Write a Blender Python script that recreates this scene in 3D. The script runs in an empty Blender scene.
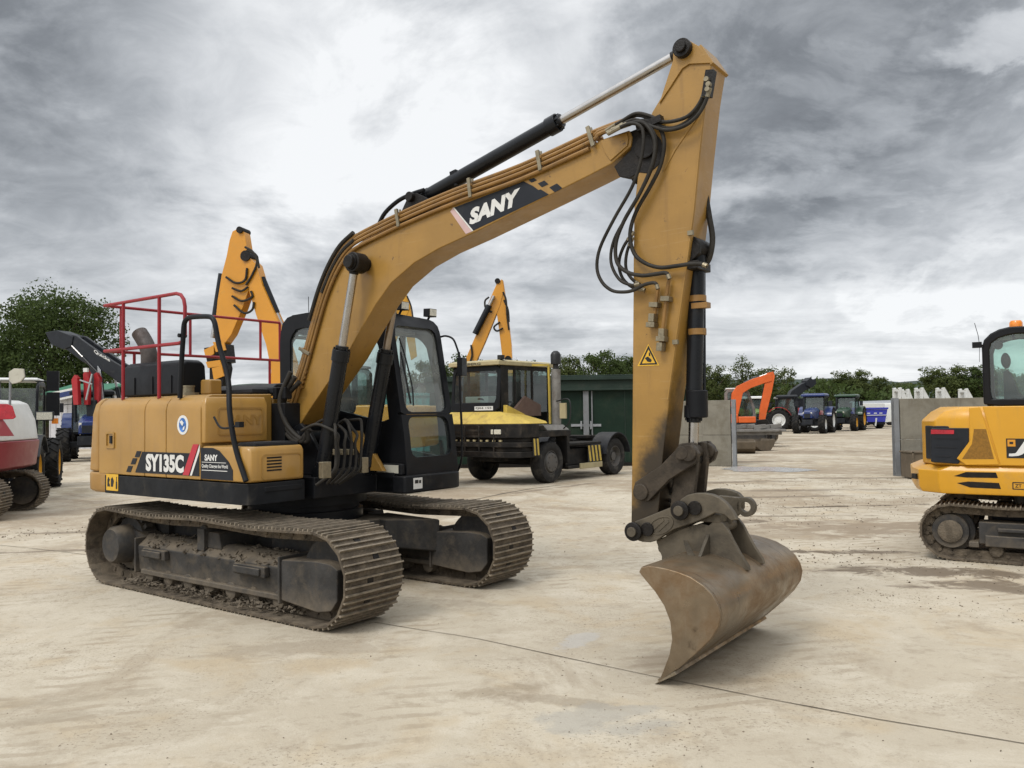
import bpy, bmesh, math, random
from mathutils import Vector, Matrix, noise
R = math.radians
V = Vector
sc = bpy.context.scene
col = sc.collection

# ------------------------------------------------------------------ camera
FPX, PITCH, ROLL, CAMH = 817.57, 0.0347, 0.0133, 1.7174
_cp, _sp, _cr, _sr = math.cos(PITCH), math.sin(PITCH), math.cos(ROLL), math.sin(ROLL)
CR = Matrix(((1, 0, 0), (0, _cp, -_sp), (0, _sp, _cp))) @ Matrix(((_cr, 0, _sr), (0, 1, 0), (-_sr, 0, _cr)))
cam = bpy.data.cameras.new('camera')
cam.sensor_width = 36.0
cam.lens = 36.0 * FPX / 1024.0
cam.clip_start = 0.05
cam.clip_end = 9000
camo = bpy.data.objects.new('camera', cam)
col.objects.link(camo)
_r, _u, _b = CR @ V((1, 0, 0)), CR @ V((0, 0, 1)), -(CR @ V((0, 1, 0)))
camo.matrix_world = Matrix(((_r.x, _u.x, _b.x, 0), (_r.y, _u.y, _b.y, 0), (_r.z, _u.z, _b.z, CAMH), (0, 0, 0, 1)))
sc.camera = camo
sc.render.resolution_x, sc.render.resolution_y = 1024, 768

# ------------------------------------------------------------------ view, sky, sun
sc.view_settings.view_transform = 'Standard'
sc.view_settings.look = 'None'
sc.view_settings.gamma = 1.0
sc.view_settings.use_curve_mapping = False
sc.view_settings.exposure = 0.22
SUN_EL, SUN_AZ = 50.0, 222.0           # degrees; azimuth clockwise from +Y (the camera looks along +Y)
SUN_STRENGTH, SUN_ANGLE = 1.25, 16.0
SKY_STRENGTH, CLOUD_STRENGTH = 0.06, 1.0


def build_world():
    w = bpy.data.worlds.new('World')
    sc.world = w
    w.use_nodes = True
    nt = w.node_tree
    N, L = nt.nodes, nt.links
    N.clear()
    out = N.new('ShaderNodeOutputWorld')
    tc = N.new('ShaderNodeTexCoord')

    def math_(op, a=None, b=None, c=None, clamp=False):
        n = N.new('ShaderNodeMath')
        n.operation = op
        n.use_clamp = clamp
        for i, x in enumerate((a, b, c)):
            if x is None:
                continue
            if isinstance(x, (int, float)):
                n.inputs[i].default_value = x
            else:
                L.new(x, n.inputs[i])
        return n.outputs[0]

    def smooth(x, lo, hi):
        n = N.new('ShaderNodeMapRange')
        n.interpolation_type = 'SMOOTHSTEP'
        L.new(x, n.inputs[0])
        n.inputs[1].default_value, n.inputs[2].default_value = lo, hi
        return n.outputs[0]

    sep = N.new('ShaderNodeSeparateXYZ')
    L.new(tc.outputs['Generated'], sep.inputs[0])
    zc = math_('MAXIMUM', sep.outputs[2], 0.0)
    zz = math_('ADD', zc, 0.30)
    px, py = math_('DIVIDE', sep.outputs[0], zz), math_('DIVIDE', sep.outputs[1], zz)
    cmb = N.new('ShaderNodeCombineXYZ')
    L.new(px, cmb.inputs[0]); L.new(py, cmb.inputs[1])

    def fbm(scale, detail, rough, off, dist=0.0):
        mp = N.new('ShaderNodeMapping')
        mp.inputs['Location'].default_value = off
        L.new(cmb.outputs[0], mp.inputs[0])
        n = N.new('ShaderNodeTexNoise')
        n.inputs['Scale'].default_value = scale
        n.inputs['Detail'].default_value = detail
        n.inputs['Roughness'].default_value = rough
        n.inputs['Distortion'].default_value = dist
        L.new(mp.outputs[0], n.inputs['Vector'])
        return n.outputs[0]

    big = fbm(0.60, 3, 0.5, (3.1, 7.7, 0), 0.4)
    mid = fbm(1.9, 9, 0.60, (11.3, 2.4, 0), 0.35)
    fine = fbm(7.5, 8, 0.62, (1.7, 5.2, 0), 0.5)
    low = math_('ADD', zc, 0.055)
    cmb2 = N.new('ShaderNodeCombineXYZ')
    L.new(math_('MULTIPLY', math_('DIVIDE', sep.outputs[0], low), 0.32), cmb2.inputs[0])
    L.new(math_('DIVIDE', sep.outputs[1], low), cmb2.inputs[1])
    cmb_main, cmb = cmb, cmb2
    band = fbm(0.55, 8, 0.58, (2.2, 0.4, 0), 0.3)
    cmb = cmb_main
    lowmask = math_('SUBTRACT', 1.0, smooth(sep.outputs[2], 0.06, 0.30))
    cl = math_('ADD', 0.685, math_('MULTIPLY', math_('SUBTRACT', big, 0.5), 0.42))
    cl = math_('ADD', cl, math_('MULTIPLY', math_('SUBTRACT', mid, 0.5), 0.55))
    cl = math_('ADD', cl, math_('MULTIPLY', math_('SUBTRACT', fine, 0.5), 0.25))
    cl = math_('ADD', cl, math_('MULTIPLY', math_('MULTIPLY', math_('SUBTRACT', band, 0.5), 0.70), lowmask))
    cl = math_('ADD', cl, math_('MULTIPLY', math_('SUBTRACT', 1.0, smooth(sep.outputs[2], 0.0, 0.22)), 0.10))

    # heavy cloud masses standing in fixed directions of the sky
    def blob(d, lo, hi, amt, src):
        v = V(d).normalized()
        dot = N.new('ShaderNodeVectorMath')
        dot.operation = 'DOT_PRODUCT'
        L.new(tc.outputs['Generated'], dot.inputs[0])
        dot.inputs[1].default_value = v
        x = math_('ADD', dot.outputs['Value'], math_('MULTIPLY', math_('SUBTRACT', mid, 0.5), 0.12))
        return math_('ADD', src, math_('MULTIPLY', smooth(x, lo, hi), amt))

    def dirpx(u, v):
        return CR @ V(((u - 512) / FPX, 1, (384 - v) / FPX))

    for u, v, lo, hi, amt in ((10, 70, 0.962, 0.998, -0.22), (840, 60, 0.965, 0.999, -0.17), (720, 130, 0.985, 0.999, -0.09), (985, 110, 0.982, 0.999, -0.10),
                              (560, 230, 0.975, 0.999, -0.05), (860, 270, 0.972, 0.999, -0.03), (290, 90, 0.955, 0.999, 0.12), (530, 70, 0.975, 0.999, 0.07),
                              (985, 195, 0.990, 0.999, 0.10), (130, 210, 0.975, 0.999, 0.07), (470, 330, 0.985, 0.999, 0.06), (900, 20, 0.995, 0.9998, 0.07)):
        cl = blob(dirpx(u, v), lo, hi, amt, cl)

    ramp = N.new('ShaderNodeValToRGB')
    cr = ramp.color_ramp
    cr.elements[0].position, cr.elements[0].color = 0.34, (0.125, 0.135, 0.148, 1)
    cr.elements[1].position, cr.elements[1].color = 0.86, (0.84, 0.855, 0.87, 1)
    for p, c in ((0.46, (0.215, 0.23, 0.25, 1)), (0.57, (0.36, 0.38, 0.405, 1)), (0.68, (0.55, 0.57, 0.595, 1))):
        e = cr.elements.new(p)
        e.color = c
    L.new(cl, ramp.inputs[0])

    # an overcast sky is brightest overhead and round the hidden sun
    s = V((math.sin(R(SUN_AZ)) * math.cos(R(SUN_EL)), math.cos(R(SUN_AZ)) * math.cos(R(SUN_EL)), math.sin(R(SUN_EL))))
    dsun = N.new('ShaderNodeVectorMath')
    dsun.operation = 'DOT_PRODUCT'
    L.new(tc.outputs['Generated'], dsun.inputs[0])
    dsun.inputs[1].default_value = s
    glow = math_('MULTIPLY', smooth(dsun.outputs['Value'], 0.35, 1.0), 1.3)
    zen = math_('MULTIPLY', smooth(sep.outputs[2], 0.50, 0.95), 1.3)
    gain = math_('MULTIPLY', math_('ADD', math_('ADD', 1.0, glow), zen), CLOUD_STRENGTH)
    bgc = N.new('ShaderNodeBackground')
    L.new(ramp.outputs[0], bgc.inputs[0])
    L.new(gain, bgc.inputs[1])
    sky = N.new('ShaderNodeTexSky')
    sky.sky_type = 'NISHITA'
    sky.sun_disc = False
    sky.sun_elevation = R(SUN_EL)
    sky.sun_rotation = R(SUN_AZ)
    bgs = N.new('ShaderNodeBackground')
    L.new(sky.outputs[0], bgs.inputs[0])
    bgs.inputs[1].default_value = SKY_STRENGTH
    mix = N.new('ShaderNodeMixShader')
    mix.inputs[0].default_value = 0.93                 # almost fully overcast
    L.new(bgs.outputs[0], mix.inputs[1]); L.new(bgc.outputs[0], mix.inputs[2])
    L.new(mix.outputs[0], out.inputs[0])


build_world()
sun = bpy.data.lights.new('sun', 'SUN')
sun.energy = SUN_STRENGTH
sun.angle = R(SUN_ANGLE)
sun.color = (1.0, 0.965, 0.91)
suno = bpy.data.objects.new('sun', sun)
col.objects.link(suno)
suno.rotation_euler = V((math.sin(R(SUN_AZ)) * math.cos(R(SUN_EL)), math.cos(R(SUN_AZ)) * math.cos(R(SUN_EL)),
                         math.sin(R(SUN_EL)))).to_track_quat('Z', 'Y').to_euler()
suno.location = (-20, -20, 40)


# ------------------------------------------------------------------ tracing helpers: a pixel seen on a plane of a thing's own frame
def ray(u, v):
    return CR @ V(((u - 512) / FPX, 1, (384 - v) / FPX))


def ground_at(u, v, z=0.0):
    d = ray(u, v)
    t = (z - CAMH) / d.z
    return V((d.x * t, d.y * t, z))


def at_depth(u, v, y):
    d = ray(u, v)
    return V((0, 0, CAMH)) + d * (y / d.y)


class Frame:
    def __init__(s, x, y, th):
        s.x, s.y, s.th = x, y, th
        s.rot = Matrix.Rotation(-th, 3, 'Z')
        s.o = s.rot @ (V((0, 0, CAMH)) - V((x, y, 0)))

    def on(s, ax, val, u, v):
        d = s.rot @ ray(u, v)
        return s.o + d * ((val - s.o[ax]) / d[ax])

    def xz(s, Y, pts):
        return [(p.x, p.z) for p in (s.on(1, Y, u, v) for u, v in pts)]

    def path(s, Y, pts):
        return [s.on(1, Y, u, v) for u, v in pts]


# ------------------------------------------------------------------ materials
def mat(name, c, rough=0.5, metal=0.0, var=0.12, scale=3.0, dirt=None, dirt_amt=0.0, dirt_scale=4.0, dust=0.0,
        bump=0.0, bump_scale=60.0, coat=0.0, spec=0.35, streak=None, streak_amt=0.0, scratch=None, scratch_amt=0.0, scratch_st=(1, 1, 1), dust_col=None, zmud=None, spots=None, spots_amt=0.0, coords='Object', stretch=(1, 1, 1)):
    m = bpy.data.materials.new(name)
    m.use_nodes = True
    nt = m.node_tree
    N, L = nt.nodes, nt.links
    b = N['Principled BSDF']
    tc = N.new('ShaderNodeTexCoord')
    mp = N.new('ShaderNodeMapping')
    mp.inputs['Scale'].default_value = stretch
    L.new(tc.outputs[coords], mp.inputs[0])

    def nz(sc_, det=5, rg=0.6, dist=0.0):
        n = N.new('ShaderNodeTexNoise')
        n.inputs['Scale'].default_value = sc_
        n.inputs['Detail'].default_value = det
        n.inputs['Roughness'].default_value = rg
        n.inputs['Distortion'].default_value = dist
        L.new(mp.outputs[0], n.inputs['Vector'])
        return n.outputs[0]

    def mixc(f, a, bcol):
        x = N.new('ShaderNodeMix')
        x.data_type = 'RGBA'
        if isinstance(f, float):
            x.inputs[0].default_value = f
        else:
            L.new(f, x.inputs[0])
        for i, q in ((6, a), (7, bcol)):
            if isinstance(q, tuple):
                x.inputs[i].default_value = (*q, 1)
            else:
                L.new(q, x.inputs[i])
        return x.outputs[2]

    def rng(x, lo, hi, a=0.0, bb=1.0):
        n = N.new('ShaderNodeMapRange')
        n.interpolation_type = 'SMOOTHSTEP'
        L.new(x, n.inputs[0])
        n.inputs[1].default_value, n.inputs[2].default_value = lo, hi
        n.inputs[3].default_value, n.inputs[4].default_value = a, bb
        return n.outputs[0]

    dk = tuple(x * (1 - var) for x in c)
    lt = tuple(min(1, x * (1 + var)) for x in c)
    cur = mixc(rng(nz(scale, 6), 0.3, 0.7), dk, lt)
    rv = None
    if dirt and dirt_amt > 0:
        f = rng(nz(dirt_scale, 9, 0.68, 0.4), 0.62 - 0.34 * dirt_amt, 0.80 - 0.22 * dirt_amt, 0, 0.35 + 0.6 * dirt_amt)
        cur = mixc(f, cur, dirt)
        rv = f
    if spots and spots_amt > 0:
        f2 = rng(nz(dirt_scale * 5.5, 6, 0.7), 0.72 - 0.2 * spots_amt, 0.78 - 0.18 * spots_amt, 0, 0.85)
        cur = mixc(f2, cur, spots)
    def aniso(st, sc_, lo, hi, amt, off):
        m2 = N.new('ShaderNodeMapping')
        m2.inputs['Scale'].default_value = st
        m2.inputs['Location'].default_value = off
        L.new(tc.outputs[coords], m2.inputs[0])
        n = N.new('ShaderNodeTexNoise')
        n.inputs['Scale'].default_value = sc_
        n.inputs['Detail'].default_value = 6
        n.inputs['Roughness'].default_value = 0.62
        L.new(m2.outputs[0], n.inputs['Vector'])
        return rng(n.outputs[0], lo, hi, 0, amt)

    if streak and streak_amt > 0:                       # run marks down upright faces
        fs = aniso((1, 1, 0.10), 11.0, 0.54, 0.74, streak_amt, (3, 1, 2))
        cur = mixc(fs, cur, streak)
    if scratch and scratch_amt > 0:
        fs = aniso(scratch_st, 9.0, 0.60, 0.68, scratch_amt, (7, 4, 1))
        cur = mixc(fs, cur, scratch)
    if dust > 0:
        g = N.new('ShaderNodeNewGeometry')
        sp = N.new('ShaderNodeSeparateXYZ')
        L.new(g.outputs['Normal'], sp.inputs[0])
        up = rng(sp.outputs[2], 0.35, 0.95, 0, dust)
        mu = N.new('ShaderNodeMath')
        mu.operation = 'MULTIPLY'
        L.new(up, mu.inputs[0]); L.new(rng(nz(7, 6), 0.3, 0.65, 0.35, 1), mu.inputs[1])
        cur = mixc(mu.outputs[0], cur, dust_col or dirt or (0.30, 0.26, 0.20))
    if zmud:                                            # dried splash low down
        sz = N.new('ShaderNodeSeparateXYZ')
        L.new(tc.outputs[coords], sz.inputs[0])
        az = N.new('ShaderNodeMath'); az.operation = 'MULTIPLY_ADD'
        L.new(nz(9, 7), az.inputs[0]); az.inputs[1].default_value = -0.30
        L.new(sz.outputs[2], az.inputs[2])
        cur = mixc(rng(az.outputs[0], zmud[0] - 0.15, zmud[1] - 0.15, 0.8, 0.0), cur, dust_col or dirt)
    L.new(cur, b.inputs['Base Color'])
    b.inputs['Metallic'].default_value = metal
    b.inputs['Specular IOR Level'].default_value = spec
    r = rng(nz(scale * 2.3, 5), 0.3, 0.7, max(0.05, rough - 0.09), min(1, rough + 0.09))
    if rv is not None:
        ad = N.new('ShaderNodeMath')
        ad.operation = 'MULTIPLY_ADD'
        ad.use_clamp = True
        L.new(rv, ad.inputs[0])
        ad.inputs[1].default_value = 0.35
        L.new(r, ad.inputs[2])
        r = ad.outputs[0]
    L.new(r, b.inputs['Roughness'])
    if coat:
        b.inputs['Coat Weight'].default_value = coat
        b.inputs['Coat Roughness'].default_value = 0.2
    if bump > 0:
        bp = N.new('ShaderNodeBump')
        bp.inputs['Strength'].default_value = min(1, bump)
        bp.inputs['Distance'].default_value = 0.02
        L.new(nz(bump_scale, 6, 0.65), bp.inputs['Height'])
        L.new(bp.outputs[0], b.inputs['Normal'])
    return m


def glass(name, tint=(0.75, 0.85, 0.83), dusty=0.12, refl=1.0):
    m = bpy.data.materials.new(name)
    m.use_nodes = True
    nt = m.node_tree
    N, L = nt.nodes, nt.links
    N.clear()
    out = N.new('ShaderNodeOutputMaterial')
    tr = N.new('ShaderNodeBsdfTransparent'); tr.inputs[0].default_value = (*tint, 1)
    gl = N.new('ShaderNodeBsdfGlossy'); gl.inputs['Roughness'].default_value = 0.03
    gl.inputs[0].default_value = (0.92 * refl, 0.97 * refl, 0.97 * refl, 1)
    df = N.new('ShaderNodeBsdfDiffuse'); df.inputs[0].default_value = (0.50, 0.52, 0.49, 1)
    fr = N.new('ShaderNodeFresnel'); fr.inputs[0].default_value = 1.65
    ge = N.new('ShaderNodeNewGeometry')
    im = N.new('ShaderNodeMath'); im.operation = 'MULTIPLY_ADD'
    L.new(ge.outputs['Backfacing'], im.inputs[0]); im.inputs[1].default_value = 1 / 1.65 - 1.65; im.inputs[2].default_value = 1.65
    L.new(im.outputs[0], fr.inputs[0])
    mx = N.new('ShaderNodeMixShader'); L.new(fr.outputs[0], mx.inputs[0])
    L.new(tr.outputs[0], mx.inputs[1]); L.new(gl.outputs[0], mx.inputs[2])
    tc = N.new('ShaderNodeTexCoord')
    no = N.new('ShaderNodeTexNoise'); no.inputs['Scale'].default_value = 3.0; no.inputs['Detail'].default_value = 6
    L.new(tc.outputs['Object'], no.inputs['Vector'])
    mr = N.new('ShaderNodeMapRange'); L.new(no.outputs[0], mr.inputs[0])
    mr.inputs[1].default_value, mr.inputs[2].default_value = 0.3, 0.7
    mr.inputs[3].default_value, mr.inputs[4].default_value = dusty * 0.4, dusty * 1.6
    m2 = N.new('ShaderNodeMixShader'); L.new(mr.outputs[0], m2.inputs[0])
    L.new(mx.outputs[0], m2.inputs[1]); L.new(df.outputs[0], m2.inputs[2])
    L.new(m2.outputs[0], out.inputs[0])
    return m


MUD = (0.125, 0.101, 0.073)
DRY = (0.36, 0.315, 0.25)
GREASE = (0.022, 0.019, 0.016)
M = {}
M['mustard'] = mat('mustard_paint', (0.295, 0.162, 0.034), 0.42, var=0.10, scale=2.2, streak=(0.13, 0.07, 0.025), streak_amt=0.30, scratch=(0.40, 0.27, 0.12), scratch_amt=0.25, scratch_st=(0.3, 1, 6), dirt=(0.15, 0.08, 0.028), dirt_amt=0.16, dirt_scale=2.2,
                   dust=0.25, spots=(0.09, 0.05, 0.022), spots_amt=0.38, bump=0.05, bump_scale=25, coat=0.2)
M['mustard_light'] = mat('mustard_body_paint', (0.335, 0.183, 0.039), 0.38, var=0.09, scale=1.8, streak=(0.19, 0.11, 0.045), streak_amt=0.25, dirt=(0.30, 0.20, 0.09), dirt_amt=0.14, dirt_scale=1.8,
                         dust=0.4, bump=0.03, bump_scale=18, coat=0.3)
M['mustard_dusty'] = mat('dusty_mustard_paint', (0.32, 0.175, 0.048), 0.6, streak=(0.24, 0.17, 0.09), streak_amt=0.4, var=0.1, scale=2, dirt=(0.33, 0.26, 0.17), dirt_amt=0.5, dirt_scale=2.5, dust=0.4)
M['black'] = mat('black_paint', (0.009, 0.0095, 0.011), 0.42, var=0.2, scale=3, dirt=(0.05, 0.043, 0.034), dirt_amt=0.2, dirt_scale=3, dust=0.22, bump=0.03, spec=0.15)
M['black_clean'] = mat('satin_black', (0.009, 0.0095, 0.011), 0.4, var=0.15, dirt=(0.035, 0.032, 0.03), dirt_amt=0.1, dust=0.10, spec=0.16)
M['skirt'] = mat('scuffed_black_paint', (0.012, 0.013, 0.015), 0.5, var=0.25, scale=4, dirt=(0.075, 0.066, 0.052), dirt_amt=0.30, dirt_scale=2.6, dust=0.4, spec=0.15,
                 spots=(0.2, 0.19, 0.17), spots_amt=0.04)
M['plastic'] = mat('grey_plastic', (0.020, 0.021, 0.024), 0.55, spec=0.15, var=0.12, dirt=(0.11, 0.10, 0.085), dirt_amt=0.2, dust=0.25)
M['track'] = mat('muddy_track_steel', (0.085, 0.066, 0.046), 0.75, 0.1, var=0.35, scale=12, dirt=(0.20, 0.16, 0.112), dirt_amt=0.55, dirt_scale=7,
                 dust=0.35, spots=(0.035, 0.027, 0.02), spots_amt=0.3, bump=0.6, bump_scale=70)
M['track_crest'] = mat('worn_grouser_steel', (0.205, 0.170, 0.126), 0.62, 0.25, var=0.3, scale=14, dirt=(0.29, 0.24, 0.175), dirt_amt=0.5, dirt_scale=9, spots=(0.07, 0.055, 0.04), spots_amt=0.25, bump=0.3, bump_scale=70)
M['under'] = mat('dusty_undercarriage_paint', (0.042, 0.040, 0.038), 0.62, 0.0, spec=0.15, var=0.3, scale=4, dirt=(0.095, 0.079, 0.060), dirt_amt=0.5, dirt_scale=7, streak=(0.062, 0.053, 0.043), streak_amt=0.55,
                 dust=0.9, dust_col=(0.17, 0.138, 0.10), bump=0.2, bump_scale=50, zmud=(0.02, 0.34))
M['mud'] = mat('dried_mud', MUD, 0.95, var=0.3, scale=14, dirt=(0.085, 0.067, 0.048), dirt_amt=0.5, dirt_scale=9, bump=0.8, bump_scale=45)
M['steel'] = mat('worn_bucket_steel', (0.210, 0.163, 0.110), 0.33, 0.62, scratch=(0.075, 0.052, 0.034), scratch_amt=0.75, scratch_st=(0.30, 4, 0.30), streak=(0.30, 0.25, 0.185), streak_amt=0.45, var=0.3, scale=2.4, dirt=(0.145, 0.076, 0.027), dirt_amt=0.57, dirt_scale=2.4,
                 spots=(0.055, 0.032, 0.018), spots_amt=0.22, bump=0.12, bump_scale=22, stretch=(1, 0.7, 1))
M['edge'] = mat('bright_worn_steel', (0.30, 0.26, 0.20), 0.35, 0.85, var=0.3, scale=6, dirt=(0.14, 0.085, 0.04), dirt_amt=0.45, dirt_scale=9)
M['link'] = mat('greasy_link_steel', (0.060, 0.046, 0.032), 0.48, 0.2, spec=0.3, var=0.3, scale=5, dirt=(0.016, 0.013, 0.010), dirt_amt=0.6, dirt_scale=5, bump=0.2)
M['hitch'] = mat('greasy_steel', (0.105, 0.087, 0.062), 0.5, 0.3, var=0.25, scale=5, dirt=(0.028, 0.024, 0.020), dirt_amt=0.42, dirt_scale=3.5, bump=0.12, dust=0.3)
M['grease'] = mat('grease_black', (0.012, 0.010, 0.0085), 0.42, spec=0.2, var=0.3, scale=8, dirt=(0.04, 0.032, 0.025), dirt_amt=0.3, dirt_scale=6, bump=0.3)
M['armend'] = mat('greasy_mustard', (0.12, 0.072, 0.03), 0.5, var=0.25, scale=4, dirt=(0.03, 0.024, 0.018), dirt_amt=0.75, dirt_scale=4, bump=0.15)
M['cyl'] = mat('cylinder_paint', (0.008, 0.009, 0.011), 0.3, var=0.2, spec=0.25, dirt=(0.05, 0.038, 0.028), dirt_amt=0.12, dust=0.12)
M['chrome'] = mat('chrome_rod', (0.40, 0.38, 0.36), 0.24, 1.0, var=0.08, scale=6)
M['rodold'] = mat('dull_rod', (0.30, 0.25, 0.20), 0.36, 0.9, var=0.12, scale=6)
M['hose'] = mat('rubber_hose', (0.026, 0.023, 0.019), 0.6, spec=0.2, var=0.25, scale=8, dirt=(0.07, 0.056, 0.04), dirt_amt=0.25, dirt_scale=9)
M['fitting'] = mat('zinc_fitting', (0.24, 0.205, 0.14), 0.45, 0.7, var=0.2, scale=20, dirt=(0.15, 0.12, 0.08), dirt_amt=0.4, dirt_scale=20)
M['pipe'] = mat('mustard_pipe', (0.235, 0.125, 0.035), 0.4, var=0.15, scale=6, dirt=(0.09, 0.07, 0.05), dirt_amt=0.35, dirt_scale=7)
M['rail_red'] = mat('red_rail_paint', (0.25, 0.014, 0.020), 0.4, var=0.1, scale=4, dirt=(0.2, 0.05, 0.05), dirt_amt=0.2)
M['decal_dark'] = mat('charcoal_decal', (0.016, 0.018, 0.023), 0.5, spec=0.2, var=0.1, scale=3, dirt=(0.05, 0.048, 0.045), dirt_amt=0.15)
M['decal_white'] = mat('white_decal', (0.62, 0.61, 0.58), 0.5, var=0.06, dirt=(0.45, 0.42, 0.38), dirt_amt=0.2)
M['decal_pink'] = mat('faded_pink_decal', (0.52, 0.36, 0.34), 0.5, var=0.1)
M['decal_red'] = mat('red_decal', (0.42, 0.028, 0.045), 0.45, var=0.06)
M['decal_blue'] = mat('blue_decal', (0.05, 0.16, 0.45), 0.5, var=0.5, scale=22)
M['sticker_yellow'] = mat('yellow_sticker', (0.62, 0.36, 0.03), 0.5, var=0.1, scale=10, dirt=(0.20, 0.15, 0.08), dirt_amt=0.3, dirt_scale=10)
M['sticker_cream'] = mat('cream_sticker', (0.48, 0.46, 0.38), 0.6, var=0.1, dirt=(0.3, 0.27, 0.2), dirt_amt=0.4, dirt_scale=9)
M['ink'] = mat('black_ink', (0.012, 0.012, 0.012), 0.5)
M['glass'] = glass('cab_glass')
M['glass_dusty'] = glass('dusty_windscreen', (0.72, 0.82, 0.80), 0.26)
M['glass_dark'] = glass('dark_glass', (0.42, 0.52, 0.50), 0.05)
M['lens'] = mat('lamp_lens', (0.55, 0.53, 0.44), 0.15, var=0.2, scale=40, coat=0.6)
M['amber'] = mat('amber_lens', (0.75, 0.22, 0.01), 0.2, var=0.15, scale=30, coat=0.5)
M['redlens'] = mat('red_lens', (0.38, 0.010, 0.022), 0.22, var=0.2, scale=10, coat=0.5)
M['seat'] = mat('seat_fabric', (0.022, 0.023, 0.025), 0.85, var=0.2, scale=30)
M['interior'] = mat('grey_interior_trim', (0.16, 0.155, 0.14), 0.7, var=0.1)
M['rubber'] = mat('tyre_rubber', (0.014, 0.0135, 0.013), 0.75, spec=0.15, var=0.2, scale=8, dirt=(0.07, 0.06, 0.047), dirt_amt=0.32, dirt_scale=4, bump=0.1)
M['rubber_grey'] = mat('dusty_tyre_rubber', (0.024, 0.023, 0.022), 0.8, spec=0.15, var=0.2, scale=8, dirt=(0.10, 0.09, 0.075), dirt_amt=0.4, dirt_scale=4, bump=0.1)
M['amberyellow'] = mat('bright_yellow_paint', (0.59, 0.250, 0.012), 0.35, var=0.05, scale=1.5, dirt=(0.40, 0.24, 0.06), dirt_amt=0.1, dust=0.15, coat=0.4)
M['jcb_yellow'] = mat('warm_yellow_paint', (0.58, 0.285, 0.016), 0.36, var=0.06, scale=1.2, dirt=(0.40, 0.23, 0.06), dirt_amt=0.28, dirt_scale=3, dust=0.25, streak=(0.36, 0.2, 0.05), streak_amt=0.25, coat=0.25)
M['truck_yellow'] = mat('pale_yellow_paint', (0.50, 0.36, 0.065), 0.55, var=0.1, scale=3, dirt=(0.19, 0.12, 0.06), dirt_amt=0.42, dirt_scale=5, dust=0.2, streak=(0.3, 0.2, 0.06), streak_amt=0.4)
M['truck_cream'] = mat('faded_cream_paint', (0.35, 0.295, 0.165), 0.6, var=0.1, scale=3, dirt=(0.28, 0.22, 0.12), dirt_amt=0.4, dirt_scale=5)
M['truck_black'] = mat('worn_chassis_paint', (0.014, 0.013, 0.012), 0.6, spec=0.15, var=0.25, scale=4, dirt=(0.07, 0.056, 0.042), dirt_amt=0.4, dirt_scale=4, dust=0.3, spots=(0.13, 0.09, 0.05), spots_amt=0.12)
M['truck_brown'] = mat('brown_panel_paint', (0.11, 0.068, 0.052), 0.6, var=0.15, scale=3, dirt=(0.2, 0.15, 0.12), dirt_amt=0.25)
M['truck_grey'] = mat('grey_stack_paint', (0.19, 0.18, 0.165), 0.55, 0.3, var=0.15, scale=5, dirt=(0.10, 0.08, 0.06), dirt_amt=0.4)
M['shed_green'] = mat('dark_green_cladding', (0.008, 0.022, 0.013), 0.55, spec=0.2, var=0.15, scale=1.2, dirt=(0.03, 0.04, 0.026), dirt_amt=0.4, dirt_scale=1.5, dust=0.3, streak=(0.045, 0.052, 0.036), streak_amt=0.5)
M['shed_trim'] = mat('dull_green_trim', (0.022, 0.036, 0.027), 0.6, spec=0.2, var=0.15, scale=2, dirt=(0.05, 0.055, 0.045), dirt_amt=0.35, dirt_scale=3)
M['galv'] = mat('galvanised_steel', (0.36, 0.37, 0.38), 0.45, 0.6, var=0.12, scale=9, dirt=(0.25, 0.24, 0.22), dirt_amt=0.3)
M['postgrey'] = mat('grey_painted_post', (0.20, 0.205, 0.21), 0.55, 0.2, var=0.1, scale=3, dirt=(0.16, 0.14, 0.12), dirt_amt=0.3)
M['panel'] = mat('concrete_panel', (0.20, 0.183, 0.145), 0.85, var=0.12, scale=2, dirt=(0.125, 0.108, 0.078), dirt_amt=0.5, dirt_scale=1.4, streak=(0.11, 0.095, 0.068), streak_amt=0.6, bump=0.15, bump_scale=40)
M['panel_dark'] = mat('stained_concrete_panel', (0.115, 0.09, 0.062), 0.85, var=0.2, scale=3, dirt=(0.09, 0.07, 0.05), dirt_amt=0.5, dirt_scale=2, bump=0.2, bump_scale=40)
M['orange'] = mat('orange_paint', (0.58, 0.105, 0.018), 0.42, var=0.08, dirt=(0.3, 0.1, 0.04), dirt_amt=0.2, dust=0.15)
M['red'] = mat('red_paint', (0.34, 0.018, 0.022), 0.4, var=0.08, dirt=(0.2, 0.06, 0.05), dirt_amt=0.2, dust=0.2)
M['maroon'] = mat('faded_red_paint', (0.22, 0.028, 0.036), 0.42, var=0.08, scale=1.5, dirt=(0.30, 0.20, 0.16), dirt_amt=0.22, dirt_scale=2.5, coat=0.2)
M['white'] = mat('white_paint', (0.60, 0.60, 0.57), 0.42, var=0.05, dirt=(0.40, 0.37, 0.30), dirt_amt=0.2, coat=0.2)
M['offwhite'] = mat('offwhite_panel', (0.52, 0.51, 0.52), 0.6, var=0.06, dirt=(0.4, 0.38, 0.36), dirt_amt=0.3)
M['blue'] = mat('blue_paint', (0.010, 0.026, 0.115), 0.32, var=0.08, dirt=(0.06, 0.08, 0.18), dirt_amt=0.2, coat=0.4)
M['violetblue'] = mat('royal_blue_paint', (0.022, 0.030, 0.30), 0.35, var=0.08, dirt=(0.08, 0.08, 0.2), dirt_amt=0.2, coat=0.3)
M['green'] = mat('green_paint', (0.010, 0.038, 0.014), 0.35, var=0.08, dirt=(0.06, 0.09, 0.05), dirt_amt=0.2, coat=0.3)
M['limegreen'] = mat('light_green_paint', (0.10, 0.16, 0.04), 0.4, var=0.1)
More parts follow.
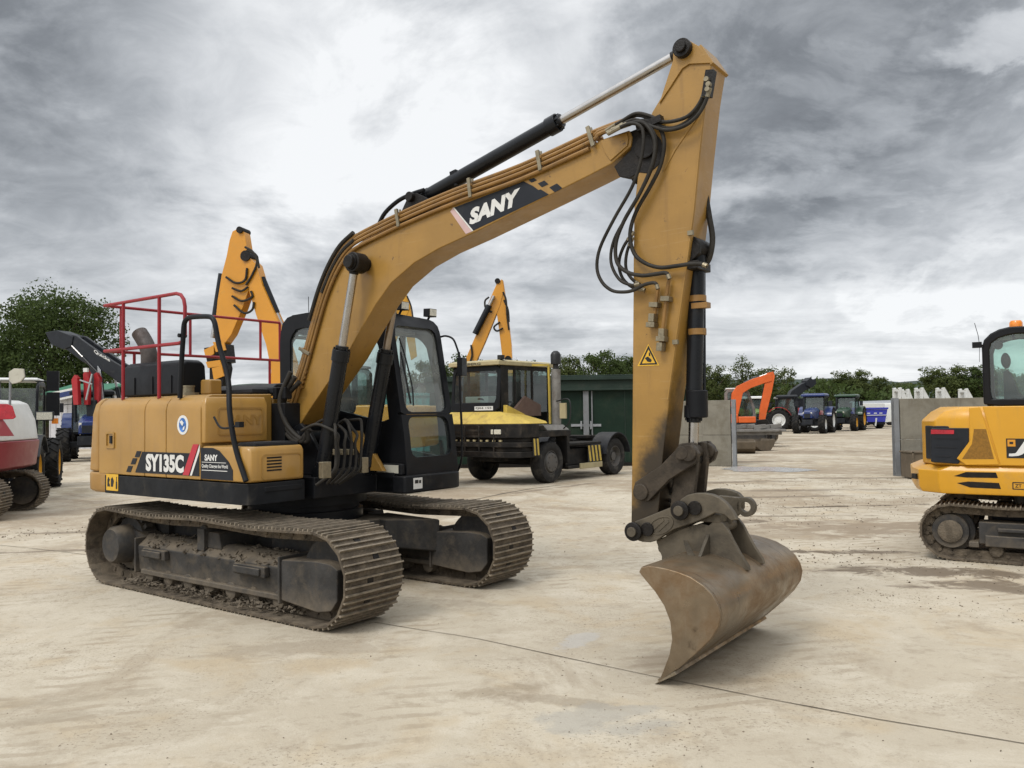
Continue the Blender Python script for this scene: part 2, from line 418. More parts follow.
M['teal'] = mat('teal_sheet', (0.10, 0.30, 0.30), 0.5, var=0.1, dirt=(0.2, 0.3, 0.28), dirt_amt=0.2)
M['charcoal'] = mat('charcoal_paint', (0.016, 0.018, 0.022), 0.42, spec=0.2, var=0.12, dirt=(0.06, 0.06, 0.055), dirt_amt=0.2, dust=0.2)
M['rim_yellow'] = mat('yellow_rim_paint', (0.62, 0.32, 0.015), 0.4, var=0.08, dirt=(0.3, 0.2, 0.08), dirt_amt=0.25)
M['rim_white'] = mat('white_rim_paint', (0.62, 0.62, 0.60), 0.45, var=0.06, dirt=(0.35, 0.32, 0.27), dirt_amt=0.25)
M['rim_grey'] = mat('grey_rim', (0.10, 0.095, 0.088), 0.55, 0.3, var=0.15, dirt=(0.16, 0.13, 0.10), dirt_amt=0.35)
M['bark'] = mat('bark', (0.075, 0.058, 0.042), 0.9, var=0.3, scale=9, bump=0.6, bump_scale=14)


def leafmat(name, a, b):
    m = bpy.data.materials.new(name)
    m.use_nodes = True
    nt = m.node_tree
    N, L = nt.nodes, nt.links
    bs = N['Principled BSDF']
    oi = N.new('ShaderNodeNewGeometry')
    tc = N.new('ShaderNodeTexCoord')
    no = N.new('ShaderNodeTexNoise'); no.inputs['Scale'].default_value = 0.8; no.inputs['Detail'].default_value = 3
    L.new(tc.outputs['Object'], no.inputs['Vector'])
    ad = N.new('ShaderNodeMath'); ad.operation = 'MULTIPLY_ADD'
    L.new(oi.outputs['Random Per Island'], ad.inputs[0]); ad.inputs[1].default_value = 0.40
    sb = N.new('ShaderNodeMath'); sb.operation = 'SUBTRACT'; L.new(no.outputs[0], sb.inputs[0]); sb.inputs[1].default_value = 0.25
    L.new(sb.outputs[0], ad.inputs[2])
    mx = N.new('ShaderNodeMix'); mx.data_type = 'RGBA'; mx.clamp_factor = True
    L.new(ad.outputs[0], mx.inputs[0])
    mx.inputs[6].default_value = (*a, 1); mx.inputs[7].default_value = (*b, 1)
    L.new(mx.outputs[2], bs.inputs['Base Color'])
    bs.inputs['Roughness'].default_value = 0.6
    bs.inputs['Specular IOR Level'].default_value = 0.12
    tl = N.new('ShaderNodeBsdfTranslucent')
    L.new(mx.outputs[2], tl.inputs[0])
    ms = N.new('ShaderNodeMixShader'); ms.inputs[0].default_value = 0.40
    L.new(bs.outputs[0], ms.inputs[1]); L.new(tl.outputs[0], ms.inputs[2])
    L.new(ms.outputs[0], N['Material Output'].inputs[0])
    return m


M['leaf_dark'] = leafmat('dark_leaves', (0.040, 0.062, 0.018), (0.088, 0.120, 0.036))
M['leaf_mid'] = leafmat('green_leaves', (0.056, 0.074, 0.022), (0.118, 0.140, 0.045))
M['leaf_pale'] = leafmat('pale_green_leaves', (0.060, 0.078, 0.024), (0.15, 0.17, 0.06))


# ------------------------------------------------------------------ mesh helpers
class MB:
    """collects shapes and links them as one mesh object"""

    def __init__(s):
        s.bm = bmesh.new()
        s.mats = []
        s.mi = 0

    def use(s, m):
        if m not in s.mats:
            s.mats.append(m)
        s.mi = s.mats.index(m)
        return s

    def f(s, vs):
        try:
            fc = s.bm.faces.new(vs)
            fc.material_index = s.mi
            return fc
        except ValueError:
            return None

    def box(s, x0, x1, y0, y1, z0, z1, mtx=None):
        vs = [V((x, y, z)) for x in (x0, x1) for y in (y0, y1) for z in (z0, z1)]
        if mtx is not None:
            vs = [mtx @ v for v in vs]
        b = [s.bm.verts.new(v) for v in vs]
        for q in ((0, 1, 3, 2), (4, 6, 7, 5), (0, 4, 5, 1), (2, 3, 7, 6), (0, 2, 6, 4), (1, 5, 7, 3)):
            s.f([b[i] for i in q])
        return s

    def obox(s, c, ax, ay, az, hx, hy, hz):
        """box round a centre with its own axes and half sizes"""
        ax, ay, az = V(ax).normalized(), V(ay).normalized(), V(az).normalized()
        m = Matrix(((ax.x, ay.x, az.x, c[0]), (ax.y, ay.y, az.y, c[1]), (ax.z, ay.z, az.z, c[2]), (0, 0, 0, 1)))
        return s.box(-hx, hx, -hy, hy, -hz, hz, m)

    def bar(s, p, q, w, h, up=(0, 0, 1)):
        p, q = V(p), V(q)
        d = (q - p).normalized()
        up = V(up)
        if abs(d.dot(up)) > 0.98:
            up = V((1, 0, 0))
        y = up.cross(d).normalized()
        z = d.cross(y)
        return s.obox((p + q) / 2, d, y, z, (q - p).length / 2, w / 2, h / 2)

    def loft(s, rings, cap=True, close=True):
        rv = [[s.bm.verts.new(p) for p in r] for r in rings]
        n = len(rv[0])
        for a, b in zip(rv, rv[1:]):
            for i in range(n if close else n - 1):
                s.f([a[i], a[(i + 1) % n], b[(i + 1) % n], b[i]])
        if cap:
            s.f(rv[0][::-1])
            s.f(rv[-1])
        return s

    def prism_xz(s, pts, y0, y1):
        return s.loft([[V((x, y0, z)) for x, z in pts], [V((x, y1, z)) for x, z in pts]])

    def prism_xy(s, pts, z0, z1):
        return s.loft([[V((x, y, z0)) for x, y in pts], [V((x, y, z1)) for x, y in pts]])

    def prism_yz(s, pts, x0, x1):
        return s.loft([[V((x0, y, z)) for y, z in pts], [V((x1, y, z)) for y, z in pts]])

    def tube(s, path, r, seg=8, cap=True):
        path = [V(p) for p in path]
        rr = r if isinstance(r, (list, tuple)) else [r] * len(path)
        t0 = (path[1] - path[0]).normalized()
        n = t0.orthogonal().normalized()
        rings = []
        for i, p in enumerate(path):
            if i == 0:
                t = t0
            elif i == len(path) - 1:
                t = (path[i] - path[i - 1]).normalized()
            else:
                t = ((path[i + 1] - p).normalized() + (p - path[i - 1]).normalized())
                t = t.normalized() if t.length > 1e-6 else (path[i + 1] - p).normalized()
            n = (n - t * n.dot(t)).normalized()
            b = t.cross(n)
            rings.append([p + (n * math.cos(a) + b * math.sin(a)) * rr[i] for a in (2 * math.pi * k / seg for k in range(seg))])
        return s.loft(rings, cap)

    def cyl(s, p, q, r, r2=None, seg=18):
        return s.tube([p, q], [r, r if r2 is None else r2], seg)

    def lathe(s, c, axis, prof, seg=24, cap=True):
        """prof: (radius, distance along axis)"""
        c, a = V(c), V(axis).normalized()
        n = a.orthogonal().normalized()
        b = a.cross(n)
        rings = [[c + a * h + (n * math.cos(t) + b * math.sin(t)) * max(r, 1e-4) for t in (2 * math.pi * k / seg for k in range(seg))] for r, h in prof]
        return s.loft(rings, cap)

    def ringplate(s, outer, inner, off):
        """flat ring between two outlines of equal count, thickened by off"""
        off = V(off)
        n = len(outer)
        o0 = [s.bm.verts.new(V(p)) for p in outer]; i0 = [s.bm.verts.new(V(p)) for p in inner]
        o1 = [s.bm.verts.new(V(p) + off) for p in outer]; i1 = [s.bm.verts.new(V(p) + off) for p in inner]
        for k in range(n):
            j = (k + 1) % n
            s.f([o0[k], o0[j], i0[j], i0[k]]); s.f([o1[k], i1[k], i1[j], o1[j]])
            s.f([o0[k], o1[k], o1[j], o0[j]]); s.f([i0[k], i0[j], i1[j], i1[k]])
        return s

    def poly(s, pts):
        s.f([s.bm.verts.new(V(p)) for p in pts])
        return s

    def text(s, body, o, xd, yd, h=None, w=None, bold=0.0, shear=0.0, thick=0.002, spacing=1.0):
        """lettering laid with its lower left corner at o, along xd, upwards yd"""
        cu = bpy.data.curves.new('lettering', 'FONT')
        cu.body = body
        cu.offset = bold
        cu.shear = shear
        cu.space_character = spacing
        cu.resolution_u = 3
        t = bpy.data.objects.new('lettering', cu)
        col.objects.link(t)
        dg = bpy.context.evaluated_depsgraph_get()
        me = bpy.data.meshes.new_from_object(t.evaluated_get(dg))
        bpy.data.objects.remove(t)
        bpy.data.curves.remove(cu)
        xs = [v.co.x for v in me.vertices]; ys = [v.co.y for v in me.vertices]
        x0, y0, dx, dy = min(xs), min(ys), max(xs) - min(xs), max(ys) - min(ys)
        sy = (h / dy) if h else (w / dx)
        sx = (w / dx) if w else sy
        xd, yd = V(xd).normalized(), V(yd).normalized()
        nd = xd.cross(yd)
        o = V(o)
        vs = [s.bm.verts.new(o + xd * ((v.co.x - x0) * sx) + yd * ((v.co.y - y0) * sy) + nd * thick) for v in me.vertices]
        for p in me.polygons:
            s.f([vs[i] for i in p.vertices])
        bpy.data.meshes.remove(me)
        return s

    def build(s, name, m=None, parent=None, bevel=0.0, seg=2, angle=38):
        if m is not None and not s.mats:
            s.mats.append(m)
        bmesh.ops.recalc_face_normals(s.bm, faces=s.bm.faces)
        me = bpy.data.meshes.new(name)
        s.bm.to_mesh(me)
        s.bm.free()
        for x in s.mats:
            me.materials.append(x)
        me.shade_smooth()
        if bevel <= 0:
            me.set_sharp_from_angle(angle=R(angle))
        o = bpy.data.objects.new(name, me)
        col.objects.link(o)
        if parent is not None:
            o.parent = parent
        if bevel > 0:
            bv = o.modifiers.new('bevel', 'BEVEL')
            bv.width = bevel
            bv.segments = seg
            bv.limit_method = 'ANGLE'
            bv.angle_limit = R(angle)
            bv.harden_normals = True
        return o


def tag(o, label, cat, group=None, kind=None):
    if label: o['label'] = label
    if cat: o['category'] = cat
    if group: o['group'] = group
    if kind: o['kind'] = kind
    return o


def thing(name, label, cat, loc=(0, 0, 0), rz=0.0, group=None):
    o = bpy.data.objects.new(name, None)
    o.empty_display_size = 0.2
    col.objects.link(o)
    o.location = loc
    o.rotation_euler = (0, 0, rz)
    return tag(o, label, cat, group)


def dup(o, parent=None):
    c = o.copy()
    col.objects.link(c)
    if parent is not None:
        c.parent = parent
    for ch in list(o.children):
        dup(ch, c)
    return c


def crv(pts, n=6):
    """Catmull-Rom through 3D points"""
    P = [V(p) for p in pts]
    P = [P[0] * 2 - P[1]] + P + [P[-1] * 2 - P[-2]]
    out = []
    for i in range(1, len(P) - 2):
        p0, p1, p2, p3 = P[i - 1:i + 3]
        for k in range(n):
            t = k / n
            out.append(0.5 * ((2 * p1) + (p2 - p0) * t + (2 * p0 - 5 * p1 + 4 * p2 - p3) * t * t + (3 * p1 - p0 - 3 * p2 + p3) * t ** 3))
    out.append(P[-2])
    return out


def rrect(x0, x1, y0, y1, r, n=4):
    pts = []
    for cx, cy, a in ((x1 - r, y1 - r, 0), (x0 + r, y1 - r, 90), (x0 + r, y0 + r, 180), (x1 - r, y0 + r, 270)):
        for k in range(n + 1):
            t = R(a + 90 * k / n)
            pts.append((cx + r * math.cos(t), cy + r * math.sin(t)))
    return pts


def disc(cx, cz, r, n=20, a0=0, a1=360):
    return [(cx + r * math.cos(R(a0 + (a1 - a0) * k / n)), cz + r * math.sin(R(a0 + (a1 - a0) * k / n))) for k in range(n)]


def track_mesh(L, H, w, pitch=0.17, grouser=0.022, sag=0.03, seed=1, holes=True, matname='track'):
    """steel crawler chain round a stadium path, centred on the origin, axis Y, resting on z = 0"""
    g = MB()
    g.use(M[matname])
    rnd = random.Random(seed)
    r = H / 2 - grouser
    half = L / 2 - grouser - r
    cz = H / 2
    straight, arc = 2 * half, math.pi * r
    per = 2 * straight + 2 * arc
    n = round(per / pitch)

    def pt(t):
        t %= per
        if t < straight:                                    # bottom, towards +X
            return V((-half + t, 0, cz - r)), V((1, 0, 0))
        t -= straight
        if t < arc:
            a = -math.pi / 2 + t / r
            return V((half + r * math.cos(a), 0, cz + r * math.sin(a))), V((-math.sin(a), 0, math.cos(a)))
        t -= arc
        if t < straight:
            k = t / straight
            z = cz + r - sag * (1 - abs(2 * ((k * 2) % 1) - 1))
            return V((half - t, 0, z)), V((-1, 0, 0))
        t -= straight
        a = math.pi / 2 + t / r
        return V((-half + r * math.cos(a), 0, cz + r * math.sin(a))), V((-math.sin(a), 0, math.cos(a)))

    p = per / n
    for i in range(n):
        a, _ = pt(i * p)
        b, _ = pt((i + 1) * p)
        d = (b - a).normalized()
        c = (a + b) / 2
        out = V((0, 1, 0)).cross(d) * -1
        # outward = away from the loop's centre
        if out.dot(c - V((max(-half, min(half, c.x)), 0, cz))) < 0:
            out = -out
        g.use(M[matname])
        hx = (b - a).length / 2 * 1.03
        g.obox(c, d, (0, 1, 0), out, hx, w / 2, 0.010)
        g.use(M[matname + '_crest'])
        for k, hh in ((-0.86, 1.0), (-0.2, 0.8), (0.46, 0.8)):
            cc = c + d * hx * k + out * (0.008 + grouser * hh / 2)
            jag = rnd.uniform(-0.004, 0.004)
            g.obox(cc, d, (0, 1, 0), out, 0.0065, w / 2 - 0.004 + jag, grouser * hh / 2)
        g.use(M[matname])
        for y in (-0.09, 0.09):                            # chain links inside the shoes
            g.obox(c - out * 0.055 + V((0, y, 0)), d, (0, 1, 0), out, hx * 0.96, 0.018, 0.044)
        g.cyl(a - out * 0.055 + V((0, -0.12, 0)), a - out * 0.055 + V((0, 0.12, 0)), 0.022, seg=6)
        if holes:
            g.use(M['grease'])
            if rnd.random() < 0.8:
                g.obox(c + out * 0.0125 + d * hx * 0.13 + V((0, rnd.choice((-0.05, 0.05)), 0)), d, (0, 1, 0), out, 0.022, 0.03, 0.003)
    return g


def tyre_wheel(parent, loc, r, w, rim, rz=0.0, lug=0, rim_r=0.55, rub='rubber', face=1, dish=0.25, name='wheel'):
    """wheel with its axle along local Y; face = +1 when the outer side looks to +Y"""
    g = MB()
    g.use(M[rub])
    ri = r * rim_r
    top = r - (0.035 * r / 0.6 if lug else 0)
    prof = [(ri, -w * 0.42), (ri * 1.12, -w * 0.49), ((ri + top) / 2, -w * 0.52), (top * 0.95, -w * 0.47), (top, -w * 0.36), (top * 1.012, 0),
            (top, w * 0.36), (top * 0.95, w * 0.47), ((ri + top) / 2, w * 0.52), (ri * 1.12, w * 0.49), (ri, w * 0.42)]
    g.lathe((0, 0, 0), (0, 1, 0), prof, 36, cap=False)
    for k in range(lug):
        for sd in (-1, 1):
            a = 2 * math.pi * (k + (0.5 if sd > 0 else 0)) / lug
            p = V((math.cos(a), 0, math.sin(a)))
            t = V((-math.sin(a), 0, math.cos(a)))
            dirv = (V((0, sd, 0)) - t * 0.75).normalized()
            c = p * (top + 0.012 * r) + V((0, sd * w * 0.25, 0))
            g.obox(c, dirv, p.cross(dirv), p, w * 0.31, r * 0.038, r * 0.042)
    o = g.build(name, None, parent)
    o.location = loc
    o.rotation_euler = (0, 0, rz)
    h = MB()
    h.use(rim)
    f_ = face
    d = w * dish
    h.lathe((0, 0, 0), (0, f_, 0), [(ri * 1.04, -w * 0.40), (ri * 1.04, w * 0.40), (ri * 0.95, w * 0.42), (ri * 0.90, w * 0.30), (ri * 0.80, w * 0.36 - d), (ri * 0.42, w * 0.40 - d),
                                    (ri * 0.40, w * 0.46 - d * 0.6), (ri * 0.2, w * 0.47 - d * 0.6), (0.001, w * 0.47 - d * 0.6)], 28, cap=False)
    for k in range(8):
        a = 2 * math.pi * k / 8
        p = V((math.cos(a) * ri * 0.62, f_ * (w * 0.38 - d), math.sin(a) * ri * 0.62))
        h.cyl(p, p + V((0, f_ * 0.03, 0)), ri * 0.05, seg=6)
    h.build('rim', None, o)
    return o


def greased(src, name, lo, hi, slope, x0, axis_sign=1.0):
    """copy of a paint with a smear of grease over its lower end"""
    m = M[src].copy()
    m.name = name
    nt = m.node_tree
    N, L = nt.nodes, nt.links
    b = N['Principled BSDF']
    tc = N.new('ShaderNodeTexCoord')
    sp = N.new('ShaderNodeSeparateXYZ'); L.new(tc.outputs['Object'], sp.inputs[0])
    n1 = N.new('ShaderNodeTexNoise'); n1.inputs['Scale'].default_value = 3.2; n1.inputs['Detail'].default_value = 9; n1.inputs['Roughness'].default_value = 0.65
    L.new(tc.outputs['Object'], n1.inputs['Vector'])

    def mth(op, a, c):
        n = N.new('ShaderNodeMath'); n.operation = op
        for i, x in enumerate((a, c)):
            if isinstance(x, (int, float)): n.inputs[i].default_value = x
            else: L.new(x, n.inputs[i])
        return n.outputs[0]
    val = mth('SUBTRACT', sp.outputs[2], mth('MULTIPLY', mth('SUBTRACT', sp.outputs[0], x0), slope))
    val = mth('ADD', val, mth('MULTIPLY', mth('SUBTRACT', n1.outputs[0], 0.5), 0.9))
    mr = N.new('ShaderNodeMapRange'); mr.interpolation_type = 'SMOOTHSTEP'
    L.new(val, mr.inputs[0])
    mr.inputs[1].default_value, mr.inputs[2].default_value = lo, hi
    mr.inputs[3].default_value, mr.inputs[4].default_value = 0.96, 0.0
    old = b.inputs['Base Color'].links[0].from_socket
    mx = N.new('ShaderNodeMix'); mx.data_type = 'RGBA'
    L.new(mr.outputs[0], mx.inputs[0]); L.new(old, mx.inputs[6]); mx.inputs[7].default_value = (0.020, 0.015, 0.010, 1)
    L.new(mx.outputs[2], b.inputs['Base Color'])
    M[name] = m


greased('mustard', 'arm_paint', 0.92, 1.34, 2.07, 3.93)

# ================================================================== THE SETTING
def ground_material():
    m = bpy.data.materials.new('yard_concrete')
    m.use_nodes = True
    nt = m.node_tree
    N, L = nt.nodes, nt.links
    b = N['Principled BSDF']
    tc = N.new('ShaderNodeTexCoord')

    def nz(scale, det, rg, dist=0.0, st=(1, 1, 1), rot=0.0, off=(0, 0, 0)):
        mp = N.new('ShaderNodeMapping')
        mp.inputs['Scale'].default_value = st
        mp.inputs['Rotation'].default_value = (0, 0, rot)
        mp.inputs['Location'].default_value = off
        L.new(tc.outputs['Object'], mp.inputs[0])
        n = N.new('ShaderNodeTexNoise')
        n.inputs['Scale'].default_value = scale
        n.inputs['Detail'].default_value = det
        n.inputs['Roughness'].default_value = rg
        n.inputs['Distortion'].default_value = dist
        L.new(mp.outputs[0], n.inputs['Vector'])
        return n.outputs[0]

    def rng(x, lo, hi, a=0.0, bb=1.0):
        n = N.new('ShaderNodeMapRange')
        n.interpolation_type = 'SMOOTHSTEP'
        L.new(x, n.inputs[0])
        n.inputs[1].default_value, n.inputs[2].default_value = lo, hi
        n.inputs[3].default_value, n.inputs[4].default_value = a, bb
        return n.outputs[0]

    def mixc(f, a, bc):
        x = N.new('ShaderNodeMix')
        x.data_type = 'RGBA'
        L.new(f, x.inputs[0])
        for i, q in ((6, a), (7, bc)):
            if isinstance(q, tuple): x.inputs[i].default_value = (*q, 1)
            else: L.new(q, x.inputs[i])
        return x.outputs[2]

    def mul(a, c):
        n = N.new('ShaderNodeMath'); n.operation = 'MULTIPLY'
        for i, x in enumerate((a, c)):
            if isinstance(x, (int, float)): n.inputs[i].default_value = x
            else: L.new(x, n.inputs[i])
        return n.outputs[0]

    c = mixc(rng(nz(0.35, 5, 0.55), 0.35, 0.65), (0.392, 0.337, 0.253), (0.482, 0.425, 0.328))       # slab tone
    c = mixc(rng(nz(1.5, 9, 0.66, 0.6), 0.46, 0.66, 0, 0.6), c, (0.545, 0.490, 0.392))                 # scrubbed pale patches
    c = mixc(rng(nz(1.1, 6, 0.6, 0.5, (1, 1, 1), 0, (8, 3, 0)), 0.50, 0.68, 0, 0.50), c, (0.40, 0.302, 0.178))   # ochre stains
    c = mixc(rng(nz(0.8, 10, 0.70, 0.5, (1.2, 0.9, 1), 0.5), 0.52, 0.66, 0, 0.55), c, (0.270, 0.212, 0.145))   # trodden earth
    c = mixc(rng(nz(3.0, 9, 0.74, 0.4, (1, 1.7, 1), 0.62), 0.55, 0.66, 0, 0.42), c, (0.235, 0.186, 0.128))     # smeared dirt
    sp = N.new('ShaderNodeSeparateXYZ')
    L.new(tc.outputs['Object'], sp.inputs[0])
    far = rng(sp.outputs[1], 9.0, 15.0)
    c = mixc(mul(far, rng(nz(0.42, 9, 0.72, 0.7, (1, 1, 1), 0.12, (4, 2, 0)), 0.45, 0.58, 0, 0.75)), c, (0.262, 0.200, 0.132))   # earth tracked across the far yard
    c = mixc(mul(rng(nz(34, 5, 0.72, 0, (1, 1.3, 1)), 0.555, 0.64), rng(nz(0.9, 6, 0.65, 0.4, (1, 1, 1), 0, (2, 9, 0)), 0.47, 0.60, 0, 0.85)), c, (0.145, 0.112, 0.076))   # specks
    c = mixc(rng(nz(22, 6, 0.75), 0.60, 0.72, 0, 0.5), c, (0.205, 0.16, 0.11))                         # crumbs of soil
    c = mixc(mul(rng(nz(9.0, 10, 0.78, 0.2), 0.53, 0.63), rng(sp.outputs[1], 6.0, 10.0, 0.25, 0.62)), c, (0.215, 0.165, 0.112))   # scattered soil
    c = mixc(mul(rng(nz(6.5, 10, 0.78, 0.2, (1, 1, 1), 0, (3, 8, 0)), 0.54, 0.64), rng(sp.outputs[1], 6.0, 10.0, 0.2, 0.6)), c, (0.54, 0.485, 0.39))   # scraped clean spots
    c = mixc(rng(nz(120, 3, 0.6), 0.3, 0.7, 0, 0.25), c, (0.31, 0.26, 0.19))
    # curved lanes of lug marks left by wheels
    wv = N.new('ShaderNodeTexWave')
    wv.wave_type = 'BANDS'
    mp = N.new('ShaderNodeMapping')
    mp.inputs['Rotation'].default_value = (0, 0, R(-14))
    L.new(tc.outputs['Object'], mp.inputs[0]); L.new(mp.outputs[0], wv.inputs['Vector'])
    wv.bands_direction = 'Y'
    wv.inputs['Scale'].default_value = 1.9
    wv.inputs['Distortion'].default_value = 3.0
    wv.inputs['Detail'].default_value = 4
    wv.inputs['Detail Scale'].default_value = 1.6
    lane = rng(nz(0.55, 3, 0.5, 0.3, (1.5, 0.5, 1), R(25), (2, 1, 0)), 0.50, 0.58)
    c = mixc(mul(mul(rng(wv.outputs[0], 0.55, 0.85), lane), rng(nz(2.6, 6, 0.7), 0.42, 0.58, 0, 0.6)), c, (0.285, 0.23, 0.16))

    # patches of mud and scuffs that lie on the slab
    warp = nz(1.6, 10, 0.72, 0.5, (1, 1.4, 1), 0, (5, 5, 0))

    def patch(u, v, rx, ry, rot, amt, colr, c, soft=0.15, nw=3.4):
        ctr = ground_at(u, v)
        ca, sa = math.cos(R(rot)), math.sin(R(rot))

        def axis(a_, b_, r_):
            n1 = N.new('ShaderNodeVectorMath'); n1.operation = 'DOT_PRODUCT'
            L.new(tc.outputs['Object'], n1.inputs[0]); n1.inputs[1].default_value = (a_ / r_, b_ / r_, 0)
            n2 = N.new('ShaderNodeMath'); n2.operation = 'SUBTRACT'
            L.new(n1.outputs['Value'], n2.inputs[0]); n2.inputs[1].default_value = (ctr.x * a_ + ctr.y * b_) / r_
            n3 = N.new('ShaderNodeMath'); n3.operation = 'MULTIPLY'; L.new(n2.outputs[0], n3.inputs[0]); L.new(n2.outputs[0], n3.inputs[1])
            return n3.outputs[0]
        s1 = N.new('ShaderNodeMath'); s1.operation = 'ADD'
        L.new(axis(ca, sa, rx), s1.inputs[0]); L.new(axis(-sa, ca, ry), s1.inputs[1])
        s2 = N.new('ShaderNodeMath'); s2.operation = 'MULTIPLY_ADD'
        L.new(warp, s2.inputs[0]); s2.inputs[1].default_value = -nw * 2; L.new(s1.outputs[0], s2.inputs[2])
        return mixc(rng(s2.outputs[0], -nw + 0.15, -nw + soft + 0.85, min(1, amt * 1.2), 0.0), c, colr)

    MUDC = (0.130, 0.098, 0.066)
    for a_ in ((900, 528, 2.6, 1.0, -10, 0.66, (0.225, 0.172, 0.116)), (760, 535, 1.6, 0.6, 0, 0.45, (0.25, 0.195, 0.132)), (820, 470, 5.0, 2.4, 0, 0.5, (0.24, 0.185, 0.124)), (820, 436, 8.0, 1.5, -14, 0.5, (0.235, 0.185, 0.128)), (850, 552, 0.75, 0.16, -8, 0.8, MUDC), (930, 572, 1.15, 0.36, -14, 0.75, MUDC), (1000, 586, 0.9, 0.30, -12, 0.7, MUDC), (990, 548, 0.7, 0.3, -30, 0.8, (0.115, 0.09, 0.065)),
               (745, 522, 0.45, 0.22, 0, 0.6, MUDC), (800, 516, 1.5, 0.10, -3, 0.5, MUDC), (860, 506, 1.5, 0.12, 6, 0.85, (0.10, 0.075, 0.05)), (770, 497, 2.0, 0.18, 2, 0.5, MUDC),
               (820, 490, 3.0, 0.25, -4, 0.45, MUDC), (740, 482, 2.0, 0.3, 5, 0.55, MUDC), (870, 478, 3.0, 0.3, -6, 0.5, MUDC), (800, 452, 6.0, 1.6, -12, 0.5, (0.20, 0.152, 0.10)),
               (770, 440, 4.0, 1.2, 10, 0.45, (0.20, 0.152, 0.10)), (735, 462, 1.8, 0.5, 0, 0.6, MUDC), (30, 552, 1.6, 0.12, 10, 0.55, MUDC), (50, 533, 2.0, 0.14, 4, 0.5, MUDC),
               (555, 488, 3.0, 0.12, 50, 0.5, MUDC), (500, 690, 0.35, 0.12, 20, 0.45, (0.24, 0.19, 0.125)), (545, 700, 0.4, 0.1, -15, 0.4, (0.22, 0.175, 0.12)),
               (300, 648, 0.9, 0.25, 10, 0.35, (0.25, 0.20, 0.14)), (60, 700, 0.9, 0.12, 12, 0.35, (0.27, 0.225, 0.16)), (30, 720, 0.8, 0.10, 12, 0.35, (0.27, 0.225, 0.16)),
               (600, 720, 0.5, 0.25, 0, 0.45, (0.30, 0.285, 0.25)), (580, 640, 0.12, 0.35, -25, 0.5, (0.40, 0.385, 0.36)), (690, 655, 0.6, 0.2, 35, 0.35, (0.22, 0.17, 0.12)),
               (450, 605, 0.7, 0.25, -30, 0.35, (0.25, 0.205, 0.15))):
        c = patch(*a_, c)
    L.new(c, b.inputs['Base Color'])
    L.new(rng(nz(2.0, 7, 0.6), 0.3, 0.7, 0.70, 0.95), b.inputs['Roughness'])
    b.inputs['Specular IOR Level'].default_value = 0.3
    bp = N.new('ShaderNodeBump')
    bp.inputs['Strength'].default_value = 0.5
    bp.inputs['Distance'].default_value = 0.012
    ad = N.new('ShaderNodeMath'); ad.operation = 'ADD'
    L.new(nz(14, 8, 0.7), ad.inputs[0])
    L.new(mul(nz(70, 5, 0.7), 0.5), ad.inputs[1])
    L.new(ad.outputs[0], bp.inputs['Height'])
    L.new(bp.outputs[0], b.inputs['Normal'])
    return m


g = MB()
g.poly([(-4000, -300, 0), (4000, -300, 0), (4000, 6000, 0), (-4000, 6000, 0)])
tag(g.build('ground', mat('field_grass', (0.060, 0.080, 0.028), 0.9, var=0.3, scale=0.05, coords='Object')), None, None, kind='structure')
g = MB()
g.poly([(-75, -25, 0.03), (110, -25, 0.03), (110, 97, 0.03), (-75, 97, 0.03)])
yard = g.build('concrete_yard', ground_material())
yard.location = (0, 0, -0.03)
bpy.data.objects['ground'].location = (0, 0, -0.03)
tag(yard, None, None, kind='structure')

# sawn joints between the slabs
jm = mat('joint_sealant', (0.12, 0.098, 0.07), 0.9, var=0.3, scale=6)
g = MB()
g.use(jm)


def joint(pix, w):
    pts = [ground_at(u, v, 0.004) for u, v in pix]
    rnd = random.Random(len(pix))
    fine = []
    for a, b in zip(pts, pts[1:]):
        k = max(2, int((b - a).length / 0.25))
        fine += [a.lerp(b, i / k) for i in range(k)]
    fine.append(pts[-1])
    d = (pts[-1] - pts[0]).normalized()
    nrm = V((-d.y, d.x, 0))
    L_, R_ = [], []
    for p in fine:
        o = rnd.uniform(-0.006, 0.006)
        ww = w * rnd.uniform(0.55, 1.3)
        L_.append(g.bm.verts.new(p + nrm * (o + ww / 2))); R_.append(g.bm.verts.new(p + nrm * (o - ww / 2)))
    for i in range(len(fine) - 1):
        g.f([L_[i], L_[i + 1], R_[i + 1], R_[i]])


joint([(375, 622), (480, 639), (560, 656), (655, 676), (760, 697), (880, 719), (1024, 743), (1200, 774)], 0.009)
joint([(455, 504), (500, 494), (535, 488), (560, 485)], 0.06)
joint([(0, 545), (40, 549), (90, 555)], 0.012)
tag(g.build('ground_joint'), None, None, kind='structure')

# pale standing water across the gateway, damp patches by the yellow machine
wm = mat('shallow_water', (0.30, 0.29, 0.27), 0.30, var=0.1)


def puddle(pix, m, seed, z=0.006):
    q = MB()
    rnd = random.Random(seed)
    pts = []
    for (u, v), (u2, v2) in zip(pix, pix[1:] + pix[:1]):
        for k in range(5):
            t = k / 5
            pts.append(ground_at(u + (u2 - u) * t + rnd.uniform(-2.0, 2.0), v + (v2 - v) * t + rnd.uniform(-0.35, 0.35), z))
    q.poly(pts)
    tag(q.build('puddle', m), None, None, kind='structure')


puddle([(722, 468.5), (735, 466.5), (772, 467), (800, 468.2), (818, 470.2), (790, 472), (760, 471), (738, 471.8)], wm, 1)
# loose soil crumbs and small stones
rnd = random.Random(5)
g = MB()
g.use(mat('soil_crumbs', (0.165, 0.13, 0.09), 0.95, var=0.35, scale=12, bump=0.4))


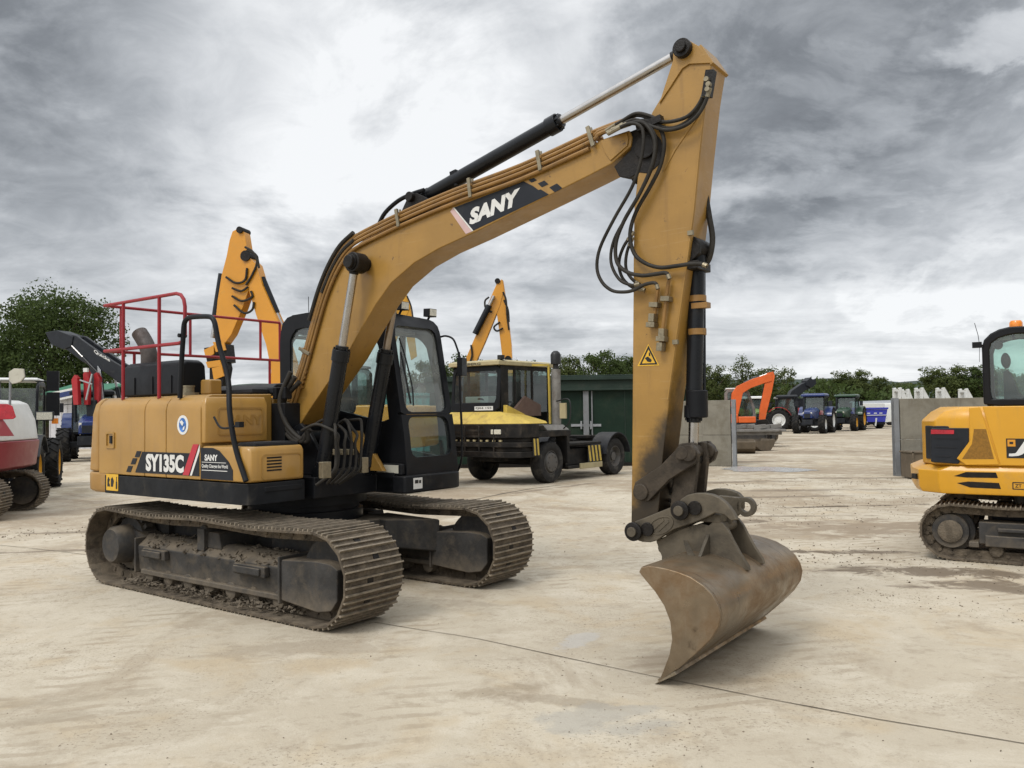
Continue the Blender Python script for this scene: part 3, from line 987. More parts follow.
def crumb(p, s):
    vs = [g.bm.verts.new(p + V((rnd.uniform(-1, 1), rnd.uniform(-1, 1), rnd.uniform(-.2, 1))).normalized() * s * rnd.uniform(.6, 1.1)) for _ in range(6)]
    bmesh.ops.convex_hull(g.bm, input=vs)


for _ in range(650):
    u, v = rnd.uniform(-20, 1044), 420 + 350 * rnd.random() ** 1.3
    p = ground_at(u, v, 0.0)
    if noise.noise(p * 0.6) < -0.12 and rnd.random() < 0.8:
        continue
    crumb(p, rnd.choice((0.003, 0.004, 0.004, 0.005, 0.008)) * (1.0 if p.y < 14 else 1.8))
for _ in range(260):
    u, v = rnd.gauss(840, 110), rnd.gauss(512, 34)
    if v < 440: continue
    crumb(ground_at(u, v, 0.0), rnd.choice((0.008, 0.012, 0.02)))
mudrows = [((700, 505), (1000, 497), 4.0, 340), ((690, 520), (900, 512), 5.0, 160), ((780, 552), (1020, 575), 7.0, 260), ((720, 486), (930, 480), 3.0, 220), ((850, 590), (1024, 612), 8.0, 110),
           ((560, 650), (660, 700), 14.0, 60), ((0, 536), (90, 531), 3.0, 90), ((760, 445), (880, 452), 5.0, 120), ((560, 720), (700, 740), 16.0, 70)]
for (ua, va), (ub, vb), sd, n_ in mudrows:
    for _ in range(n_):
        t_ = rnd.random()
        p = ground_at(ua + (ub - ua) * t_, max(440, va + (vb - va) * t_ + rnd.gauss(0, sd)), 0.0)
        crumb(p, rnd.choice((0.006, 0.008, 0.010, 0.014)) * (0.55 if p.y < 6.5 else 0.9 if p.y < 9 else 1.5))
tag(g.build('soil_crumbs'), 'crumbs of soil and small stones strewn over the concrete', 'gravel', kind='stuff')

# wooded hills far away
g = MB()
nx, ny = 150, 10
hill = []
for j in range(ny):
    row = []
    for i in range(nx):
        x = -2200 + 4800 * i / (nx - 1)
        y = 1500 + 90 * j
        ridge = 72 + 16 * noise.noise(V((x * 0.0016, 3.1, 0))) + 9 * noise.noise(V((x * 0.006, 7, 0))) + 3.5 * noise.noise(V((x * 0.03, y * 0.03, 2)))
        row.append(g.bm.verts.new((x, y, -1 + max(0, ridge) * math.sin(min(1, j / 5) * math.pi / 2))))
    hill.append(row)
for j in range(ny - 1):
    for i in range(nx - 1):
        g.f([hill[j][i], hill[j][i + 1], hill[j + 1][i + 1], hill[j + 1][i]])
tag(g.build('hills', mat('wooded_hillside', (0.030, 0.044, 0.034), 0.95, var=0.45, scale=0.02, dirt=(0.055, 0.07, 0.045), dirt_amt=0.3, dirt_scale=0.006)), None, None, kind='structure')

# ================================================================== THE MAIN EXCAVATOR
MX, MY, MTH = -2.1762, 8.5429, -0.6321
S = Frame(MX, MY, MTH)
EX = thing('excavator', 'large mustard yellow and black tracked excavator with wide ditching bucket resting on the concrete', 'excavator', (MX, MY, 0), MTH)
rnd = random.Random(11)

# ---- crawler tracks: each > shoes, frame, sprocket cover, idler cover, rollers
TL, THT, TW, TG = 4.06, 0.80, 0.63, 0.947
tm = track_mesh(TL, THT, TW, 0.172, 0.026, 0.03, 3)


def carrier(sd, mesh=None):
    if mesh is None:
        t = tm.build('track', None, EX)
    else:
        t = bpy.data.objects.new('track', mesh)
        col.objects.link(t)
        t.parent = EX
    t.location = (0, sd * TG, 0)
    o = -1 if sd < 0 else 1                                   # outer side
    f = MB().use(M['under'])
    f.loft([[V((x, y, z)) for y, z in ((-0.17, 0.17), (0.17, 0.17), (0.19, 0.42), (0.06, 0.52), (-0.06, 0.52), (-0.19, 0.42))] for x in (-1.22, 1.10)])
    f.box(-1.215, -1.19, -0.22, 0.22, 0.15, 0.50); f.box(1.085, 1.11, -0.24, 0.24, 0.13, 0.53)
    f.box(-1.1, 1.08, o * 0.16, o * 0.215, 0.15, 0.20); f.box(-1.1, 1.08, -o * 0.16, -o * 0.215, 0.15, 0.20)
    for x0, x1 in ((-1.02, -0.62), (0.48, 0.92)):
        f.box(x0, x1, o * 0.19, o * 0.245, 0.325, 0.42)
        f.box(x0 + 0.02, x1 - 0.05, o * 0.245, o * 0.27, 0.34, 0.405)
    f.loft([[V((x, o * y, z)) for x in (1.11,) for y, z in ((-0.22, 0.16), (0.22, 0.16), (0.22, 0.50), (-0.22, 0.50))],
            [V((1.58, o * y, z)) for y, z in ((-0.20, 0.12), (0.23, 0.12), (0.23, 0.53), (-0.20, 0.53))],
            [V((1.74, o * y, z)) for y, z in ((-0.20, 0.15), (0.23, 0.15), (0.23, 0.52), (-0.20, 0.52))],
            [V((1.81, o * y, z)) for y, z in ((-0.18, 0.24), (0.22, 0.24), (0.22, 0.48), (-0.18, 0.48))]])
    f.prism_xz([(-0.16, 0.48), (0.12, 0.48), (0.08, 0.63), (-0.10, 0.63)], -0.12, 0.12)
    f.build('track_frame', None, t, bevel=0.012)
    s_ = MB().use(M['under'])
    s_.lathe((-1.57, 0, 0.40), (0, o, 0), [(0.27, -0.1), (0.27, 0.06), (0.20, 0.08), (0.19, 0.24), (0.165, 0.275), (0.05, 0.275), (0.001, 0.278)], 26)
    for k in range(19):
        a = 2 * math.pi * k / 19
        c = V((-1.57 + 0.29 * math.cos(a), 0, 0.40 + 0.29 * math.sin(a)))
        s_.obox(c, (math.cos(a), 0, math.sin(a)), (0, 1, 0), (-math.sin(a), 0, math.cos(a)), 0.035, 0.035, 0.022)
    s_.box(-1.75, -1.15, *sorted((-o * 0.12, -o * 0.34)), 0.22, 0.64)
    s_.prism_xz([(-1.45, 0.18), (-1.2, 0.16), (-1.2, 0.5), (-1.45, 0.56)], -0.1, 0.1)
    s_.build('sprocket', None, t)
    i_ = MB().use(M['under'])
    i_.lathe((1.57, 0, 0.40), (0, 1, 0), [(0.25, -0.1), (0.31, -0.09), (0.31, -0.035), (0.335, -0.03), (0.335, 0.03), (0.31, 0.035), (0.31, 0.09), (0.25, 0.1)], 30)
    i_.build('idler', None, t)
    for k in range(7):
        x = -1.0 + 2.02 * k / 6
        r_ = MB().use(M['mud'] if k % 2 else M['under'])
        r_.lathe((x, -0.19, 0.145), (0, 1, 0), [(0.05, 0), (0.075, 0.01), (0.085, 0.05), (0.085, 0.10), (0.06, 0.11), (0.06, 0.27), (0.085, 0.28), (0.085, 0.33), (0.075, 0.37), (0.05, 0.38)], 16)
        r_.build('roller', None, t)
    for x in (-0.15,):
        c_ = MB().use(M['under'])
        c_.lathe((x, -0.14, 0.625), (0, 1, 0), [(0.04, 0), (0.065, 0.01), (0.065, 0.27), (0.04, 0.28)], 14)
        c_.box(x - 0.05, x + 0.06, o * 0.10, o * 0.16, 0.46, 0.66)
        c_.build('carrier_roller', None, t)
    # caked mud along frame top and on the lower run
    mu = MB().use(M['mud'])
    for _ in range(620):
        if rnd.random() < 0.55:
            p = V((rnd.uniform(-1.3, 1.35), o * rnd.uniform(0.1, 0.30), rnd.uniform(0.06, 0.105)))
            s0 = rnd.uniform(0.010, 0.032)
        else:
            p = V((rnd.uniform(-1.15, 1.1), o * rnd.uniform(-0.1, 0.2), 0.0))
            p.z = 0.50 - 0.55 * max(0, abs(p.y) - 0.06) + rnd.uniform(-0.01, 0.03)
            s0 = rnd.uniform(0.010, 0.030)
        vs = [mu.bm.verts.new(p + V((rnd.gauss(0, 1) * 1.5, rnd.gauss(0, 1), rnd.gauss(0, .6))).normalized() * s0 * rnd.uniform(.7, 1.2)) for _ in range(7)]
        bmesh.ops.convex_hull(mu.bm, input=vs)
    mu.build('caked_mud', None, t)['kind'] = 'stuff'
    return t


tr = carrier(-1)
carrier(1, tr.data)

# ---- centre frame and slewing ring
g = MB().use(M['under'])
g.prism_xy([(-0.78, -0.6), (0.78, -0.6), (0.78, 0.6), (-0.78, 0.6)], 0.36, 0.655)
for sx in (-1, 1):
    for sy in (-1, 1):
        g.loft([[V((sx * 0.42, sy * 0.4, 0.38)), V((sx * 0.88, sy * 0.3, 0.38)), V((sx * 0.88, sy * 0.3, 0.655)), V((sx * 0.42, sy * 0.4, 0.655))],
                [V((sx * 0.45, sy * 0.76, 0.30)), V((sx * 1.20, sy * 0.76, 0.30)), V((sx * 1.20, sy * 0.76, 0.63)), V((sx * 0.45, sy * 0.76, 0.655))]])
g.build('centre_frame', None, EX, bevel=0.015)
g = MB().use(M['black'])
g.lathe((0, 0, 0.66), (0, 0, 1), [(0.60, 0), (0.60, 0.10), (0.56, 0.105), (0.56, 0.16), (0.64, 0.17), (0.64, 0.27)], 44)
g.build('slewing_ring', None, EX)

# ---- revolving frame
g = MB().use(M['black'])
g.prism_xy([(-1.75, -1.1), (0.55, -1.1), (0.55, -0.50), (0.75, -0.50), (0.75, 0.30), (1.0, 0.30), (1.0, 1.1), (-1.75, 1.1)], 0.93, 1.13)
for y in (-0.30, 0.16):
    g.prism_xz([(-0.5, 1.13), (0.72, 1.13), (0.62, 1.32), (0.44, 1.55), (0.30, 1.64), (0.16, 1.58), (-0.1, 1.30)], y, y + 0.045)
g.cyl((0.62, -0.34, 1.12), (0.62, 0.26, 1.12), 0.07)
g.cyl((0.27, -0.33, 1.50), (0.27, 0.25, 1.50), 0.065)
g.build('revolving_frame', None, EX, bevel=0.01)
g = MB().use(M['skirt'])
g.prism_xy([(-1.70, -1.215), (0.62, -1.215), (0.70, -1.19), (0.735, -1.12), (0.735, -0.60), (0.60, -0.60), (0.60, -1.0), (-1.70, -1.0)], 0.935, 1.120)
g.box(0.7355, 0.745, -1.05, -0.64, 1.04, 1.085)
g.build('side_skirt', None, EX, bevel=0.02)
g = MB().use(M['skirt'])
g.prism_xy([(-1.70, 1.0), (0.95, 1.0), (0.95, 1.215), (-1.70, 1.215)], 0.945, 1.15)
g.build('side_skirt', None, EX, bevel=0.02)

# ---- counterweight
g = MB().use(M['mustard_dusty'])
def cw_plan(x0, o):
    h_ = [(x0, -1.20), (-1.98, -1.20), (-2.07 - o, -1.165), (-2.12 - o, -1.08), (-2.20 - o, -0.6), (-2.24 - o, 0)]
    return h_ + [(x, -y) for x, y in h_[-2::-1]]
g.loft([[V((x, y * 0.985, 0.93)) for x, y in cw_plan(-1.70, 0.0)], [V((x, y, 0.97)) for x, y in cw_plan(-1.70, 0.05)], [V((x, y, 1.145)) for x, y in cw_plan(-1.70, 0.05)]])
g.loft([[V((x, y, 1.15)) for x, y in cw_plan(-1.862, 0.05)], [V((x, y, 1.75)) for x, y in cw_plan(-1.862, -0.03)], [V((x if x > -1.9 else x * 0.985, y * 0.985, 1.86)) for x, y in cw_plan(-1.862, -0.05)], [V((x if x > -1.9 else x * 0.96, y * 0.945, 1.925)) for x, y in cw_plan(-1.862, -0.06)]])
g.build('counterweight', None, EX, bevel=0.035, seg=3)
g = MB().use(M['sticker_yellow'])
g.box(-1.665, -1.43, -1.2185, -1.2155, 0.965, 1.135)
g.use(M['ink'])
for dx, pts in ((0.015, [(0, .03), (.05, .03), (.05, .05), (.03, .07), (.05, .1), (.02, .13), (0, .1)]), (0.085, [(0, .03), (.04, .03), (.06, .09), (.03, .13), (0, .11)])):
    g.prism_xz([(-1.655 + dx + a, 0.975 + b) for a, b in pts], -1.2200, -1.2187)
g.prism_xz([(-1.472, .985), (-1.445, .985), (-1.445, 1.06), (-1.452, 1.06), (-1.452, 1.11), (-1.465, 1.11), (-1.465, 1.06), (-1.472, 1.06)], -1.2200, -1.2187)
g.build('warning_sticker', None, EX)

# ---- engine bay: side doors and hoods
SEC = [(-1.2, 1.13), (-1.2, 1.78), (-1.185, 1.845), (-1.145, 1.895), (-1.08, 1.925), (-0.40, 1.935), (-0.40, 1.13)]


def side_panel(name, x0, x1, extra=None):
    g = MB().use(M['mustard_light'])
    g.prism_yz(SEC, x0, x1)
    if extra: extra(g)
    return g.build(name, None, EX, bevel=0.012)


d1 = side_panel('side_door', -1.858, -0.968)
d2 = side_panel('side_door', -0.960, -0.585)
d3 = side_panel('engine_side_panel', -0.577, -0.006)
g = MB().use(M['mustard_light'])
g.ringplate([V((x, -1.2005, z)) for x, z in rrect(-1.70, -1.53, 1.40, 1.57, 0.01, 1)], [V((x, -1.2005, z)) for x, z in rrect(-1.68, -1.55, 1.42, 1.55, 0.01, 1)], (0, -0.012, 0))
g.use(M['black']).box(-1.62, -1.575, -1.212, -1.2005, 1.45, 1.53)
g.build('latch', None, d1)
g = MB().use(M['decal_white'])
g.prism_xz(disc(-0.29, 1.64, 0.092, 28), -1.2035, -1.2005)
g.use(M['decal_blue']).prism_xz([(-0.29 + x * 0.88, 1.64 + z * 1.02) for x, z in disc(0, 0, 0.066, 24)], -1.206, -1.2038)
g.use(M['decal_white']).prism_xz([(-0.335, 1.67), (-0.30, 1.685), (-0.27, 1.66), (-0.29, 1.63), (-0.31, 1.645)], -1.2075, -1.2062)
g.prism_xz([(-0.275, 1.62), (-0.25, 1.63), (-0.26, 1.595), (-0.29, 1.59)], -1.2075, -1.2062)
g.build('round_sticker', None, d3)
# model decal across the doors
yd = -1.2035
g = MB().use(M['decal_dark'])
g.prism_xz([(-1.13, 1.165), (-1.00, 1.375), (-0.02, 1.375), (-0.02, 1.165)], yd, -1.2008)
for x, z in ((-1.30, 1.165), (-1.215, 1.245), (-1.14, 1.318)):
    g.prism_xz([(x, z), (x + 0.085, z), (x + 0.125, z + 0.062), (x + 0.04, z + 0.062)], yd, -1.2008)
g.use(M['decal_white']).text('SY135C', (-0.93, yd, 1.185), (1, 0, 0), (0, 0, 1), h=0.172, w=0.66, bold=0.052, thick=0.0015)
g.use(M['decal_red']).prism_xz([(-0.285, 1.168), (-0.185, 1.168), (-0.025, 1.46), (-0.115, 1.46)], yd - 0.004, yd - 0.0005)
g.use(M['decal_white']).prism_xz([(-0.165, 1.168), (-0.135, 1.168), (-0.008, 1.40), (-0.008, 1.46)], yd - 0.004, yd - 0.0005)
g.build('model_decal', None, EX)

# ---- fuel tank front and the tool box step before it
g = MB().use(M['mustard_light'])
g.loft([[V((x, y, z)) for x, y in [(-0.02, -0.50), (-0.02, -1.19), (0.03, -1.18), (0.055, -1.12), (0.055, -0.50)]] for z in (1.47, 1.83)] +
       [[V((-0.02, -0.50, 1.90)), V((-0.02, -1.15, 1.90)), V((0.0, -1.14, 1.90)), V((0.015, -1.09, 1.90)), V((0.015, -0.50, 1.90))]])
tank = g.build('fuel_tank', None, EX, bevel=0.02, seg=3)
g = MB().use(M['mustard_light'])
g.ringplate([V((0.0555, y, z)) for y, z in rrect(-1.06, -0.55, 1.535, 1.80, 0.03)], [V((0.0555, y, z)) for y, z in rrect(-1.045, -0.565, 1.55, 1.785, 0.03)], (0.006, 0, 0))
g.text('SANY', (0.0555, -0.96, 1.63), (0, 1, 0), (0, 0, 1), h=0.10, w=0.40, bold=0.04, thick=0.006)
g.build('embossed_panel', None, tank)
g = MB().use(M['mustard_light'])
g.loft([[V((x, y, z)) for x, y in [(0.008, -0.60), (0.008, -1.205), (0.64, -1.205), (0.705, -1.18), (0.73, -1.12), (0.73, -0.60)]] for z in (1.130, 1.40)] +
       [[V((x, y, 1.445)) for x, y in [(0.008, -0.60), (0.008, -1.19), (0.62, -1.19), (0.68, -1.165), (0.70, -1.11), (0.70, -0.60)]]])
tb = g.build('tool_box', None, EX, bevel=0.022, seg=3)
g = MB().use(M['plastic'])
g.box(0.42, 0.68, -1.10, -0.63, 1.446, 1.472)
for k in range(5):
    g.box(0.44 + k * 0.05, 0.455 + k * 0.05, -1.09, -0.64, 1.472, 1.48)
g.build('step_plate', None, tb, bevel=0.006)
g = MB().use(M['mustard_light'])
g.ringplate([V((0.7305, y, z)) for y, z in rrect(-1.08, -0.63, 1.15, 1.375, 0.04)], [V((0.7305, y, z)) for y, z in rrect(-1.068, -0.642, 1.162, 1.363, 0.04)], (0.005, 0, 0))
g.use(M['grease'])
for k in range(5):
    g.box(0.7305, 0.7335, -1.02, -0.86, 1.222 + 0.028 * k, 1.236 + 0.028 * k)
g.build('vent_grille', None, tb)
g = MB().use(M['decal_dark'])
g.prism_xz([(0.012, 1.145), (0.50, 1.145), (0.50, 1.235), (0.44, 1.31), (0.30, 1.405), (0.20, 1.43), (0.012, 1.43)], -1.2085, -1.2055)
g.use(M['decal_white']).text('SANY', (0.075, -1.2085, 1.312), (1, 0, 0), (0, 0, 1), h=0.058, w=0.20, bold=0.045, thick=0.0015)
g.text('Quality Changes the World', (0.03, -1.2085, 1.240), (1, 0, 0), (0, 0, 1), h=0.042, w=0.40, bold=0.02, thick=0.0015)
g.prism_xz([(0.03, 1.222), (0.42, 1.222), (0.42, 1.228), (0.03, 1.228)], -1.2100, -1.2087)
g.prism_xz([(0.03, 1.296), (0.40, 1.296), (0.40, 1.301), (0.03, 1.301)], -1.2100, -1.2087)
g.build('brand_decal', None, tb)

# ---- body across the back and the left side behind the cab
g = MB().use(M['mustard_light'])
g.box(-1.86, -0.90, 0.42, 1.2, 1.155, 1.925)
g.box(-1.86, -0.006, -0.395, 0.415, 1.155, 1.90)
g.build('rear_body', None, EX, bevel=0.03)
g = MB().use(M['black_clean'])
prof = [(-0.95, 1.94), (-0.95, 2.18), (-0.92, 2.27), (-0.87, 2.30), (-0.70, 2.30), (-0.66, 2.26), (-0.64, 1.94)]
g.loft([[V((-1.87, y, 1.94 + (z - 1.94) * 0.94)) for y, z in prof], [V((-1.83, y, z)) for y, z in prof], [V((-0.80, y, z)) for y, z in prof], [V((-0.75, y, 1.94 + (z - 1.94) * 0.94)) for y, z in prof]])
hood = g.build('engine_hood', None, EX, bevel=0.02)
g = MB().use(M['black_clean'])
for x in (-1.6, -1.25, -0.9):
    g = MB().use(M['black_clean'])
    g.box(x, x + 0.012, -0.960, -0.948, 1.96, 2.14)
    g.build('hood_rib', None, hood)
g = MB().use(mat('exhaust_steel', (0.085, 0.072, 0.066), 0.6, 0.4, var=0.2, scale=9, dirt=(0.06, 0.04, 0.03), dirt_amt=0.4))
e0 = S.on(1, -0.75, 149, 361)
ex = [(e0.x, -0.75, 2.20), (e0.x, -0.75, 2.40), (e0.x - 0.03, -0.755, 2.49), (e0.x - 0.09, -0.76, 2.57), (e0.x - 0.16, -0.77, 2.65)]
g.tube(crv(ex, 5), 0.085, 18)
g.build('exhaust_pipe', None, EX)
g = MB().use(M['plastic'])
g.prism_yz([(-0.38, 1.94), (-0.38, 2.0), (-0.33, 2.04), (0.26, 2.08), (0.32, 2.03), (0.32, 1.94)], -1.0, -0.02)
g.box(-0.60, -0.06, -0.60, -0.39, 1.94, 1.99)
g.build('air_box_cover', None, EX, bevel=0.015)
g = MB().use(M['black'])
for k in range(2):
    x = 0.0 + 0.14 * k
    g.box(x, x + 0.06, -0.40, -0.31, 1.88, 2.0)
g.box(-0.005, 0.20, -0.41, 0.30, 1.20, 1.84)
g.build('valve_cover', None, EX, bevel=0.01)
fa_, fb_ = S.on(1, -0.80, 200, 395).x, S.on(1, -0.80, 210, 395).x
g = MB().use(M['mustard_light']).box(fa_, fb_, -0.80, -0.66, 1.936, 2.09)
g.build('filter_housing', None, EX, bevel=0.02)
g = MB().use(M['fitting'])
g.cyl((-0.55, -0.98, 1.925), (-0.55, -0.98, 1.955), 0.10); g.cyl((-0.55, -0.98, 1.955), (-0.55, -0.98, 2.01), 0.055); g.cyl((-0.55, -0.98, 2.01), (-0.55, -0.98, 2.025), 0.062)
g.build('filler_cap', None, EX)

# ---- red guard rails
def rail(paths, r, name):
    g = MB().use(M['rail_red'])
    for p in paths:
        g.tube(p, r, 8)
    return g.build(name, None, EX)


YR = -1.13
near = [[(-1.88, YR, 2.92), (-0.52, YR, 2.92), (-0.44, YR, 2.90), (-0.39, YR, 2.85), (-0.37, YR, 2.78), (-0.37, YR, 2.52), (-0.40, YR, 2.45), (-0.47, YR, 2.43), (-1.88, YR, 2.43)],
        [(-1.50, YR, 1.90), (-1.50, YR, 2.92)], [(-0.82, YR, 1.90), (-0.82, YR, 2.92)]]
rail(near, 0.018, 'guard_rail')
XR = -1.88
rear = [[(XR, YR, 2.92), (XR, 1.16, 2.92)], [(XR, YR, 2.43), (XR, 1.16, 2.43)]] + [[(XR, y, 2.43), (XR, y, 2.92)] for y in (-0.95, -0.12, 0.86)] \
    + [[(XR, 1.16, 2.43), (XR, 1.16, 2.92)], [(-1.88, 1.0, 1.90), (-1.88, 1.0, 2.43)], [(-1.88, -0.80, 1.90), (-1.88, -0.80, 2.43)]]
rail(rear, 0.0165, 'guard_rail')
# black hand rail from the hood down to the tool box
g = MB().use(M['black_clean'])
hp = S.path(-1.15, [(180, 398), (181, 372), (183, 340), (184, 325), (187, 319), (193, 317), (207, 316.5), (212, 318), (215, 324), (219, 345), (228, 378), (236, 412), (243, 448), (250, 480)])
hp[-1] = V((0.715, -1.225, 1.15)); hp[-2] = V((hp[-2].x, -1.225, hp[-2].z)); hp[-3] = V((hp[-3].x, -1.215, hp[-3].z))
g.tube(crv(hp, 4), 0.024, 10)
g.cyl((hp[3].x - 0.03, -1.19, hp[3].z - 0.10), (hp[3].x - 0.03, -1.11, hp[3].z - 0.10), 0.02, seg=8)
ms = S.path(-1.22, [(214, 417), (220, 427), (229, 428), (240, 424)])
g.tube(crv(ms, 4), 0.010, 8)
g.box(ms[-1].x - 0.03, ms[-1].x + 0.03, -1.25, -1.2, ms[-1].z - 0.03, ms[-1].z + 0.02)
g.build('hand_rail', None, EX)

# ---- cab
CY0, CY1 = 0.38, 1.17


def cabx(z):                                             # front outline, seen from the side
    t = [(0.98, 1.10), (1.15, 1.105), (1.50, 1.07), (1.86, 1.005), (2.25, 0.935), (2.58, 0.875), (2.70, 0.83), (2.79, 0.73)]
    if z <= t[0][0]: return t[0][1]
    for (z0, x0), (z1, x1) in zip(t, t[1:]):
        if z <= z1:
            return x0 + (x1 - x0) * (z - z0) / (z1 - z0)
    return t[-1][1]


cab = MB().use(M['black_clean'])


def strip(y0, y1, z0, z1, m, depth=0.05, inset=0.0, n=10):
    """piece of the curved front between two heights"""
    rings = []
    for k in range(n + 1):
        z = z0 + (z1 - z0) * k / n
        x = cabx(z) - inset
        rings.append([V((x, y0, z)), V((x, y1, z)), V((x - depth, y1, z)), V((x - depth, y0, z))])
    m.loft(rings)


def frontpoly(pts, m, depth, inset=0.0):
    """outline given as (y, z), laid on the curved front"""
    m.loft([[V((cabx(z) - inset, y, z)) for y, z in pts], [V((cabx(z) - inset - depth, y, z)) for y, z in pts]])


# front: ring around upper and lower pane (traced as rounded openings in an outer outline)
def ringfront(m, outer, inner, depth=0.055, inset=0.0):
    m.ringplate([V((cabx(z) - inset, y, z)) for y, z in outer], [V((cabx(z) - inset, y, z)) for y, z in inner], (-depth, 0, 0))


def dense(pts, n):
    """resample a closed outline to n points by angle about its middle"""
    cx = (min(p[0] for p in pts) + max(p[0] for p in pts)) / 2
    cz = (min(p[1] for p in pts) + max(p[1] for p in pts)) / 2
    out = []
    for k in range(n):
        a = 2 * math.pi * (k + 0.5) / n
        d = V((math.cos(a), math.sin(a)))
        best = None
        for (x0, z0), (x1, z1) in zip(pts, pts[1:] + pts[:1]):
            e = V((x1 - x0, z1 - z0)); f0 = V((x0 - cx, z0 - cz))
            den = d.x * -e.y + d.y * e.x
            if abs(den) < 1e-9: continue
            t = (f0.x * -e.y + f0.y * e.x) / den
            s_ = (d.x * f0.y - d.y * f0.x) / den
            if t > 0 and -1e-6 <= s_ <= 1 + 1e-6 and (best is None or t > best):
                best = t
        out.append((cx + d.x * best, cz + d.y * best))
    return out


UP_IN = rrect(CY0 + 0.075, CY1 - 0.075, 1.735, 2.635, 0.085, 5)
LO_IN = rrect(CY0 + 0.085, CY1 - 0.085, 1.275, 1.685, 0.085, 5)
NN = 72
ringfront(cab, dense([(CY0, 1.711), (CY1, 1.711), (CY1, 2.66), (CY1 - 0.015, 2.72), (CY1 - 0.06, 2.75), (CY0 + 0.08, 2.785), (CY0 + 0.02, 2.77), (CY0, 2.72)], NN), dense(UP_IN, NN))
ringfront(cab, dense([(CY0, 0.985), (CY1, 0.985), (CY1, 1.709), (CY0, 1.709)], NN), dense(LO_IN, NN))
# sides: outline with a window opening
side_out = [(-0.87, 0.985), (1.05, 0.985), (1.055, 1.15), (1.02, 1.50), (0.955, 1.86), (0.885, 2.25), (0.84, 2.60), (0.77, 2.71), (0.64, 2.77), (-0.40, 2.86), (-0.72, 2.85), (-0.84, 2.76), (-0.88, 2.60)]
win_r = [(-0.70, 1.92), (0.86, 1.62), (0.80, 2.10), (0.70, 2.46), (0.58, 2.56), (-0.45, 2.70), (-0.62, 2.68), (-0.70, 2.58)]
for y, wn in ((CY0, win_r), (CY1 - 0.045, [(-0.70, 1.45), (0.90, 1.25), (0.80, 2.10), (0.70, 2.46), (0.58, 2.56), (-0.45, 2.70), (-0.62, 2.68), (-0.70, 2.58)])):
    a, b = dense(side_out, NN), dense(wn, NN)
    cab.ringplate([V((x, y, z)) for x, z in a], [V((x, y, z)) for x, z in b], (0, 0.045, 0))
# rear: ring with window
a = dense(rrect(CY0 + 0.046, CY1 - 0.046, 0.985, 2.80, 0.04, 4), NN)
b = dense(rrect(CY0 + 0.12, CY1 - 0.12, 2.02, 2.66, 0.08, 4), NN)
cab.ringplate([V((-0.865, y, z)) for y, z in a], [V((-0.865, y, z)) for y, z in b], (0.05, 0, 0))
# roof
roof = [(0.76, 2.72), (0.62, 2.785), (0.2, 2.82), (-0.40, 2.868), (-0.72, 2.862), (-0.86, 2.77), (-0.86, 2.70), (-0.40, 2.80), (0.2, 2.74), (0.66, 2.70)]
cab.prism_xz(roof, CY0 + 0.05, CY1 - 0.05)
cab.box(-0.81, 1.04, CY0 + 0.047, CY1 - 0.047, 0.99, 1.05)
cab.box(0.30, 0.36, CY1 - 0.05, CY1 - 0.01, 1.05, 2.70)
cabo = cab.build('cab', None, EX, bevel=0.008)
g = MB().use(M['glass_dusty'])
frontpoly([(y, z) for y, z in rrect(CY0 + 0.07, CY1 - 0.07, 1.56, 2.55, 0.085, 5)], g, 0.005, 0.03)
# (curved upper pane in slices so that it follows the frame)
g.bm.clear()
for k in range(12):
    z0, z1 = 1.725 + k * 0.077, 1.725 + (k + 1) * 0.077
    g.poly([(cabx(z0) - 0.03, CY0 + 0.065, z0), (cabx(z0) - 0.03, CY1 - 0.065, z0), (cabx(z1) - 0.03, CY1 - 0.065, z1), (cabx(z1) - 0.03, CY0 + 0.065, z1)])
g.build('windscreen', None, cabo)
g = MB().use(M['glass_dark'])
for k in range(4):
    z0, z1 = 1.265 + k * 0.107, 1.265 + (k + 1) * 0.107
    g.poly([(cabx(z0) - 0.03, CY0 + 0.07, z0), (cabx(z0) - 0.03, CY1 - 0.07, z0), (cabx(z1) - 0.03, CY1 - 0.07, z1), (cabx(z1) - 0.03, CY0 + 0.07, z1)])
g.build('lower_windscreen', None, cabo)
g = MB().use(M['glass'])
g.poly([(x, CY0 + 0.022, z) for x, z in win_r])
g.build('side_window', None, cabo)
g = MB().use(M['glass'])
g.poly([(x, CY1 - 0.022, z) for x, z in [(-0.74, 1.42), (0.94, 1.20), (0.84, 2.12), (0.73, 2.49), (0.60, 2.60), (-0.45, 2.74), (-0.66, 2.71), (-0.74, 2.60)]])
g.build('side_window', None, cabo)
g = MB().use(M['glass'])
g.poly([(-0.84, y, z) for y, z in rrect(CY0 + 0.10, CY1 - 0.10, 2.0, 2.68, 0.08, 4)])
g.build('rear_window', None, cabo)
# wiper, seat, levers, console
g = MB().use(M['ink'])
wp = [(2.50, CY0 + 0.10), (2.30, CY0 + 0.15), (2.0, CY0 + 0.19), (1.80, CY0 + 0.17)]
g.tube(crv([(cabx(z) + 0.025, y, z) for z, y in wp], 5), 0.008, 6)
g.tube([(cabx(2.35) + 0.03, CY0 + 0.09, 2.35), (cabx(1.82) + 0.03, CY0 + 0.13, 1.82)], 0.010, 6)
g.build('wiper', None, cabo)
g = MB().use(M['seat'])
ys = (CY0 + CY1) / 2
g.box(-0.35, 0.15, ys - 0.24, ys + 0.24, 1.42, 1.54)
g.obox((-0.40, ys, 1.86), (0.97, 0, 0.2), (0, 1, 0), (-0.2, 0, 0.97), 0.06, 0.23, 0.34)
g.obox((-0.47, ys, 2.29), (0.97, 0, 0.2), (0, 1, 0), (-0.2, 0, 0.97), 0.05, 0.13, 0.09)
g.build('seat', None, cabo, bevel=0.03)
g = MB().use(M['plastic'])
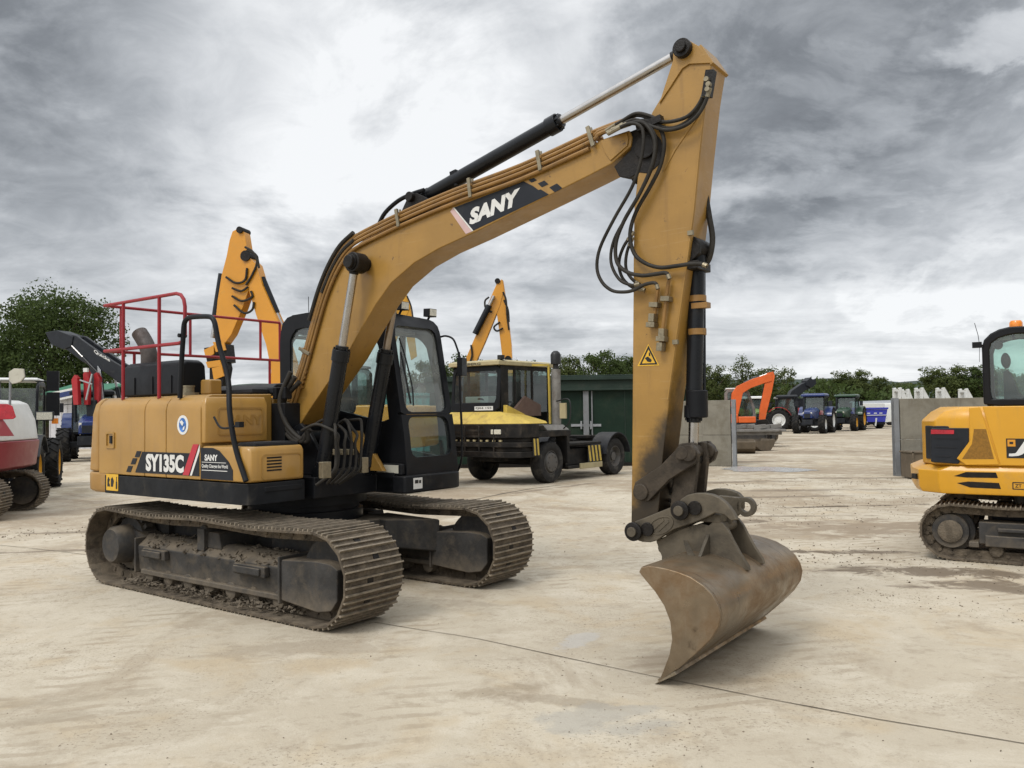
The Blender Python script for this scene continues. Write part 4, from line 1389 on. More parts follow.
for y in (ys - 0.31, ys + 0.26):
    g.box(-0.30, 0.25, y, y + 0.07, 1.06, 1.62)
    g.tube([(0.18, y + 0.035, 1.62), (0.20, y + 0.035, 1.76)], 0.012, 8)
    g.lathe((0.20, y + 0.035, 1.74), (0.1, 0, 1), [(0.016, 0), (0.03, 0.04), (0.026, 0.10), (0.012, 0.13)], 10)
for y in (ys - 0.10, ys + 0.06):
    g.box(0.70, 0.88, y, y + 0.10, 1.07, 1.10)
    g.tube([(0.72, y + 0.05, 1.08), (0.62, y + 0.05, 1.45)], 0.012, 8)
g.box(-0.35, 0.2, ys - 0.2, ys + 0.2, 1.05, 1.42)
g.build('control_console', None, cabo, bevel=0.01)
g = MB().use(M['interior'])
g.box(-0.80, 0.55, CY0 + 0.06, CY1 - 0.06, 2.60, 2.62)
g.box(-0.80, -0.74, CY0 + 0.06, CY1 - 0.06, 1.06, 2.0)
g.build('cab_lining', None, cabo)
# base under the cab, stickers, grab handle, mirror
g = MB().use(M['black'])
g.prism_xy([(-0.85, 0.30), (1.14, 0.30), (1.17, 0.34), (1.17, 1.06), (1.14, 1.15), (1.06, 1.20), (-0.85, 1.20)], 0.925, 1.10)
g.prism_xz([(0.50, 1.101), (1.09, 1.101), (1.09, 1.22), (0.50, 1.22)], 0.315, 0.375)
g.build('cab_base', None, EX, bevel=0.02)
g = MB().use(M['sticker_cream'])
c = S.path(0.294, [(379, 459), (399, 459), (399, 471), (379, 471)])
g.prism_xz([(0.72, 1.125), (1.05, 1.125), (1.05, 1.205), (0.72, 1.205)], 0.3115, 0.3145)
g.build('cab_sticker', None, EX)
g = MB()
g.use(M['decal_white']).box(1.1705, 1.173, 0.40, 0.53, 0.965, 1.075)
g.use(M['ink']).box(1.1732, 1.1745, 0.42, 0.47, 1.02, 1.055)
g.box(1.1732, 1.1745, 0.48, 0.51, 1.02, 1.05)
g.build('cab_sticker', None, EX)
g = MB().use(M['black_clean'])
mp_ = [S.on(1, 1.24, u, v) for u, v in ((440, 337), (446, 336), (453, 339), (457, 348), (460, 358))]
g.tube(crv(mp_, 5), 0.012, 8)
ba = [S.on(1, 1.24, u, v) for u, v in ((459, 352), (460.5, 400), (462, 440), (461, 462), (456, 474))]
g.tube(crv(ba, 5), 0.014, 8)
mc = S.on(1, 1.27, 462, 367)
g.obox(mc, (0.95, 0.3, 0), (-0.3, 0.95, 0), (0, 0, 1), 0.03, 0.075, 0.10)
m0 = g.build('mirror', None, EX, bevel=0.008)
# work lamps, aerial
for u, v in ((402, 306), (430, 313)):
    p = S.on(0, 0.74, u, v)
    g = MB().use(M['black_clean'])
    g.obox((p.x, p.y, p.z), (1, 0, -.05), (0, 1, 0), (0.05, 0, 1), 0.045, 0.062, 0.045)
    g.cyl((p.x - 0.01, p.y, p.z - 0.04), (p.x - 0.05, p.y - 0.02, p.z - 0.13), 0.014, seg=8)
    lo = g.build('work_lamp', None, EX, bevel=0.006)
    g = MB().use(M['lens'])
    g.obox((p.x + 0.047, p.y, p.z), (1, 0, -.05), (0, 1, 0), (0.05, 0, 1), 0.004, 0.052, 0.036)
    g.build('lens', None, lo)
g = MB().use(M['ink'])
p = S.on(1, 0.7, 303, 312)
g.cyl((-0.58, 0.70, 2.85), (-0.58, 0.70, 2.93), 0.035, seg=10); g.cyl((-0.58, 0.70, 2.93), (-0.58, 0.70, 3.00), 0.014, seg=8)
g.tube([(-0.66, 0.62, 2.84), (-0.665, 0.62, 3.09)], 0.004, 6)
g.build('aerial', None, EX)

# ---- boom (traced on its right face)
BY0, BY1 = -0.215, 0.085
top = [(286, 436), (291, 416), (297, 396), (307, 365), (318, 325), (327, 295), (336, 273), (346, 256), (357, 245.5), (380, 233.5), (410, 219.5), (457, 200), (523, 176), (590, 146), (601, 139.5), (629, 130), (632, 137), (631, 146), (611, 164)]
bot = [(590, 175), (546, 197), (473, 233), (439, 248.5), (414, 263), (391, 283), (376, 304), (360, 331), (345, 358), (327, 384), (310, 409), (296, 431), (290, 440)]
BO = S.xz(BY0, top + bot)
g = MB().use(M['mustard'])
g.prism_xz(BO, BY0, BY1)
boom = g.build('boom', None, EX, bevel=0.010)
# side plates at the tip, weld flange along the belly
g = MB().use(M['mustard'])
tp = S.xz(BY0, [(601, 141), (627, 133), (629, 138), (628, 146), (611, 161), (605, 152)])
g.prism_xz(tp, BY0 - 0.012, BY0 - 0.0005)
g.build('tip_plate', None, boom, bevel=0.004)
g = MB().use(M['grease'])
pv = S.on(1, BY0, 645, 147)
knuckle = S.xz(BY0, [(629, 131), (640, 126.5), (652, 130), (660, 139), (663, 152), (657, 165), (648, 173), (638, 172), (628, 178), (618, 176), (613, 166), (630, 149)])
g.prism_xz(knuckle, BY0 + 0.015, BY0 + 0.06)
g.prism_xz(knuckle, BY1 - 0.06, BY1 - 0.015)
g.cyl((pv.x, BY0 - 0.01, pv.z), (pv.x, BY1 + 0.01, pv.z), 0.085, seg=24)
g.build('boom_knuckle', None, boom, bevel=0.005)
# brand decal on the boom
d = BY0 - 0.003
g = MB().use(M['decal_dark'])
g.prism_xz(S.xz(BY0, [(454.5, 207.5), (523.5, 181.5), (528, 183.5), (533, 186), (538.5, 190), (541, 189.5), (549, 194.5), (473.5, 230.5)]), d, BY0 - 0.0006)
for q in ([(528.5, 179.8), (534, 178), (537, 180.4), (531.5, 182.6)], [(538, 183.5), (544.5, 180.5), (548.5, 184.3), (542, 187.2)], [(549.5, 187.5), (557, 183.5), (562.5, 188.2), (555, 192.4)]):
    g.prism_xz(S.xz(BY0, q), d, BY0 - 0.0006)
g.use(M['decal_pink']).prism_xz(S.xz(BY0, [(450.5, 211.5), (453, 208.2), (472, 231.5), (466, 234)]), d, BY0 - 0.0006)
g.use(M['decal_white']).prism_xz(S.xz(BY0, [(453.2, 208), (454.4, 207.5), (473.4, 230.6), (472.2, 231.4)]), d, BY0 - 0.0006)
la, lb = S.on(1, BY0, 470, 225.5), S.on(1, BY0, 522, 203.5)
xd = (lb - la).normalized()
ydv = V((-xd.z, 0, xd.x))
g.text('SANY', la + V((0, -0.0035, 0)), xd, ydv, h=0.135, w=(lb - la).length * 1.02, bold=0.06, shear=0.30, thick=0.001)
g.build('brand_decal', None, boom)
# pin boss of the boom cylinders
bp_ = S.on(1, -0.34, 357, 263)
g = MB().use(M['grease'])
g.cyl((bp_.x, -0.46, bp_.z), (bp_.x, 0.33, bp_.z), 0.062, seg=20)
g.cyl((bp_.x, -0.41, bp_.z), (bp_.x, -0.27, bp_.z), 0.095, seg=22)
g.cyl((bp_.x, 0.14, bp_.z), (bp_.x, 0.28, bp_.z), 0.095, seg=22)
g.build('pin_boss', None, boom, bevel=0.008)

# steel pipes along the boom's back
def offset_top(dist):
    tp_ = [V((x, 0, z)) for x, z in S.xz(BY0, top[:15])]
    out = []
    for i, p in enumerate(tp_):
        a, b = tp_[max(0, i - 1)], tp_[min(len(tp_) - 1, i + 1)]
        t = (b - a).normalized()
        out.append(p + V((-t.z, 0, t.x)) * dist)
    return out


pe = [S.on(1, BY0, u, v) for u, v in ((600, 134), (616, 128), (634, 122))]
for y, dd, i0, i1, m in ((-0.237, -0.028, 1, 14, 'pipe'), (-0.232, 0.022, 1, 15, 'pipe'), (-0.225, 0.060, 0, 15, 'pipe'), (-0.205, 0.100, 0, 15, 'pipe'), (-0.16, 0.075, 0, 15, 'pipe'), (-0.10, 0.06, 0, 14, 'pipe'), (0.07, 0.05, 0, 15, 'pipe'),
                         (-0.22, 0.135, 4, 9, 'hose'), (-0.17, 0.12, 3, 9, 'hose'), (-0.24, 0.05, 5, 9, 'hose')):
    p = [V((q.x, y, q.z)) for q in offset_top(dd)][i0:i1]
    if i1 == 15 and m == 'pipe':
        p = p[:-1] + [V((q.x, y, q.z + (dd - 0.03) * 0.6)) for q in pe]
    g = MB().use(M[m])
    g.tube(crv(p, 4), 0.017 if m == 'pipe' else 0.022, 8)
    g.build('hydraulic_pipe', None, boom)
ot = offset_top(0.02)
for k, f_ in ((1, .5), (3, 0.3), (9, 0.7), (11, 0.25), (12, 0.3), (13, 0.4)):
    g = MB().use(M['pipe'])
    p = ot[k].lerp(ot[k + 1], f_)
    t = (ot[k + 1] - ot[k]).normalized()
    nn = V((-t.z, 0, t.x))
    g.obox(V((p.x, -0.165, p.z)) + nn * 0.055, t, (0, 1, 0), nn, 0.025, 0.09, 0.012)
    g.use(M['fitting']).obox(V((p.x, -0.250, p.z)) + nn * 0.03, t, (0, 1, 0), nn, 0.016, 0.012, 0.085)
    g.cyl(V((p.x, -0.20, p.z)) + nn * 0.06, V((p.x, -0.20, p.z)) + nn * 0.12, 0.012, seg=6)
    g.build('pipe_clamp', None, boom, bevel=0.003)

g = MB().use(M['pipe'])
for u, v in ((303, 372), (301.5, 377), (300, 382), (298.5, 387)):
    p = S.on(1, BY0, u + 4, v)
    g.cyl((p.x, BY0 - 0.03, p.z), (p.x, BY0, p.z), 0.022, seg=10)
g.build('grease_points', None, boom)

# ---- hydraulic cylinders: barrel > gland, rod
def ram(name, a, b, frac, r, rr, rodm='chrome', eye=True):
    """barrel from a to a point frac of the way, rod on to b"""
    a, b = V(a), V(b)
    d = (b - a).normalized()
    m = a + (b - a) * frac
    g = MB().use(M['cyl'])
    g.cyl(a + d * 0.06, m, r, seg=26)
    g.cyl(a + d * 0.05, a + d * 0.12, r * 1.08, seg=26)
    if eye:
        g.cyl(a + V((0, -r * 1.05, 0)), a + V((0, r * 1.05, 0)), r * 1.05, seg=20)
    o = g.build(name, None, EX, bevel=0.006)
    g = MB().use(M['cyl'])
    g.cyl(m - d * r * 1.5, m, r * 1.17, seg=26)
    g.cyl(m, m + d * r * 0.55, r * 0.86, seg=26)
    for k in range(8):
        n1 = d.orthogonal().normalized(); n2 = d.cross(n1)
        q = m + (n1 * math.cos(k * .785) + n2 * math.sin(k * .785)) * r * 0.98
        g.cyl(q, q + d * 0.02, r * 0.13, seg=6)
    g.build('gland', None, o, bevel=0.004)
    g = MB().use(M[rodm])
    g.cyl(m + d * 0.01, b - d * 0.06, rr, seg=24)
    g.build('rod', None, o)
    g = MB().use(M['grease'])
    g.cyl(b + V((0, -r * 0.95, 0)), b + V((0, r * 0.95, 0)), r * 1.0, seg=22)
    g.cyl(b - d * (r * 1.5), b - d * 0.02, rr * 1.15, seg=18)
    g.build('rod_eye', None, o, bevel=0.004)
    return o


# boom cylinders
base = S.on(1, -0.36, 322, 474)
joint_ = S.on(1, -0.36, 341.5, 350)
bt = V((bp_.x, -0.36, bp_.z))
fr = (V((joint_.x, -0.36, joint_.z)) - V((base.x, -0.36, base.z))).length / (bt - V((base.x, -0.36, base.z))).length
bb = V((base.x, -0.36, base.z))
c1 = ram('boom_cylinder', bb, bt, fr, 0.072, 0.038)
ram('boom_cylinder', (bb.x, 0.22, bb.z), (bt.x, 0.22, bt.z), fr, 0.072, 0.038, 'rodold')
# arm cylinder above the boom
AY = -0.04
a0 = S.on(1, AY, 421, 200)
a1 = S.on(1, AY, 684, 51)
am = S.on(1, AY, 560, 129.5)
fa = (am - a0).length / (a1 - a0).length
ram('arm_cylinder', a0, a1, fa, 0.066, 0.036)
g = MB().use(M['grease'])
g.prism_xz([(a0.x - 0.22, a0.z - 0.24), (a0.x + 0.30, a0.z - 0.10), (a0.x + 0.06, a0.z + 0.03), (a0.x - 0.03, a0.z + 0.03)], AY - 0.13, AY - 0.085)
g.prism_xz([(a0.x - 0.22, a0.z - 0.24), (a0.x + 0.30, a0.z - 0.10), (a0.x + 0.06, a0.z + 0.03), (a0.x - 0.03, a0.z + 0.03)], AY + 0.085, AY + 0.13)
g.cyl((a0.x, AY - 0.17, a0.z), (a0.x, AY + 0.17, a0.z), 0.045, seg=16)
g.build('cylinder_bracket', None, boom, bevel=0.005)
g = MB().use(M['black'])
q = S.on(1, AY - 0.02, 455, 175)
g.obox(q, xd, (0, 1, 0), ydv, 0.035, 0.03, 0.035)
g.cyl(q - ydv * 0.02, q - ydv * 0.10, 0.025, seg=10)
hq = [S.on(1, AY - 0.10, u, v) for u, v in ((378, 226), (385, 213), (398, 201), (412, 194), (424, 190))]
g.tube(crv(hq, 5), 0.02, 8)
g.build('port_block', None, boom)

# ---- arm (dipper)
SY0, SY1 = -0.195, 0.065
al = [(676, 57), (672, 72), (664, 92), (652, 112), (645, 128), (641, 150), (638, 172), (634, 207), (633.2, 250), (633, 300), (632.5, 360), (632, 430), (631.6, 470), (631, 522), (634, 533), (642, 538), (651, 536), (657, 527), (659.5, 500), (663, 455), (667, 420)]
ar = [(669, 400), (678, 333), (687, 268), (694.5, 212), (700.5, 150), (706.5, 96), (712, 62), (697, 47)]
AO = S.xz(SY0, al + ar)
g = MB().use(M['arm_paint'])
g.prism_xz(AO, SY0, SY1)
arm = g.build('arm', None, EX, bevel=0.010)
# lug for the arm ram, head plate, doubler
g = MB().use(M['mustard'])
hd = S.xz(SY0, [(673.5, 62), (674, 50), (680, 42), (690, 41), (700, 47), (712, 59.5), (713, 63.5), (690, 64.5), (683, 69), (672, 86), (660, 104)])
g.prism_xz(hd, SY0 - 0.014, SY0 - 0.001)
g.prism_xz(hd, SY1 + 0.001, SY1 + 0.014)
p0, p1 = S.on(1, SY0, 700, 46), S.on(1, SY0, 714, 61)
g.bar((p0.x, (SY0 + SY1) / 2, p0.z), (p1.x - 0.01, (SY0 + SY1) / 2, p1.z - 0.02), 0.285, 0.025, up=(0.6, 0, 0.8))
g.prism_xz(S.xz(SY0, [(698.5, 113), (700.5, 114), (676, 150), (664, 172), (662.5, 171), (674, 149)]), SY0 - 0.007, SY0 - 0.0005)
g.prism_xz(S.xz(SY0, [(704.5, 96), (706, 96.5), (700, 150), (694, 212), (687, 266), (677.5, 333), (668.5, 400), (667, 400), (676, 333), (685.5, 266), (692.5, 212), (698.5, 150)]), SY0 - 0.007, SY0 - 0.0005)
g.build('arm_plate', None, arm, bevel=0.003)
pt_ = S.on(1, SY0, 684.5, 50)
g = MB().use(M['grease'])
g.cyl((pt_.x, SY0 - 0.06, pt_.z), (pt_.x, SY1 + 0.06, pt_.z), 0.068, seg=22)
g.cyl((pt_.x, SY0 - 0.085, pt_.z), (pt_.x, SY0 - 0.06, pt_.z), 0.040, seg=18)
g.build('ram_pin', None, arm, bevel=0.006)
# warning triangle
g = MB().use(M['sticker_yellow'])
g.prism_xz(S.xz(SY0, [(648.5, 344), (659.5, 365.5), (637.5, 366.2)]), SY0 - 0.0022, SY0 - 0.0006)
g.use(M['ink'])
o_ = [S.on(1, SY0 - 0.0024, u, v) for u, v in ((648.5, 345.6), (657.6, 364.4), (639.4, 365.0))]
i_ = [S.on(1, SY0 - 0.0024, u, v) for u, v in ((648.5, 349.2), (655.2, 363.0), (641.8, 363.5))]
g.ringplate(o_, i_, (0, -0.001, 0))
g.prism_xz(S.xz(SY0, [(645, 358), (648, 356.5), (652, 360), (651, 362.3), (647.5, 361.5)]), SY0 - 0.0036, SY0 - 0.0024)
g.prism_xz(S.xz(SY0, [(649, 352.5), (650.2, 352.5), (650.6, 356), (648.8, 356)]), SY0 - 0.0036, SY0 - 0.0024)
g.build('warning_sticker', None, arm)

# hoses at the elbow
HP = [([(606, 131), (622, 121), (636, 113.5), (650, 116), (661, 121.5), (674, 121), (688, 116), (699, 104), (707, 86)], -0.26, .0135),
      ([(607, 133), (626, 124), (640, 122), (654, 127), (668, 130), (684, 126), (697, 116), (705, 103), (710, 88)], -0.28, .0135),
      ([(608, 134), (628, 124), (640, 126), (643.5, 137), (641, 160), (632, 187), (614, 219), (600, 248), (597, 268), (602, 282), (612, 290.5), (624, 292), (634, 290), (645, 284.5), (655, 283), (658, 289)], -0.33, .013),
      ([(612, 130), (636, 122), (648, 127), (655, 143), (652, 165), (640, 193), (624, 221), (616, 243), (617, 262), (627, 272), (642, 275.5), (656, 274), (666, 273), (669.5, 279)], -0.30, .015),
      ([(615, 129), (640, 121), (656, 124), (664, 140), (661, 164), (650, 187), (636, 212), (630, 234), (634, 253), (645, 263), (660, 267.5), (676, 266), (690, 264), (700, 264), (707, 266)], -0.25, .015),
      ([(634, 232), (624, 246), (619, 262), (622, 277), (632, 287), (645, 290)], -0.24, .012),
      ([(633, 237), (627, 252), (626, 268), (632, 279), (642, 286)], -0.23, .012),
      ([(609, 132), (632, 120), (646, 124), (655, 136), (655, 158), (645, 184), (628, 214), (614, 240), (611, 262), (619, 279), (631, 285), (640, 284)], -0.29, .012),
      ([(612, 128), (634, 116), (650, 119), (663, 127), (676, 127), (690, 119), (702, 103), (709, 90)], -0.245, .012)]
for pts, y, r in HP:
    g = MB().use(M['hose'])
    p = crv(S.path(y, pts), 5)
    g.tube(p, r, 10)
    g.use(M['fitting'])
    g.tube([p[0], p[3]], r * 1.25, 8)
    g.tube([p[-4], p[-1]], r * 1.2, 8)
    g.build('hydraulic_hose', None, boom)
g = MB().use(M['grease'])
p = S.on(1, -0.25, 650, 124)
g.obox(p, xd, (0, 1, 0), ydv, 0.10, 0.03, 0.025)
g.build('hose_block', None, boom)
g = MB().use(M['grease'])
p = S.on(1, -0.25, 709, 84)
g.obox(p, (0.2, 0, 1), (0, 1, 0), (1, 0, -0.2), 0.09, 0.03, 0.03)
g.use(M['fitting'])
for du, dv in ((-1, -4), (1, 1), (0, 6)):
    q = S.on(1, -0.28, 708.5 + du, 84 + dv)
    g.cyl(q, q + V((0, -0.03, 0)), 0.018, seg=8)
g.build('hose_block', None, arm)
# steel pipes and couplings down the arm
for pts, fits in (([(658, 288), (656.5, 300), (654, 318), (652.5, 326)], [(655, 305), (653, 318), (652, 325)]), ([(669, 279), (667.5, 288), (666, 300), (664, 318), (662, 334), (660.5, 346)], [(666.5, 299), (663, 333), (662, 339), (661, 347)])):
    g = MB().use(M['pipe'])
    g.tube(S.path(-0.235, pts), 0.014, 8)
    g.use(M['fitting'])
    for k, (u, v) in enumerate(fits):
        q = S.on(1, -0.235, u, v)
        g.obox(q, (0.1, 0, 1), (0, 1, 0), (1, 0, -0.1), 0.030 if k % 2 else 0.018, 0.035, 0.022 if k % 2 else 0.034)
    g.build('service_pipe', None, arm, bevel=0.003)
# pipe running down the arm's front face
g = MB().use(M['hose'])
fp = [S.on(1, 0.02, u, v) for u, v in ((708.5, 120), (706, 160), (705.5, 190), (709, 215), (712.5, 238), (710, 256), (705, 266))]
g.tube(crv(fp, 5), 0.022, 8)
g.build('hydraulic_hose', None, arm)
g = MB().use(M['fitting'])
for u, v in ((690.6, 233), (675.5, 342)):
    q = S.on(1, -0.205, u, v)
    g.obox(q, (1, 0, 0), (0, 1, 0), (0, 0, 1), 0.02, 0.012, 0.016)
g.build('pipe_clip', None, arm)

# bucket ram in front of the arm
k0 = S.on(1, -0.03, 697, 249)
k1 = S.on(1, -0.03, 693, 459)
km = S.on(1, -0.03, 697, 418)
br = ram('bucket_cylinder', k0, k1, (km - k0).length / (k1 - k0).length, 0.060, 0.036)
g = MB().use(M['grease'])
g.cyl((k0.x, -0.16, k0.z), (k0.x, 0.07, k0.z), 0.075, seg=20)
lug = S.xz(-0.17, [(687, 240), (693, 240), (699, 245), (699, 253), (694, 258), (685, 266)])
g.prism_xz(lug, -0.165, -0.125); g.prism_xz(lug, 0.03, 0.062)
g.box(k0.x - 0.05, k0.x + 0.07, -0.19, 0.05, k0.z - 0.17, k0.z - 0.11)
g.build('ram_lug', None, arm, bevel=0.006)
for v_ in (299, 332):
    g = MB().use(M['pipe'])
    q = S.on(1, -0.03, 697, v_)
    g.cyl(q + V((0, 0, -0.022)), q + V((0, 0, 0.022)), 0.068, seg=24)
    if v_ < 310: g.box(q.x - 0.02, q.x + 0.10, -0.09, -0.02, q.z - 0.075, q.z - 0.035)
    g.build('ram_clamp', None, br)
g = MB().use(M['cyl'])
q0, q1 = S.on(1, 0.05, 704, 262), S.on(1, 0.05, 704.5, 405)
g.tube([q0, q1], 0.012, 8)
g.build('ram_pipe', None, br)
q = S.on(1, -0.03, 697, 404)
g = MB().use(M['black'])
g.cyl(q + V((0, 0, 0.10)), q + V((0, 0, -0.10)), 0.078, seg=22)
g.build('ram_guard', None, br, bevel=0.01)

# tipping links
lp, mpn = S.on(1, -0.24, 641.5, 492), S.on(1, -0.24, 689, 453)
for y0, y1 in ((-0.245, -0.200), (0.072, 0.115)):
    g = MB().use(M['link'])
    dv = (mpn - lp).normalized(); nn = V((-dv.z, 0, dv.x))
    pts = []
    for t, w in ((-0.10, 0.05), (0, 0.085), (0.5, 0.060), (1, 0.085), (1.12, 0.05)):
        p = lp + (mpn - lp) * t
        pts.append((p + nn * w, p - nn * w))
    out = [a for a, b in pts] + [b for a, b in pts][::-1]
    g.prism_xz([(p.x, p.z) for p in out], y0, y1)
    for c in (lp, mpn):
        g.cyl((c.x, y0 - 0.02, c.z), (c.x, y1 + 0.01, c.z), 0.060, seg=20)
    g.build('tipping_link', None, arm, bevel=0.008)
q2 = S.on(1, -0.10, 684, 506)
g = MB().use(M['link'])
mc_ = S.on(1, -0.10, 691, 452)
for y0, y1 in ((-0.17, -0.12), (0.01, 0.06)):
    g.prism_xz([(mc_.x - 0.07, mc_.z + 0.06), (mc_.x + 0.06, mc_.z + 0.07), (mc_.x + 0.08, mc_.z - 0.02), (q2.x + 0.10, q2.z + 0.02), (q2.x - 0.08, q2.z - 0.02), (mc_.x - 0.09, mc_.z - 0.08)], y0, y1)
g.prism_xz([(mc_.x - 0.03, mc_.z - 0.06), (mc_.x + 0.04, mc_.z - 0.06), (q2.x + 0.05, q2.z + 0.08), (q2.x - 0.04, q2.z + 0.08)], -0.12, 0.01)
g.cyl((mc_.x, -0.27, mc_.z), (mc_.x, 0.13, mc_.z), 0.05, seg=18)
g.build('bucket_link', None, arm, bevel=0.008)
g = MB().use(M['hose'])
g.tube(crv(S.path(-0.02, [(676, 470), (674, 485), (668, 496), (664, 503), (664, 511), (668, 513)]), 5), 0.014, 8)
g.tube(crv(S.path(-0.02, [(664, 503), (668, 500), (674, 503), (678, 508)]), 5), 0.014, 8)
g.build('hydraulic_hose', None, arm)

# ---- quick hitch
QY = ((-0.275, -0.225), (0.075, 0.125))
ql = [(629.5, 531), (631, 525), (635.5, 521), (645, 517.5), (656, 513), (666, 509), (675, 505.5), (681, 499), (687, 495), (695, 493), (704, 493), (712, 494.5), (719, 497.5), (726, 503), (733, 512), (737, 520), (731, 521), (724, 515), (715, 513), (707.5, 517), (695, 522.5), (684, 526), (674, 529.5), (664, 535.5), (657, 540.5), (650, 542.5), (642, 542), (634, 539.5), (630.5, 535)]
g = MB().use(M['hitch'])
qf = [(min(u, 724), v) for u, v in ql if not (u > 724 and v > 508)]
for (y0, y1), o_ in zip(QY, (ql, qf)):
    g.prism_xz(S.xz(QY[0][0], o_), y0, y1)
qa, qb = S.on(1, QY[0][0], 635.5, 531), S.on(1, QY[0][0], 682, 510)
for c in (qa, qb):
    g.cyl((c.x, -0.30, c.z), (c.x, 0.15, c.z), 0.058, seg=22)
lugp = S.on(1, 0.0, 733, 512)
g.prism_xz(S.xz(0.0, [(700, 500), (716, 497), (731, 503), (739, 514), (734, 524), (716, 517)]), -0.10, -0.05)
g.prism_xz(S.xz(0.0, [(700, 500), (716, 497), (726, 503), (730, 514), (726, 522), (714, 517)]), 0.03, 0.07)
g.box(qb.x - 0.1, qb.x + 0.26, -0.224, 0.074, qb.z - 0.08, qb.z - 0.02)
hitch = g.build('quick_hitch', None, EX, bevel=0.008)
g = MB().use(M['hitch'])
ec = S.on(1, -0.04, 745.5, 507)
orr = [V((ec.x + 0.068 * math.cos(a), -0.04, ec.z + 0.068 * math.sin(a))) for a in (2 * math.pi * k / 24 for k in range(24))]
irr = [V((ec.x + 0.034 * math.cos(a), -0.04, ec.z + 0.034 * math.sin(a))) for a in (2 * math.pi * k / 24 for k in range(24))]
g.ringplate(orr, irr, (0, 0.045, 0))
g.prism_xz([(ec.x - 0.20, ec.z + 0.07), (ec.x - 0.04, ec.z + 0.062), (ec.x - 0.045, ec.z - 0.05), (ec.x - 0.14, ec.z - 0.14)], -0.04, 0.005)
g.build('lifting_eye', None, hitch, bevel=0.005)
for c in (qa, qb):
    g = MB().use(M['grease'])
    g.lathe((c.x, -0.30, c.z), (0, -1, 0), [(0.068, 0), (0.068, 0.02), (0.050, 0.025)], 22)
    g.cyl((c.x + 0.10, -0.295, c.z + 0.02), (c.x + 0.10, -0.275, c.z + 0.02), 0.05, seg=14)
    g.use(M['hitch']).cyl((c.x, -0.325, c.z), (c.x, -0.345, c.z), 0.036, seg=20)
    g.build('hitch_pin', None, hitch, bevel=0.004)

em = S.on(1, QY[0][0], 661, 525)
g = MB().use(M['hitch'])
t_ = (qb - qa).normalized(); n_ = V((-t_.z, 0, t_.x))
oo = [em + t_ * 0.105 * math.cos(a) + n_ * 0.06 * math.sin(a) + V((0, -0.0006, 0)) for a in (2 * math.pi * k / 28 for k in range(28))]
ii = [em + t_ * 0.092 * math.cos(a) + n_ * 0.049 * math.sin(a) + V((0, -0.0006, 0)) for a in (2 * math.pi * k / 28 for k in range(28))]
g.ringplate(oo, ii, (0, -0.006, 0))
for a_, b_ in ((-0.055, 0.012), (-0.025, -0.012)):
    g.obox(em + t_ * (a_ + 0.04) + n_ * b_ + V((0, -0.003, 0)), t_ + n_ * 0.3, (0, 1, 0), n_ - t_ * 0.3, 0.055, 0.0024, 0.008)
g.build('maker_plate', None, hitch)

# ---- ditching bucket
KY0, KY1 = -0.89, 0.73
back = S.xz(KY0, [(638.7, 572), (641, 567.5), (648, 566), (657, 567), (666, 568.8), (678, 572.2), (690, 577), (703, 585.5), (712, 594.5), (718, 605), (720.5, 615), (718.5, 627), (711, 639), (698, 652), (680, 667.5), (657.5, 684)])
mouth = S.xz(KY0, [(663, 671), (669, 655), (671.8, 640), (670, 622), (664, 606), (655, 592), (645, 580)])
g = MB().use(M['steel'])
n = len(back)
inn = []
for i, (x, z) in enumerate(back):
    a, b = back[max(0, i - 1)], back[min(n - 1, i + 1)]
    t = V((b[0] - a[0], b[1] - a[1])).normalized()
    inn.append((x + t.y * 0.022, z - t.x * 0.022) if True else None)
# inner side is towards the mouth
cx = sum(p[0] for p in mouth) / len(mouth); cz = sum(p[1] for p in mouth) / len(mouth)
mid = back[n // 2]; midi = inn[n // 2]
if (V(midi) - V((cx, cz))).length > (V(mid) - V((cx, cz))).length:
    inn = [(2 * x - a, 2 * z - b) for (x, z), (a, b) in zip(back, inn)]
NB = 24
rings = []
for k in range(NB + 1):
    y = KY0 + 0.03 + (KY1 - KY0 - 0.06) * k / NB
    rings.append([V((x, y, z)) for x, z in back] + [V((x, y, z)) for x, z in inn[::-1]])
g.loft(rings)
bucket = g.build('bucket', None, EX, angle=50)
for y0, y1 in ((KY0, KY0 + 0.0305), (KY1 - 0.0305, KY1)):
    g = MB().use(M['steel'])
    g.prism_xz(back + mouth, y0, y1)
    g.build('side_plate', None, bucket, bevel=0.006)
g = MB().use(M['edge'])
tipx, tipz = back[-1]
dirx = V((back[-2][0] - back[-1][0], back[-2][1] - back[-1][1])).normalized()
nx_ = V((dirx.y, -dirx.x))
if nx_.y > 0: nx_ = -nx_
e = [V((tipx, tipz)) - dirx * 0.02, V((tipx, tipz)) + dirx * 0.16, V((tipx, tipz)) + dirx * 0.16 + nx_ * 0.022, V((tipx, tipz)) - dirx * 0.02 + nx_ * 0.010]
g.prism_xz([(p.x, max(0.001, p.y)) for p in e], KY0 - 0.012, KY1 + 0.012)
g.build('cutting_edge', None, bucket, bevel=0.003)
g = MB().use(M['steel'])
lipx, lipz = back[1]
g.cyl((back[0][0] + 0.03, KY0 + 0.03, back[0][1] + 0.005), (back[0][0] + 0.03, KY1 - 0.03, back[0][1] + 0.005), 0.032, seg=14)
g.build('top_lip', None, bucket)
